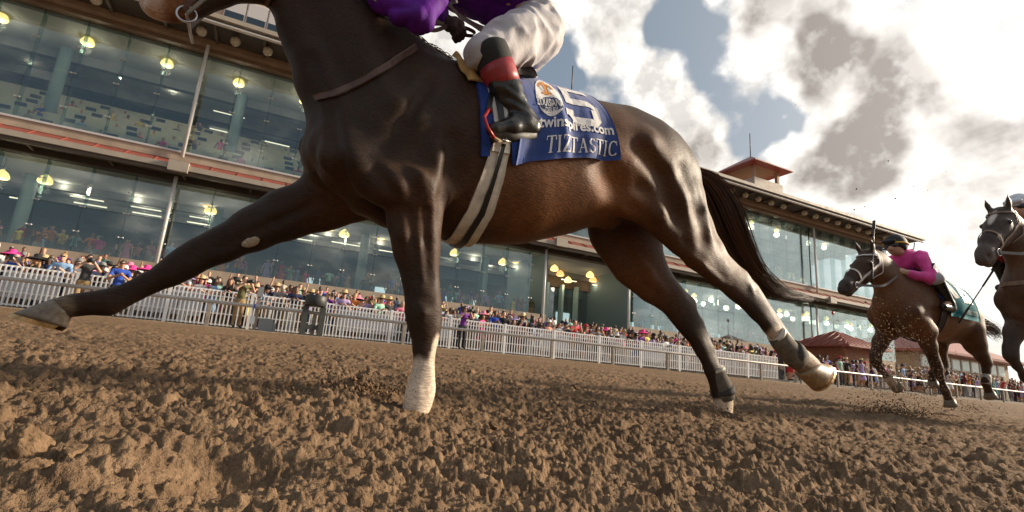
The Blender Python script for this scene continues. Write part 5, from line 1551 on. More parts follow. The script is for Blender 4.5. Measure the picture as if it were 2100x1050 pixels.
def on_cloth(s, t, lift):
    """print position: s 0..1 front to back, t 0..1 spine to hem"""
    a = np.clip(s, 0, .9999) * (GN.shape[0] - 1); b = np.clip(t, 0, .9999) * (GN.shape[1] - 1)
    i, j = int(a), int(b); f, g = a - i, b - j
    p = GN[i, j] * (1 - f) * (1 - g) + GN[i + 1, j] * f * (1 - g) + GN[i, j + 1] * (1 - f) * g + GN[i + 1, j + 1] * f * g
    n_ = np.cross(GN[i + 1, j] - GN[i, j], GN[i, j + 1] - GN[i, j]); n_ /= np.linalg.norm(n_) + 1e-9
    if n_[1] > 0: n_ = -n_
    return p + n_ * lift
def stroke_polys(polys, sub=10):
    """2D polygons (quads) cut finer so that they follow the cloth"""
    V, Fc = [], []
    for q in polys:
        q = [np.array(x, float) for x in q]
        o = len(V)
        for i in range(sub + 1):
            for j in range(sub + 1):
                a, b = i / sub, j / sub
                V.append(q[0] * (1 - a) * (1 - b) + q[1] * a * (1 - b) + q[2] * a * b + q[3] * (1 - a) * b)
        for i in range(sub):
            for j in range(sub):
                Fc.append((o + i * (sub + 1) + j, o + (i + 1) * (sub + 1) + j, o + (i + 1) * (sub + 1) + j + 1, o + i * (sub + 1) + j + 1))
    return V, Fc
def bar(x0, y0, x1, y1, w):
    d = np.array([x1 - x0, y1 - y0], float); d /= np.linalg.norm(d) + 1e-9; n_ = np.array([-d[1], d[0]]) * w / 2
    a, b = np.array([x0, y0]), np.array([x1, y1])
    return [a - n_, b - n_, b + n_, a + n_]
def arc(cx, cy, rx, ry, a0, a1, w, n=10):
    """curved stroke, thick at its sides and thin at top and bottom"""
    out = []
    for i in range(n):
        t0, t1 = a0 + (a1 - a0) * i / n, a0 + (a1 - a0) * (i + 1) / n
        def pt(t, s):
            ww = w * (.45 + .55 * abs(math.cos(math.radians(t))))
            return np.array([cx + (rx + s * ww / 2) * math.cos(math.radians(t)), cy + (ry + s * ww / 2) * math.sin(math.radians(t))])
        out.append([pt(t0, -1), pt(t1, -1), pt(t1, 1), pt(t0, 1)])
    return out
def serif(ch):
    """roman capitals as quads in a box about 0.8 wide, 1 high"""
    th, tn = .15, .055
    foot = lambda x: [bar(x - .15, tn / 2, x + .15, tn / 2, tn)]
    if ch == 'T': return .78, [bar(.39, 0, .39, .97, th), bar(.03, .965, .75, .965, .07), bar(.05, .96, .05, .74, .05), bar(.73, .96, .73, .74, .05)] + foot(.39)
    if ch == 'I': return .42, [bar(.21, 0, .21, 1, th), bar(.06, .972, .36, .972, tn)] + foot(.21)
    if ch == 'Z': return .74, [bar(.06, .965, .68, .965, .07), bar(.04, .035, .7, .035, .07), bar(.15, .06, .58, .94, th), bar(.07, .96, .07, .76, .05), bar(.68, .02, .68, .26, .05)]
    if ch == 'A': return .86, [bar(.16, .03, .43, .97, .06), bar(.70, .03, .43, .97, th), bar(.26, .34, .6, .34, tn), bar(.03, tn / 2, .28, tn / 2, tn), bar(.55, tn / 2, .84, tn / 2, tn)]
    if ch == 'S': return .64, arc(.31, .735, .20, .215, 20, 265, .12) + arc(.31, .262, .225, .225, 85, -160, .13) + [bar(.53, .98, .53, .72, .04), bar(.06, .02, .06, .3, .04)]
    if ch == 'C': return .76, arc(.42, .5, .32, .46, 48, 312, .14, 16) + [bar(.67, .96, .67, .66, .045)]
    return .5, []
def print_polys(name, polys, place, m, parent, sub=3, lift=.005):
    V, Fc = stroke_polys(polys, sub)
    W = [place(x, y, lift) for x, y in V]
    return wlink(name, pydata(name, W, Fc), m, parent)
def line_place(s0, t0, s1, t1, hgt, width):
    """maps text coordinates (x 0..width, y 0..1) on to the cloth between two base points"""
    def f(x, y, lift):
        a = x / width
        return on_cloth(s0 + (s1 - s0) * a + y * hgt * .06, t0 + (t1 - t0) * a - y * hgt, lift)
    return f
# TIZTASTIC
word, x, polys = 'TIZTASTIC', 0.0, []
for chv in word:
    wd, ps = serif(chv)
    polys += [[np.array([p[0] + x, p[1]]) for p in q] for q in ps]
    x += wd + .05
print_polys('name_lettering', polys, line_place(.245, .955, .985, .962, .125, x), WHITE_P, cloth)
# block numeral 5
five = [[(0.05, .86), (.80, .86), (.80, 1.0), (.05, 1.0)], [(.05, .5), (.24, .5), (.24, .86), (.05, .86)], [(.05, .46), (.66, .46), (.66, .62), (.05, .62)],
        [(.66, .46), (.86, .34), (.86, .50), (.66, .62)], [(.66, .14), (.86, .14), (.86, .40), (.66, .40)], [(.20, 0), (.72, 0), (.86, .16), (.06, .16)], [(.0, .16), (.2, .16), (.2, .30), (.0, .30)]]
print_polys('number_five', five, line_place(.47, .70, .86, .74, .42, .86), WHITE_P, cloth, 6)
# sans lettering of the sponsor line
def text_mesh(txt, bold=.02):
    cu = bpy.data.curves.new('t', 'FONT'); cu.body = txt; cu.offset = bold; cu.size = 1.0; cu.resolution_u = 3
    ob = bpy.data.objects.new('t', cu); COL.objects.link(ob)
    bpy.context.view_layer.update()
    me = bpy.data.meshes.new_from_object(ob.evaluated_get(bpy.context.evaluated_depsgraph_get()))
    bpy.data.objects.remove(ob); bpy.data.curves.remove(cu)
    v = np.array([q.co[:2] for q in me.vertices]); f = [tuple(p.vertices) for p in me.polygons]
    bpy.data.meshes.remove(me)
    return v, f
def print_text(name, txt, place_args, m, parent, bold=.02, lift=.006):
    v, f = text_mesh(txt, bold)
    v = v - v.min(0); wd = v[:, 0].max(); hg = .72
    pl = line_place(*place_args, wd)
    return wlink(name, pydata(name, [pl(a, b / hg, lift) for a, b in v], f), m, parent)
print_text('sponsor_lettering', 'twinspires.com', (.17, .79, .965, .815, .09), WHITE_P, cloth, .025)
# oval race badge
def disc(cx, cy, rx, ry, n=28):
    return [[(cx, cy), (cx + rx * math.cos(a), cy + ry * math.sin(a)), (cx + rx * math.cos(a + math.pi / n), cy + ry * math.sin(a + math.pi / n)), (cx + rx * math.cos(a + 2 * math.pi / n), cy + ry * math.sin(a + 2 * math.pi / n))]
            for a in np.arange(0, 2 * math.pi - 1e-6, 2 * math.pi / n)]
badge_pl = line_place(.15, .66, .45, .68, .40, 1.0)
bd = print_polys('race_badge', disc(.5, .5, .5, .5), badge_pl, WHITE_P, cloth, 3, .004)
print_polys('badge_band', disc(.52, .28, .43, .17), badge_pl, NAVY_P, bd, 3, .0055)
print_polys('badge_emblem', [bar(.45, .5, .45, .92, .11)] + arc(.30, .68, .13, .15, -40, 170, .09) + arc(.60, .68, .13, .15, 10, 220, .09) + [bar(.27, .55, .63, .55, .06)], badge_pl, ORANGE_P, bd, 2, .0055)
print_text('badge_lettering', 'LOUISIANA', (.165, .575, .435, .60, .075), WHITE_P, bd, .01, .008)
print_text('badge_lettering', 'DERBY', (.24, .645, .37, .655, .055), WHITE_P, bd, .01, .008)

# saddle pad, girth, saddle ------------------------------------------------
def band(name, pts_l, pts_r, m, parent, off, thick=.006, n=9, more=()):
    """strap between two edges given on the near flank"""
    rows = []
    for (a, b) in zip(pts_l, pts_r):
        rows.append([surf(HF, a[0] + (b[0] - a[0]) * k / (n - 1), a[1] + (b[1] - a[1]) * k / (n - 1), off) for k in range(n)])
    rows += more
    return wlink(name, grid_mesh(np.array(rows), thick), m, parent)
saddle = empty('racing_saddle', tuple(at(1000, 180, YM)), 'small racing saddle with white girth and red stirrups on the leading dark horse', 'saddle')
def edge_interp(L, n):
    L = np.array(L, float); t = np.linspace(0, len(L) - 1, n); i = np.minimum(t.astype(int), len(L) - 2); f = (t - i)[:, None]
    return L[i] * (1 - f) + L[i + 1] * f
fl, fr = edge_interp([(973, 158), (982, 215), (985, 270), (985, 322)], 20), edge_interp([(1000, 168), (1012, 220), (1006, 270), (1002, 322)], 20)
band('saddle_pad', fl, fr, BLUE_P, saddle, .010, .012)
band('saddle_pad', edge_interp([(1040, 262), (1046, 300), (1048, 338)], 12), edge_interp([(1070, 262), (1071, 300), (1070, 334)], 12), BLUE_P, saddle, .012, .012)
def girth_rows(e0, e1, off, X_far=True, n=26, m_=7):
    """from the near flank down under the barrel and up the far side"""
    L, R_ = edge_interp(e0, n), edge_interp(e1, n)
    rows = [[surf(HF, *(L[i] * (1 - k / (m_ - 1)) + R_[i] * k / (m_ - 1)), off) for k in range(m_)] for i in range(n)]
    last = np.array(rows[-1])
    for th in np.radians(np.arange(182, 262, 5)):
        rows.append([girthpt(HF, p[0], th, ZC, off) for p in last])
    return np.array(rows)
GR = girth_rows([(1008, 296), (984, 365), (958, 428), (925, 482)], [(1044, 304), (1030, 370), (1010, 435), (978, 489)], .012)
gth = wlink('girth', grid_mesh(GR, .008), GIRTH_W, saddle)
GC = girth_rows([(1024, 298), (1004, 365), (980, 430), (946, 484)], [(1033, 300), (1013, 368), (991, 434), (958, 487)], .026)
wlink('girth_stripe', grid_mesh(GC, .003), BLACK_L, gth)
band('girth_billet', edge_interp([(1010, 283), (1008, 296), (1006, 312)], 6), edge_interp([(1042, 288), (1042, 300), (1041, 318)], 6), GIRTH_W, saddle, .022, .006)
bk = MB()
for uu in (1018, 1034):
    c = surf(HF, uu, 289, .034)
    bk.tube([c + np.array([dx, 0, dz]) for dx, dz in ((-.018, -.012), (.018, -.012), (.018, .012), (-.018, .012), (-.018, -.012))], .003, 6, False)
bk.build('girth_buckle', mat('steel', (.5, .5, .5), .3, 1.0), saddle)
band('saddle_flap', edge_interp([(985, 150), (1003, 205), (1012, 262)], 14), edge_interp([(1068, 178), (1060, 225), (1052, 262)], 14), mat('white_flap', (.62, .60, .56), .6, noise=(30, .1)), saddle, .020, .008)
band('saddle_strap', edge_interp([(978, 146), (1002, 180), (1016, 235), (1022, 280)], 14), edge_interp([(990, 146), (1014, 178), (1028, 235), (1032, 280)], 14), BLACK_L, saddle, .030, .006)
# seat: low leather shell over the spine
rows = []
for s in np.linspace(0, 1, 16):
    X = at(960, 150, YM)[0] * (1 - s) + at(1055, 180, YM)[0] * s
    rows.append([girthpt(HF, X, th, ZC, .028 + .03 * (abs(s - .5) * 2) ** 3 * math.cos(th) ** 2) for th in np.radians(np.linspace(-40, 40, 17))])
wlink('seat', grid_mesh(np.array(rows), .014), BLACK_L, saddle)
# chamois rolled over the withers
rows = []
for s in np.linspace(0, 1, 12):
    rows.append([surf(HF, *(np.array((927, 120)) * (1 - s) + np.array((958, 172)) * s + k * np.array((30, 4)) * (.45 + .75 * s)), .014 + .016 * math.sin(k * 3.1) + .006 * math.sin(s * 9 + k * 4)) for k in np.linspace(0, 1, 8)])
wlink('chamois', grid_mesh(np.array(rows), .008), CHAMOIS, saddle)

# neck strap of the martingale
strap = []
line = [(648, 201), (690, 193), (740, 171), (790, 141), (838, 110), (862, 92)]
E_ = edge_interp(line, 40)
rows = [[surf(HF, u + dv * .45, v + dv, .008) for dv in np.linspace(-6.5, 6.5, 5)] for u, v in E_[:-3]]
crest_z = max(p[2] for p in rows[-1]) + .012
end = np.array(rows[-1])
for q in (.35, .7, 1.0):
    rows.append([p * (1 - q) + np.array([p[0] + .01, YM, crest_z]) * q + np.array([0, 0, .012 * math.sin(q * 3.1)]) for p in end])
far = [[np.array([p[0], 2 * YM - p[1], p[2]]) for p in r] for r in rows[::-1]]
ms = empty('neck_strap', tuple(rows[0][0]), 'brown leather yoke strap around the base of the leading horse neck', 'strap')
wlink('strap', grid_mesh(np.array(rows + far[1:]), .005), BROWN_L, ms)
# ------------------------------------------------------------------ the jockey in purple
PURPLE = mat('purple_silk', (.095, .008, .22), .75, spec=.25, noise=(12, .35), bump=(40, .5, .006))
SILVER = mat('silver_trim', (.42, .37, .36), .5)
BREECH = mat('white_breeches', (.44, .42, .43), .85, noise=(10, .14), bump=(28, .5, .008))
BOOT = mat('black_boot', (.018, .017, .014), .28, noise=(20, .7), bump=(45, .35, .004))
BOOT_RED = mat('red_boot_band', (.30, .025, .030), .42, noise=(30, .35), bump=(60, .2, .002))
KNIT = mat('black_elastic_cuff', (.018, .018, .017), .85, bump=(160, .6, .004))
GLOVE = mat('dark_glove', (.045, .026, .019), .7, noise=(40, .5), bump=(120, .4, .003))
SKIN = mat('skin_warm', (.42, .24, .16), .55, noise=(20, .1))
RED_M = mat('red_stirrup_metal', (.34, .02, .015), .35, .2)
def mir(p):
    return np.array([p[0], 2 * YM - p[1], p[2]])
def jl(lst):
    return [(at(u, v, Y), px(u, v, Y, h), px(u, v, Y, h) * (w_ if w_ else 1.0)) for u, v, h, Y, w_ in lst]
def mirl(lst):
    return [(mir(a), b, c) for a, b, c in lst]
def grow(lst, d):
    return [(a, b + d, c + d) for a, b, c in lst]
torso = [(at(1100, 66, YM), .10, .15), (at(1072, 22, YM), .10, .145), (at(1025, -8, YM), .115, .155), (at(965, -42, YM), .12, .175), (at(925, -82, YM), .095, .18)]
neckj = [(at(925, -105, YM), .055, .055), (at(898, -132, YM), .05, .05)]
headj = [(at(886, -150, YM), .085, .075), (at(862, -150, YM), .07, .062)]
thigh = jl([(1096, 72, 50, YM - .10, 1.0), (1050, 88, 45, YM - .19, 1.0), (992, 112, 30, YM - .265, 1.0)])
calf = jl([(992, 114, 30, YM - .27, 1.0), (1016, 142, 29, YM - .29, .95), (1038, 182, 25, YM - .295, .9), (1056, 218, 20, YM - .29, .95), (1070, 246, 22, YM - .29, .95)])
foot = jl([(1086, 260, 18, YM - .29, .95), (1050, 262, 18, YM - .30, 1.1), (1012, 266, 13, YM - .31, 1.4)])
arm_n = jl([(932, -88, 32, YM - .17, 1.0), (890, -20, 24, YM - .23, 1.0), (858, 38, 18, YM - .25, 1.0), (815, 22, 15, YM - .2, 1.0), (772, 0, 12, YM - .14, 1.0)])
arm_f = jl([(930, -88, 30, YM + .17, 1.0), (868, -40, 26, YM + .2, 1.0), (872, -2, 21, YM + .1, 1.0), (886, 18, 16, YM - .0, 1.0), (902, 36, 12, YM - .03, 1.0)])
jockey = empty('jockey', tuple(at(1066, 270, YM - .29)), 'jockey in purple silks and white breeches crouched over the leading dark horse', 'person')
# skin
BF = Field((-.6, 1.5, 1.2), (1.75, 2.75, 2.65), .013)
BF.chain(torso, .05).chain(neckj, .04).chain(headj, .03)
for L in (thigh, calf, foot, arm_n, arm_f):
    BF.chain(grow(L, -.012), .03)
for L in (thigh, calf, foot):
    BF.chain(grow(mirl(L), -.012), .03)
BF.seg(at(851, -146, YM), at(846, -140, YM), .014, .016, k=.02)          # nose
def hand(F, palm, fwd, side, up, s=1.0, curl=1.0):
    """palm, four fingers closed round a rein, thumb over the top"""
    palm, fwd, side, up = [np.asarray(x, float) for x in (palm, fwd, side, up)]
    F.seg(palm - fwd * .028 * s, palm + fwd * .022 * s, .024 * s, .026 * s, k=.014)
    F.seg(palm + side * .018 * s, palm - side * .020 * s, .023 * s, .022 * s, k=.014)
    for i_, L in enumerate((.9, 1.0, .96, .8)):
        o = palm + fwd * .036 * s + side * (.028 - .0185 * i_) * s
        a = o + fwd * .026 * L * s - up * .010 * s
        b = a - up * .028 * L * s * curl - fwd * .004 * s
        c = b - fwd * .026 * L * s * curl + up * .004 * s
        F.seg(o, a, .0105 * s, .0100 * s, k=.006).seg(a, b, .0100 * s, .0092 * s, k=.006).seg(b, c, .0092 * s, .0080 * s, k=.006)
    t0 = palm + side * .030 * s - fwd * .004 * s
    t1 = t0 + side * .014 * s + fwd * .026 * s - up * .012 * s
    t2 = t1 + fwd * .024 * s - side * .014 * s - up * .012 * s
    F.seg(t0, t1, .0125 * s, .0110 * s, k=.010).seg(t1, t2, .0110 * s, .0090 * s, k=.006)
body_me, BV = BF.mesh('jockey_body', 2)
wlink('body', body_me, SKIN, jockey)
GFld = Field(at(975, 90, YM - .3) - .25, at(870, 0, YM + .1) + .2, .0042)
GFld.seg(at(900, 32, YM - .02), at(916, 44, YM - .035), .026, .028, k=.015)
hand(GFld, at(926, 50, YM - .045), [.55, -.35, -.62], [.45, -.75, .45], [-.55, -.5, .6], 1.02)
wlink('glove', GFld.mesh('glove', 1)[0], GLOVE, jockey)
GF2 = Field(at(790, 30, YM - .3) - .2, at(700, -60, YM + .1) + .25, .006)
hand(GF2, at(752, -12, YM - .12), [-.85, .2, .3], [.1, -.8, .5], [-.2, .4, .85], 1.02)
wlink('glove', GF2.mesh('glove', 1)[0], GLOVE, jockey)
# silks
JF = Field((-.5, 1.5, 1.35), (1.45, 2.75, 2.55), .0105)
JF.chain(grow(torso[1:], .014), .06).chain(grow(arm_n, .012), .035).chain(grow(arm_f, .010), .035)
j_me, JV = JF.mesh('jersey', 2)
nr = np.zeros(len(JV) * 3, np.float32); j_me.vertices.foreach_get('normal', nr) if hasattr(j_me.vertices[0], 'normal') else None
nr = nr.reshape(-1, 3)
JV = JV + nr * ((vnoise(JV @ np.array([[.8, .1, .5], [.2, .6, .1], [-1.2, .3, 1.4]]), 9.0, 4) - .5) * .05 + (np.abs(vnoise(JV, 14.0, 6) - .5) - .25) * .03)[:, None]
j_me.vertices.foreach_set('co', JV.astype(np.float32).ravel()); j_me.update()
jersey = wlink('jersey', j_me, PURPLE, jockey)
mb = MB()
E_ = edge_interp([(905, -40), (922, -6), (946, 22), (980, 42), (1012, 58)], 26)
pp_ = [surf(JF, u, v, .028, 1.5, 2.4) for u, v in E_]
mb.ribbon(pp_, np.array([.5, -.1, -.8]), .016, .008)
mb.build('jersey_piping', SILVER, jersey)
bandage([(897, 22, 18), (886, 12, 20), (878, 4, 22)], YM - .0, 1.0).build('sleeve_cuff', mat('grey_cuff', (.40, .38, .42), .7, noise=(60, .5)), jersey)
bandage([(903, 36, 15), (898, 30, 16), (893, 25, 16.5)], YM - .012, 1.0).build('glove_strap', BLACK_L, jersey)
# breeches
RF = Field((.15, 1.5, 1.25), (1.85, 2.75, 2.2), .010)
RF.chain(grow(torso[:2], .012), .05)
for L in (thigh,):
    RF.chain(grow(L, .010), .05); RF.chain(grow(mirl(L), .010), .05)
RF.seg(at(1112, 74, YM - .03), at(1090, 100, YM - .10), .085, .07, k=.05)
RF.seg(mir(at(1112, 74, YM - .03)), mir(at(1090, 100, YM - .10)), .085, .07, k=.05)
r_me, RV = RF.mesh('breeches', 2)
nr = np.zeros(len(RV) * 3, np.float32); r_me.vertices.foreach_get('normal', nr); nr = nr.reshape(-1, 3)
fold_ = np.abs(vnoise(RV @ np.array([[1.0, .2, .9], [.1, .5, .1], [-1.1, .2, .5]]), 11.0, 7) - .5) * 2
RV = RV + nr * ((.5 - fold_) * .034 + (vnoise(RV, 26, 5) - .5) * .008)[:, None]
r_me.vertices.foreach_set('co', RV.astype(np.float32).ravel()); r_me.update()
wlink('breeches', r_me, BREECH, jockey)
# boots, one per leg, with elastic cuff and red band
for far_side in (False, True):
    f_ = mirl if far_side else (lambda z: z)
    lo_ = at(960, 300, YM - .42); OF = Field((at(960, 120, YM)[0] - .1, 1.5, 1.2), (at(1125, 120, YM)[0] + .2, 2.75, 1.9), .009)
    cl = f_(calf); ft = f_(foot)
    OF.chain(grow([((cl[1][0] + cl[2][0]) / 2, cl[2][1] + .003, cl[2][2] + .003)] + cl[2:], .010), .03)
    OF.chain([(cl[-1][0], cl[-1][1] + .006, cl[-1][2] + .006), (ft[0][0], ft[0][1] + .006, ft[0][2] + .006)], .03)
    OF.chain([(ft[0][0], ft[0][1] + .006, ft[0][2] + .004), (ft[1][0], ft[1][1] + .004, ft[1][2] + .004), (ft[2][0], ft[2][1] + .004, ft[2][2] + .004)], .03)
    o_me, OV = OF.mesh('boot', 2)
    nr = np.zeros(len(OV) * 3, np.float32); o_me.vertices.foreach_get('normal', nr); nr = nr.reshape(-1, 3)
    zc_ = at(1058, 222, YM - .29)[2]
    crease = np.exp(-((OV[:, 2] - zc_) / .045) ** 2) * np.sin((OV[:, 2] + .35 * OV[:, 0]) * 170) * .004
    OV = OV + nr * (crease + (vnoise(OV, 30, 5) - .5) * .006)[:, None]
    o_me.vertices.foreach_set('co', OV.astype(np.float32).ravel()); o_me.update()
    bt = wlink('boot', o_me, BOOT, jockey)
    Yb_ = YM - .29
    for nm, pts, m_ in (('knee_cuff', [(1000, 92, 30), (1002, 98, 37), (1006, 110, 39), (1012, 124, 38), (1018, 138, 36), (1022, 146, 34)], KNIT), ('red_band', [(1017, 136, 37), (1023, 150, 37), (1030, 164, 35), (1036, 178, 33)], BOOT_RED)):
        mb = bandage(pts, Yb_, 1.05)
        if far_side:
            mb.v = [tuple(mir(p)) for p in mb.v]; mb.f = [q[::-1] for q in mb.f]
        mb.build(nm, m_, bt)
    sm = MB()
    a, b, c = [x[0] for x in ft]
    sm.tube([a + np.array([.02, 0, -.036]), b + np.array([0, 0, -.038]), c + np.array([-.01, 0, -.028])], [.030, .032, .026], 10)
    sm.v = [(x_, y_, z_ if z_ > min(a[2], c[2]) - .055 else min(a[2], c[2]) - .055) for x_, y_, z_ in sm.v]
    sm.build('sole', mat('boot_sole', (.03, .026, .018), .6, noise=(30, .5)), bt)
    # stirrup iron and leather
    st = MB()
    pts = [at(1014, 284, YM - .36), at(1000, 262, YM - .368), at(993, 240, YM - .355), at(1003, 223, YM - .31), at(1014, 236, YM - .265), at(1022, 262, YM - .25), at(1030, 284, YM - .25)]
    pts = [np.array(p) for p in pts]
    tr = MB(); e0, e1 = pts[0], pts[-1]
    tr.ribbon([e0 + (e1 - e0) * k for k in np.linspace(0, 1, 5)], np.array([1, 0, -.35]), .02, .008)
    st.tube(pts, .007, 8)
    lt = MB(); lt.ribbon([at(1003, 224, YM - .30), at(1010, 180, YM - .275), at(1012, 140, YM - .24)], np.array([1, 0, .2]), .011, .004)
    for q in (st, tr, lt):
        if far_side:
            q.v = [tuple(mir(p)) for p in q.v]; q.f = [z[::-1] for z in q.f]
    so = st.build('stirrup', RED_M, saddle)
    tr.build('tread', mat('tread_metal', (.38, .28, .18), .5, .4, noise=(60, .4)), so)
    lt.build('stirrup_leather', BLACK_L, so)
# helmet and goggles
hm = Field(at(880, -200, YM - .3) - .3, at(860, -100, YM + .3) + .35, .012)
hm.ell(at(884, -158, YM), (.125, .112, .105), k=.02)
hm.seg(at(872, -120, YM), at(876, -118, YM), .12, .12, .14, .14, k=.01, op='cut')
hm.seg(at(862, -158, YM) + np.array([-.05, -.05, -.0]), at(862, -158, YM) + np.array([-.05, .05, -.0]), .018, .018, k=.01)
wlink('helmet', hm.mesh('helmet', 2)[0], PURPLE, jockey)

# ------------------------------------------------------------------ bridle and reins of the leading horse
bridle = empty('bridle', tuple(at(520, -60, YM - .08)), 'brown leather bridle with reins on the leading dark horse', 'bridle')
def strap_line(px_line, hw, off, thick, m, name, n=24, ycap=None):
    E_ = edge_interp(px_line, n)
    P = [surf(HF, u, v, off, 1.7, 2.5) for u, v in E_]
    T = np.gradient(np.array(P), axis=0)
    sides = [np.cross(fgrad(HF, p), t) for p, t in zip(P, T)]
    mb = MB(); mb.ribbon(P, sides, hw, thick)
    return mb.build(name, m, bridle)
strap_line([(560, -170), (500, -95), (430, -30), (380, 12)], .009, .008, .004, BROWN_L, 'cheek_strap')
strap_line([(405, -75), (400, -40), (392, -8), (378, 22)], .010, .010, .004, BROWN_L, 'noseband')
strap_line([(585, -160), (590, -90), (572, -20), (548, 10)], .008, .008, .004, BROWN_L, 'throat_latch')
bit = MB(); bc = surf(HF, 378, 26, .022, 1.7, 2.5)
bit.tube([bc + .032 * np.array([math.cos(t), 0, math.sin(t)]) for t in np.linspace(0, 2 * math.pi, 20)], .0045, 8, False)
bit.tube([bc, bc + np.array([0, .2, 0])], .006, 8)
bit.build('bit', mat('steel', (.5, .5, .5), .3, 1.0), bridle)
rn = MB(); hp = at(926, 50, YM - .045)
rein_pts = [bc, at(470, -45, YM - .20), at(600, -75, YM - .21), at(720, -30, YM - .2), at(792, 10, YM - .17), at(836, 30, YM - .13), at(870, 58, YM - .10), at(892, 64, YM - .08), hp]
rein_pts = [np.array(p) for p in edge_interp(rein_pts, 60)]
k5 = np.array(rein_pts)
for _ in range(6):
    k5[1:-1] = (k5[:-2] + 2 * k5[1:-1] + k5[2:]) / 4
rn.ribbon(list(k5[:50]), np.array([.1, -.2, 1.0]), .010, .004)
re_ = rn.build('rein', mat('rubber_rein', (.22, .20, .15), .8, noise=(90, .4), bump=(200, .5, .002)), bridle)
rn = MB(); rn.ribbon(list(k5[47:]), np.array([.1, -.3, 1.0]), .009, .004)
loop = [hp + np.array([.03, 0, -.0]), at(958, 58, YM - .08), at(974, 66, YM - .08), at(970, 74, YM - .07), at(950, 72, YM - .06), at(936, 58, YM - .05)]
q = edge_interp(loop, 24)
for _ in range(2):
    q[1:-1] = (q[:-2] + 2 * q[1:-1] + q[2:]) / 4
rn.ribbon(list(q), np.array([.2, -.9, .3]), .009, .004)
rn.build('rein_end', BROWN_L, re_)
rn = MB(); far_bit = mir(bc)
q = edge_interp([far_bit, at(520, -60, YM + .22), at(700, -80, YM + .2), at(760, -12, YM - .1), at(850, 36, YM - .06), hp], 40)
for _ in range(4):
    q[1:-1] = (q[:-2] + 2 * q[1:-1] + q[2:]) / 4
rn.ribbon(list(q), np.array([.1, -.2, 1.0]), .009, .004)
rn.build('rein', BROWN_L, bridle)
# ------------------------------------------------------------------ the two trailing horses
def trailing_horse(Yc, dx, dz, head, coat_a, coat_b, h=.014, seed=1, socks=True):
    """gallop with all feet off the ground; head: list of joints from throat to muzzle (x, z, r, w)"""
    F = Field((4.7 + dx, Yc - .5, .1), (7.75 + dx, Yc + .5, 2.15 + dz), h)
    L = lambda x, z, y=0.0: np.array([x + dx, Yc + y, z + dz])
    ch = lambda pts, k=.05, y=0.0: F.chain([(L(p[0], p[1], y + (p[4] if len(p) > 4 else 0)), p[2], p[3]) for p in pts], k)
    ch([(5.84, 1.26, .16, .145), (6.05, 1.29, .27, .20), (6.35, 1.31, .345, .245), (6.65, 1.30, .315, .26), (6.9, 1.28, .285, .25), (7.12, 1.25, .25, .23), (7.27, 1.20, .18, .18)], .09)
    ch([(6.15, 1.56, .08, .06), (6.4, 1.58, .07, .07)], .1)
    ch([(6.95, 1.46, .1, .11), (7.2, 1.38, .1, .11), (7.36, 1.28, .05, .05)], .08)
    ch([(6.05, 1.40, .25, .135)] + head[0], .08)
    ch(head[1], .045)
    for extra in head[2]:
        ch(extra, .03)
    for s in (-1, 1):                                            # ears, eye sockets, nostrils
        e0, e1 = head[3]
        F.chain([(L(e0[0], e0[1], s * .055), .032, .022), (L(e1[0] * .5 + e0[0] * .5, e1[1] * .5 + e0[1] * .5, s * .072), .030, .014), (L(*e1, s * .078), .006, .005)], .015)
        n0 = head[4]; F.seg(L(n0[0], n0[1], s * .042), L(n0[0] - .012, n0[1] - .02, s * .05), .016, .016, k=.01, op='cut')
        F.ell(L(head[5][0], head[5][1], s * .082), (.03, .02, .022), k=.02)
    # shoulders, breast
    for s in (-1, 1):
        ch([(6.28, 1.50, .09, .05), (6.08, 1.30, .11, .06), (5.92, 1.17, .11, .07)], .05, s * .17)
        ch([(5.92, 1.17, .09, .07), (6.05, 1.08, .10, .07), (6.18, 1.02, .09, .07)], .04, s * .18)
        ch([(5.82, 1.20, .08, .06), (5.87, 1.08, .085, .065), (5.98, 1.0, .07, .06)], .02, s * .085)
        ch([(6.95, 1.36, .14, .08), (7.05, 1.22, .17, .09), (7.08, 1.08, .14, .085)], .05, s * .15)
    # legs (joints in the side view)
    yn, yf = -.14, .14
    def leg(pts, y, k=.03):
        F.chain([(L(a, b, y), r, r * .85) for a, b, r in pts], k)
    leg([(6.12, 1.02, .105), (6.22, .88, .08), (6.30, .72, .055), (6.33, .66, .056), (6.37, .57, .036), (6.42, .47, .032), (6.44, .43, .042), (6.48, .37, .035), (6.50, .34, .05)], yn)
    leg([(6.02, 1.02, .105), (5.88, .88, .08), (5.78, .74, .056), (5.77, .68, .056), (5.85, .60, .036), (5.95, .53, .032), (5.98, .51, .042), (6.04, .47, .036), (6.07, .46, .05)], yf)
    leg([(7.08, 1.12, .16), (7.16, .98, .12), (7.28, .86, .075), (7.36, .79, .058), (7.34, .70, .042), (7.30, .60, .036), (7.29, .56, .044), (7.32, .50, .036), (7.34, .46, .052)], yn)
    leg([(7.00, 1.10, .16), (6.96, .95, .12), (7.02, .80, .075), (7.06, .74, .058), (6.97, .68, .042), (6.86, .63, .036), (6.83, .62, .044), (6.80, .56, .038), (6.81, .53, .052)], yf)
    me, V = F.mesh('horse_body', 2)
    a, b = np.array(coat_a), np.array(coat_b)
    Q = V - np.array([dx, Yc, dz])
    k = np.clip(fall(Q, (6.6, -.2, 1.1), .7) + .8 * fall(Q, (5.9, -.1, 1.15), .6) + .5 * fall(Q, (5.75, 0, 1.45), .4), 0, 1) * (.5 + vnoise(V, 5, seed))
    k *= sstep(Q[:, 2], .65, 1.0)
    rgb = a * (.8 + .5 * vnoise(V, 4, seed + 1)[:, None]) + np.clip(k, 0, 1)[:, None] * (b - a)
    return F, me, V, Q, rgb
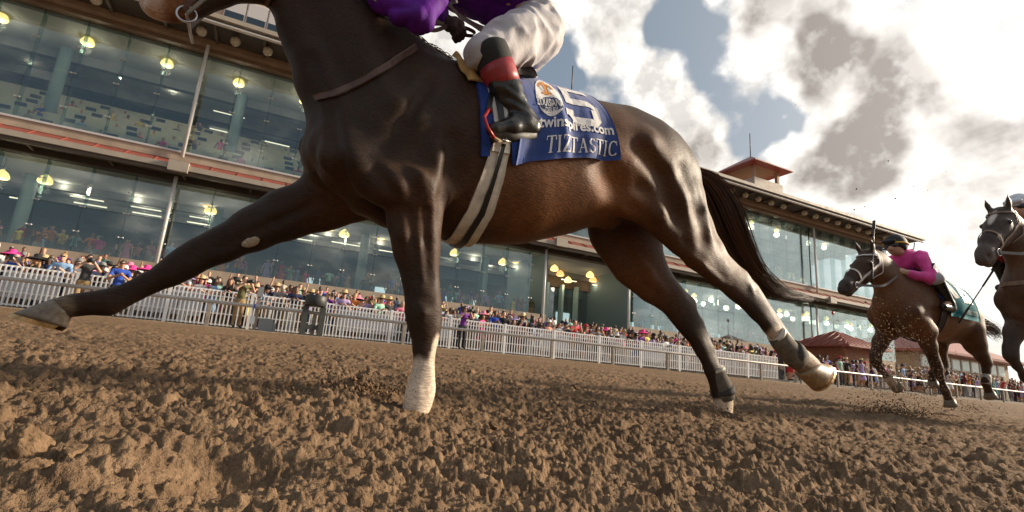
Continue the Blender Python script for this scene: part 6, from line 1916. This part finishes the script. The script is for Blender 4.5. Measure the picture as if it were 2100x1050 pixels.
def finish_horse(obj_e, F, me, V, Q, rgb, name_coat):
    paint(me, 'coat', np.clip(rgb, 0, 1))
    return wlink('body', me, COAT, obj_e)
def hoof_at(parent, c, d, m=HOOF):
    """small hoof below a pastern end: centre, direction towards the toe"""
    c = np.array(c, float); d = np.array(d, float); d /= np.linalg.norm(d)
    s = np.array([0, 1.0, 0]); n_ = np.cross(d, s)
    v, f, n = [], [], 14
    for t_, r in ((0, .045), (.04, .054), (.075, .062)):
        for k in range(n):
            a = 2 * math.pi * k / n
            v.append(c + d * t_ + (s * math.sin(a) + n_ * math.cos(a) * 1.12) * r)
    f = [(i * n + k, i * n + (k + 1) % n, i * n + n + (k + 1) % n, i * n + n + k) for i in (0, 1) for k in range(n)] + [tuple(range(n))[::-1], tuple(range(2 * n, 3 * n))]
    MB().add(v, f, True).build('hoof', m, parent)
EYE = mat('horse_eye', (.012, .007, .004), .08)
BAND_W = mat('white_leg_wrap', (.48, .45, .40), .8, noise=(20, .2))
def equip(root, F, Yc, dx, dz, head, bridle_col, blab):
    L = lambda x, z, y=0.0: np.array([x + dx, Yc + y, z + dz])
    for s in (-1, 1):
        MB().add(*uv_ball(L(head[5][0] - .005, head[5][1], s * .088), .021), True).build('eye', EYE, root)
    for (x, z, y), d in (((6.50, .34, -.14), (.25, 0, -1)), ((6.07, .46, .14), (.9, 0, -.45)), ((7.34, .46, -.14), (.4, 0, -1)), ((6.81, .53, .14), (.2, 0, -1))):
        hoof_at(root, L(x, z, y) - np.array(d) * .012, d)
    # bridle
    b = empty('bridle', tuple(L(head[5][0], head[5][1], -.09)), blab, 'bridle')
    def ring(p, q, nrm_out, rr, hw, nm, m):
        pass
    return b
def uv_ball(c, r, n=12, m=8):
    v, f = [], []
    for i in range(m + 1):
        a = math.pi * i / m
        for k in range(n):
            t = 2 * math.pi * k / n
            v.append((c[0] + r * math.sin(a) * math.cos(t), c[1] + r * math.sin(a) * math.sin(t), c[2] + r * math.cos(a)))
    for i in range(m):
        for k in range(n):
            f.append((i * n + k, (i + 1) * n + k, (i + 1) * n + (k + 1) % n, i * n + (k + 1) % n))
    return v, f
def onskin(F, p, off):
    """move a point on to the skin of field F"""
    p = np.array(p, float)
    for _ in range(6):
        g = fgrad(F, p, .015); p = p + g * (off - float(fsample(F, p))) * .8
    return p
def skin_strap(F, pts, hw, off, thick, m, name, parent, n=20):
    E_ = edge_interp(pts, n)
    P = [onskin(F, p, off) for p in E_]
    T = np.gradient(np.array(P), axis=0)
    sides = [np.cross(fgrad(F, p), t) for p, t in zip(P, T)]
    return MB_ribbon(P, sides, hw, thick, m, name, parent)
def MB_ribbon(P, sides, hw, thick, m, name, parent):
    mb = MB(); mb.ribbon(P, sides, hw, thick); return mb.build(name, m, parent)
def small_jockey(Yc, dx, dz, silk, cap_m, pants_m, boot_m, label, trim=None, goggles=True):
    L = lambda x, z, y=0.0: np.array([x + dx, Yc + y, z + dz])
    hip, chest, neck, headp = L(6.46, 1.76), L(6.24, 1.85), L(6.14, 1.93), L(6.05, 1.97)
    root = empty('jockey', tuple(L(6.5, 1.55)), label, 'person')
    F = Field((5.6 + dx, Yc - .6, 1.1 + dz), (7.1 + dx, Yc + .6, 2.3 + dz), .014)
    F.seg(hip, chest, .10, .105, .135, .15, k=.05).seg(chest, neck, .09, .05, .10, .05, k=.04).seg(neck, headp, .05, .05, k=.03)
    F.ell(headp, (.095, .075, .105), k=.02).seg(headp + A3(-.09, 0, -.02), headp + A3(-.105, 0, -.045), .015, .018, k=.015)
    sh, el, ha, kn, an, toe = [], [], [], [], [], []
    for s in (-1, 1):
        S, E2, H2 = chest + A3(-.05, s * .17, .0), L(6.20, 1.60, s * .25), L(5.95, 1.66, s * .10)
        K, A2, T2 = L(6.22, 1.60, s * .27), L(6.40, 1.36, s * .28), L(6.25, 1.31, s * .29)
        sh.append(S); el.append(E2); ha.append(H2); kn.append(K); an.append(A2); toe.append(T2)
        F.seg(S, E2, .055, .045, k=.03).seg(E2, H2, .045, .032, k=.02)
        F.seg(hip + A3(0, s * .08, -.02), K, .10, .065, k=.03).seg(K, A2, .055, .04, k=.02).seg(A2, T2, .04, .03, k=.02)
        hand(F, H2 + A3(-.02, 0, 0), [-.9, -s * .2, -.2], [0, -s * .2, .95], [-.1, s * .95, .1], .95)
    me, V = F.mesh('jockey_body', 1)
    wlink('body', me, SKINS[0], root)
    J = Field((5.6 + dx, Yc - .6, 1.3 + dz), (7.0 + dx, Yc + .6, 2.2 + dz), .014)
    J.seg(hip + A3(-.06, 0, .015), chest, .112, .118, .145, .16, k=.05).seg(chest, neck, .10, .062, .115, .062, k=.04)
    for s in (0, 1): J.seg(sh[s], el[s], .070, .060, k=.03).seg(el[s], el[s] + (ha[s] - el[s]) * .78, .060, .044, k=.02)
    jm, JV2 = J.mesh('jersey', 1)
    nr = np.zeros(len(JV2) * 3, np.float32); jm.vertices.foreach_get('normal', nr)
    JV2 = JV2 + nr.reshape(-1, 3) * ((vnoise(JV2, 18, 3) - .5) * .03)[:, None]; jm.vertices.foreach_set('co', JV2.astype(np.float32).ravel()); jm.update()
    js = wlink('jersey', jm, silk, root)
    B = Field((5.9 + dx, Yc - .6, 1.2 + dz), (7.1 + dx, Yc + .6, 2.1 + dz), .014)
    B.seg(hip, hip + A3(-.05, 0, .01), .118, .115, .15, .15, k=.04)
    for s in (0, 1): B.seg(hip + A3(0, (-1, 1)[s] * .08, -.02), kn[s], .112, .074, k=.04)
    wlink('breeches', B.mesh('breeches', 1)[0], pants_m, root)
    for s in (0, 1):
        O = Field(np.minimum(kn[s], np.minimum(an[s], toe[s])) - .15, np.maximum(kn[s], np.maximum(an[s], toe[s])) + .15, .012)
        O.seg(kn[s], an[s], .064, .048, k=.02).seg(an[s], an[s] + A3(.03, 0, -.045), .046, .04, k=.02).seg(an[s] + A3(.03, 0, -.045), toe[s], .042, .034, k=.02)
        wlink('boot', O.mesh('boot', 1)[0], boot_m, root)
    Hm = Field(headp - .25, headp + .28, .011)
    Hm.ell(headp + A3(.012, 0, .025), (.125, .105, .115), k=.02)
    Hm.seg(headp + A3(-.14, 0, -.10), headp + A3(.10, 0, -.14), .10, .09, .2, .2, k=.01, op='cut')
    Hm.seg(headp + A3(-.12, -.05, .035), headp + A3(-.12, .05, .035), .020, .020, k=.02)
    hm_ = wlink('helmet', Hm.mesh('helmet', 1)[0], cap_m, root)
    if goggles:
        G_ = Field(headp - .22, headp + .2, .010)
        G_.seg(headp + A3(-.075, -.045, .0), headp + A3(-.075, .045, .0), .028, .028, k=.02)
        wlink('goggles', G_.mesh('goggles', 1)[0], mat('goggle_lens', (.05, .05, .055), .12), root)
    return root, js, headp, ha, hm_, (sh, el, an)
# --- second horse: bay under the pink jockey
Y2 = 3.1
HEAD2 = ([(5.80, 1.58, .165, .095), (5.64, 1.66, .135, .082), (5.54, 1.68, .115, .078)],
         [(5.53, 1.66, .11, .085), (5.42, 1.58, .10, .082), (5.25, 1.45, .075, .060), (5.13, 1.36, .062, .052), (5.08, 1.32, .056, .05)],
         [[(5.50, 1.58, .10, .068), (5.40, 1.50, .08, .06)], [(5.16, 1.29, .035, .032), (5.26, 1.36, .036, .034)]],
         ((5.53, 1.76), (5.47, 1.90)), (5.075, 1.345), (5.405, 1.625))
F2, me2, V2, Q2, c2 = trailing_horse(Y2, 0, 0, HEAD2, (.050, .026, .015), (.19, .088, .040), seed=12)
horse2 = empty('racehorse', (6.4, Y2, gz(Y2)), 'brown racehorse with white bridle galloping under the pink-shirted jockey', 'horse')
def wash2(c, r, col):
    global c2
    d = np.linalg.norm((Q2 - np.array(c)) / np.array(r), axis=1); k = 1 - sstep(d, .8, 1.15); c2 = c2 * (1 - k[:, None]) + np.array(col) * k[:, None]
wash2((6.0, .14, .49), (.1, .08, .07), (.42, .35, .28)); wash2((5.12, 0, 1.36), (.12, .1, .12), (.055, .042, .036))
finish_horse(horse2, F2, me2, V2, Q2, c2, 'bay')
b2 = equip(horse2, F2, Y2, 0, 0, HEAD2, None, 'white bridle with grey reins on the brown horse under the pink jockey')
WL = mat('white_leather', (.62, .58, .54), .6); GL = mat('grey_leather', (.13, .115, .10), .6)
def bridle_straps(F, b, Yc, dx, dz, hd, m1, m2, hands, nose_dir):
    L = lambda x, z, y=0.0: np.array([x + dx, Yc + y, z + dz])
    (ex, ez), (nx, nz) = hd[5], hd[4]
    poll = np.array(hd[3][0]); jaw = np.array(hd[2][0][1][:2]); chin = np.array(hd[2][1][1][:2])
    bitp = np.array([nx * .62 + jaw[0] * .38, nz * .62 + jaw[1] * .38 - .03])
    fx, fz = nx * .55 + ex * .45, nz * .55 + ez * .45
    for s in (-1, 1):
        skin_strap(F, [L(poll[0] + .02, poll[1] - .03, s * .05), L(poll[0] + .02, poll[1] - .12, s * .09), L(jaw[0] + .03, jaw[1] + .06, s * .09), L(*bitp, s * .07)], .011, .006, .005, m1, 'cheek_strap', b)
        bc_ = onskin(F, L(*bitp, s * .07), .012)
        q = MB(); q.tube([bc_ + .030 * np.array([math.cos(t), 0, math.sin(t)]) for t in np.linspace(0, 6.283, 14)], .005, 6, False); q.build('bit_ring', mat('steel', (.5, .5, .5), .3, 1.0), b)
        skin_strap(F, [L(fx, fz + .09, 0), L(fx + .02, fz + .04, s * .06), L(fx + .04, fz - .04, s * .075), L(*bitp, s * .07)], .010, .006, .005, m1, 'noseband', b)
        skin_strap(F, [L(ex - .03, ez + .11, 0), L(ex + .02, ez + .10, s * .06), L(poll[0] + .0, poll[1] - .04, s * .075)], .008, .006, .004, m1, 'browband', b, 10)
        skin_strap(F, [L(poll[0] + .05, poll[1] - .06, s * .07), L(poll[0] + .08, poll[1] - .2, s * .08), L(jaw[0] + .1, jaw[1] + .0, s * .04)], .006, .006, .004, m1, 'throat_latch', b, 10)
        q = edge_interp([bc_, bc_ * .6 + hands[0 if s < 0 else 1] * .4 + A3(0, s * .07, -.08), hands[0 if s < 0 else 1]], 20)
        for _ in range(4): q[1:-1] = (q[:-2] + 2 * q[1:-1] + q[2:]) / 4
        MB_ribbon(list(q), np.array([.2, 0, 1.0]), .012, .005, m2, 'rein', b)
PINK = mat('pink_silk', (.80, .07, .36), .6, noise=(9, .2), Sheen_Weight=.2)
jk2, js2, hp2, ha2, hm2, jp2 = small_jockey(Y2, 0, -.04, PINK, mat('black_velvet_cap', (.012, .012, .012), .7), mat('grey_breeches', (.40, .40, .43), .8, noise=(8, .15)), BOOT, 'jockey in hot pink silks and black cap bent over the brown horse')
bridle_straps(F2, b2, Y2, 0, 0, HEAD2, WL, GL, ha2, None)
q = MB(); c = hp2 + A3(.012, 0, .01)
q.tube([c + np.array([.124 * math.cos(t), .108 * math.sin(t), .012]) for t in np.linspace(0, 6.283, 24)], .010, 6, False); q.build('cap_band', mat('yellow_band', (.65, .38, .03), .6), hm2)
S0, E0, _ = jp2
for P_ in (S0[0] * .45 + E0[0][0:3] * .55,):
    c = np.asarray(P_) + A3(0, -.066, .0)
    MB().add([c + A3(0, -.006, .055), c + A3(-.045, -.004, 0), c + A3(0, -.006, -.055), c + A3(.045, -.004, 0), c + A3(0, .03, .055), c + A3(-.045, .03, 0), c + A3(0, .03, -.055), c + A3(.045, .03, 0)], [(0, 1, 2, 3), (0, 4, 5, 1), (1, 5, 6, 2), (2, 6, 7, 3), (3, 7, 4, 0)]).build('black_diamond', BLACK_L, js2)
# saddle cloth, girth, saddle of the second horse
def ring_pt(F, Yc, X, th, zc, off):
    c = np.array([X, Yc, zc]); d = np.array([0, -math.sin(th), math.cos(th)]); T = np.arange(.03, .6, .004)
    s = fsample(F, c + T[:, None] * d); k = int(np.argmax(s > 0)); return c + d * (T[k] + off)
TEALC = mat('teal_saddle_cloth', (.004, .17, .21), .9, spec=.2, noise=(20, .2))
def cloth2(Yc, dx, dz, F, x0, x1, thm, m, label, off=.026):
    g = np.array([[ring_pt(F, Yc, dx + x0 + (x1 - x0) * i / 21 + .10 * (abs(t) ** 2), t * thm, 1.32 + dz, off + .004 * abs(t) * math.sin(i * .7 + 3 * t)) for t in np.linspace(-1, 1, 31)] for i in range(22)])
    o = empty('saddle_cloth', tuple(g[11, 15]), label, 'saddle cloth'); wlink('cloth', grid_mesh(g, .005), m, o)
    return o, g
cl2, g2 = cloth2(Y2, 0, 0, F2, 6.30, 6.88, math.radians(114), TEALC, 'teal saddle cloth with white patch and black numeral on the brown horse')
def patch(g, polys, m, name, parent, lift=.006):
    near = g[:, g.shape[1] // 2:]
    def f(s, t):
        a = np.clip(s, 0, .999) * (near.shape[0] - 1); b_ = np.clip(t, 0, .999) * (near.shape[1] - 1); i, j = int(a), int(b_); u_, v_ = a - i, b_ - j
        p = near[i, j] * (1 - u_) * (1 - v_) + near[i + 1, j] * u_ * (1 - v_) + near[i, j + 1] * (1 - u_) * v_ + near[i + 1, j + 1] * u_ * v_
        n_ = np.cross(near[i + 1, j] - near[i, j], near[i, j + 1] - near[i, j]); n_ /= np.linalg.norm(n_)
        return p + (n_ if n_[1] < 0 else -n_) * lift
    V, Fc = stroke_polys(polys, 5)
    wlink(name, pydata(name, [f(*p) for p in V], Fc), m, parent)
patch(g2, [[(.22, .36), (.36, .34), (.38, .66), (.24, .68)]], WHITE_P, 'race_badge', cl2)
patch(g2, [[(.5, .2), (.78, .2), (.78, .32), (.5, .32)], [(.5, .2), (.60, .2), (.60, .72), (.5, .72)], [(.5, .60), (.82, .60), (.82, .72), (.5, .72)], [(.72, .42), (.82, .42), (.82, .72), (.72, .72)], [(.5, .40), (.8, .40), (.8, .50), (.5, .50)]], BLACK_L, 'black_numeral', cl2)
patch(g2, [[(.5 + .04 * i, .84), (.525 + .04 * i, .84), (.525 + .04 * i, .92), (.5 + .04 * i, .92)] for i in range(10)], mat('grey_print', (.10, .20, .22), .7), 'name_lettering', cl2)
sd2 = empty('racing_saddle', (6.5, Y2, 1.6), 'small dark racing saddle with blue pad edge on the brown horse', 'saddle')
g = np.array([[ring_pt(F2, Y2, 6.22 + .02 * i, t, 1.32, .02 + .02 * (abs(i - 5) / 5) ** 2) for t in np.linspace(-.75, .75, 15)] for i in range(11)]); wlink('seat', grid_mesh(g, .012), BLACK_L, sd2)
g = np.array([[ring_pt(F2, Y2, 6.20 + .014 * i + .05 * abs(t), t, 1.32, .012) for t in np.linspace(-1.45, 1.45, 21)] for i in range(4)]); wlink('saddle_pad', grid_mesh(g, .01), BLUE_P, sd2)
g = np.array([[ring_pt(F2, Y2, 6.27 + .022 * i, t, 1.32, .010) for t in np.radians(np.linspace(60, 300, 40))] for i in range(5)]); wlink('girth', grid_mesh(g, .008), mat('dark_girth', (.02, .017, .014), .7), sd2)
# tail, mane, leg wraps
def tail_tubes(base, tip, sag, spread, n, seed, m, parent, name='tail', rad=.004):
    rs = random.Random(seed); mb = MB()
    base, tip = np.array(base, float), np.array(tip, float)
    for s in range(n):
        a, b, L_ = rs.gauss(0, .5), rs.gauss(0, .5), rs.uniform(.7, 1.0)
        pts = []
        for q in np.linspace(0, L_, 9):
            w_ = spread * (.25 + 1.5 * q * (1.15 - q * .55)) * (1 if q < .9 else .9)
            pts.append(base + (tip - base) * q + np.array([0, a * w_, b * w_ + sag * math.sin(q * 3.1) + .02 * math.sin(q * 7 + s)]))
        mb.tube(pts, list(np.linspace(rad, rad * .3, 9)), 3, False)
    return mb.build(name, m, parent)
tail_tubes((7.36, Y2, 1.30), (8.15, Y2, 1.16), .04, .065, 300, 3, HAIR, horse2)
tail_tubes((5.62, Y2, 1.82), (5.95, Y2 + .05, 1.82), .03, .045, 90, 4, HAIR, horse2, 'mane', .003)
def wrap_seg(a, b, r, m, parent, nm='leg_wrap'):
    mb = MB(); mb.tube([np.array(a) + (np.array(b) - np.array(a)) * t for t in (0, .3, .7, 1)], [r, r * 1.08, r * 1.1, r * 1.15], 14); return mb.build(nm, m, parent)
for pts, r in ((((7.32, Y2 - .14, .65), (7.285, Y2 - .14, .54)), .042), (((6.92, Y2 + .14, .655), (6.82, Y2 + .14, .60)), .042)):
    wrap_seg(pts[0], pts[1], r, BAND_W, horse2)
# --- third horse at the edge
Y3, D3x, D3z = 2.0, -.02, .06
HEAD3 = ([(5.82, 1.62, .165, .095), (5.66, 1.74, .14, .082), (5.58, 1.80, .115, .078)],
         [(5.56, 1.79, .105, .085), (5.46, 1.70, .10, .083), (5.30, 1.55, .078, .062), (5.19, 1.44, .064, .053), (5.14, 1.39, .058, .052)],
         [[(5.53, 1.70, .10, .068), (5.45, 1.60, .08, .06)], [(5.23, 1.37, .036, .033), (5.32, 1.45, .037, .035)]],
         ((5.56, 1.88), (5.51, 2.01)), (5.135, 1.415), (5.445, 1.745))
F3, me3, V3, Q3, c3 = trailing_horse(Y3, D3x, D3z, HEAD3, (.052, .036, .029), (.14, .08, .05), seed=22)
horse3 = empty('racehorse', (6.2, Y3, gz(Y3)), 'dark racehorse with a white star on its forehead and silver bit rings', 'horse')
d = np.linalg.norm((Q3 - np.array((5.40, 0, 1.80))) / np.array((.12, .028, .10)), axis=1); k = (1 - sstep(d, .7, 1.1))[:, None]; c3 = c3 * (1 - k) + np.array((.55, .5, .47)) * k
d = np.linalg.norm((Q3 - np.array((5.16, 0, 1.42))) / np.array((.13, .12, .13)), axis=1); k = (1 - sstep(d, .6, 1.2))[:, None]; c3 = c3 * (1 - k) + np.array((.085, .065, .058)) * k
finish_horse(horse3, F3, me3, V3, Q3, c3, 'dark')
b3 = equip(horse3, F3, Y3, D3x, D3z, HEAD3, None, 'tan leather bridle with silver rings on the horse with the white star')
jk3, js3, hp3, ha3, hm3, jp3 = small_jockey(Y3, D3x - .12, D3z + .02, TOPS['red'], mat('white_helmet', (.62, .64, .70), .35), mat('white_breeches2', (.6, .57, .55), .8), BOOT, 'jockey in red with a white helmet behind the head of the star-faced horse')
bridle_straps(F3, b3, Y3, D3x, D3z, HEAD3, mat('tan_leather', (.20, .13, .085), .6, noise=(30, .3)), GL, ha3, None)
sd3 = empty('racing_saddle', (6.5, Y3, 1.7), 'small dark racing saddle under the red-shirted jockey', 'saddle')
g = np.array([[ring_pt(F3, Y3, D3x + 6.40 + .02 * i, t, 1.32 + D3z, .02) for t in np.linspace(-.75, .75, 15)] for i in range(11)]); wlink('seat', grid_mesh(g, .012), BLACK_L, sd3)
tail_tubes((7.36 + D3x, Y3, 1.30 + D3z), (8.0 + D3x, Y3, 1.2 + D3z), .04, .055, 160, 5, HAIR, horse3)
# breast strap of the third horse
skin_strap(F3, [np.array([5.95 + D3x, Y3 - .24, 1.30 + D3z]), np.array([5.78 + D3x, Y3 - .15, 1.28 + D3z]), np.array([5.70 + D3x, Y3, 1.27 + D3z]), np.array([5.78 + D3x, Y3 + .15, 1.28 + D3z])], .018, .008, .005, MATS['tan_leather'], 'breast_strap', b3)
# whips
def whip(p, q, label, parent=None):
    p, q = np.array(p), np.array(q); mb = MB()
    o = empty('riding_whip', tuple(p), label, 'whip')
    mb.tube([p + (q - p) * t for t in (0, .08, .3, .32, .7, .72, 1)], [.009, .010, .009, .005, .004, .007, .008], 8); mb.build('shaft', BLACK_L, o)
    mb = MB(); d = (q - p) / np.linalg.norm(q - p); mb.ribbon([q, q + d * .05, q + d * .10], np.array([0, 1.0, 0]), .016, .004); mb.build('flap', BLACK_L, o)
whip(at(1788, 580, 3.0), at(1792, 470, 3.0), 'thin black whip held upright beside the pink jockey cap')
whip(at(1966, 662, 2.3), at(2036, 556, 2.0), 'long black whip slanting between the teal saddle cloth and the star-faced horse')
# ------------------------------------------------------------------ kicked-up dirt
def spray(name, clusters, m, label, seed):
    rs = np.random.RandomState(seed); V, Fc = [], []
    tet = np.array([(1, 1, 1), (1, -1, -1), (-1, 1, -1), (-1, -1, 1), (0, 0, -1.3), (0, 1.2, .2)], float)
    tf = np.array([(0, 1, 5), (0, 5, 3), (0, 3, 1), (1, 3, 4), (1, 4, 2), (4, 3, 2), (5, 1, 2), (5, 2, 3)])
    for (c, sx, sy, sz, n, r0, r1) in clusters:
        P = np.asarray(c) + rs.normal(size=(n, 3)) * np.array([sx, sy, sz]); S = r0 * (r1 / r0) ** (rs.rand(n) ** 2.2)
        for p, s in zip(P, S):
            if p[2] < gz(p[1]) + .0: p[2] = gz(p[1]) + abs(p[2] - gz(p[1])) * .3
            q, _ = np.linalg.qr(rs.normal(size=(3, 3)))
            o = len(V) * 6
            V.append(tet * (rs.uniform(.6, 1.1, 3) * s) @ q + p); Fc.append(tf + o)
    o = wlink(name, np_mesh(name, np.concatenate(V), np.concatenate(Fc), False), m)
    return tag(o, label, 'dirt', kind='stuff')
g1, g2_, g3, g4 = gp(1830, 862), gp(1450, 858), gp(1700, 845), gp(740, 830)
spray('flying_dirt', [(g1 + [0, 0, .05], .18, .11, .05, 3200, .0010, .007), (g1 + [.05, 0, .16], .20, .13, .12, 3200, .0007, .0032), (g1 + [-.3, 0, .05], .16, .1, .05, 400, .0012, .007), (g2_ + [0, 0, .02], .12, .08, .025, 700, .0015, .009), (g2_ + [-.08, 0, .03], .1, .05, .02, 300, .0015, .009),
                      (g4 + [0, 0, .05], .10, .07, .03, 600, .0015, .010), (gp(1975, 845) + [0, 0, .06], .25, .15, .05, 500, .002, .010), (gp(1540, 800) + [0, 0, .05], .3, .2, .04, 150, .001, .004)], CLOD, 'dark crumbs of dirt thrown up around the galloping hooves', 4)
spray('flying_dirt', [(at(1840, 690, 2.7), .20, .15, .20, 420, .0022, .006), (at(1850, 760, 2.7), .22, .2, .16, 900, .002, .007), (at(1790, 700, 2.6), .2, .2, .2, 260, .0016, .005), (at(1860, 800, 2.6), .25, .2, .10, 900, .0016, .006), (at(1220, 360, 1.7), .3, .05, .15, 10, .0008, .0018)], mat('lit_dirt', (.33, .21, .12), .9), 'pale specks of dirt spraying past the legs of the brown horse', 5)  # paler dirt colour with the sunlit look of the specks painted in
rs = random.Random(9)
spec = [(at(u, v, 2.4), .001, .001, .001, 1, r, r) for u, v, r in [(1757, 388, .006), (1822, 330, .006), (1836, 407, .007), (1752, 430, .006), (1774, 424, .005), (1874, 383, .005), (1742, 450, .005), (1940, 352, .003), (1902, 390, .003), (1980, 497, .003), (1632, 215, .003), (1775, 620, .008), (1800, 618, .007), (1790, 632, .006), (1745, 640, .005)]]
spray('flying_dirt', spec, CLOD_D, 'few dark flecks of dirt high against the bright sky', 6)
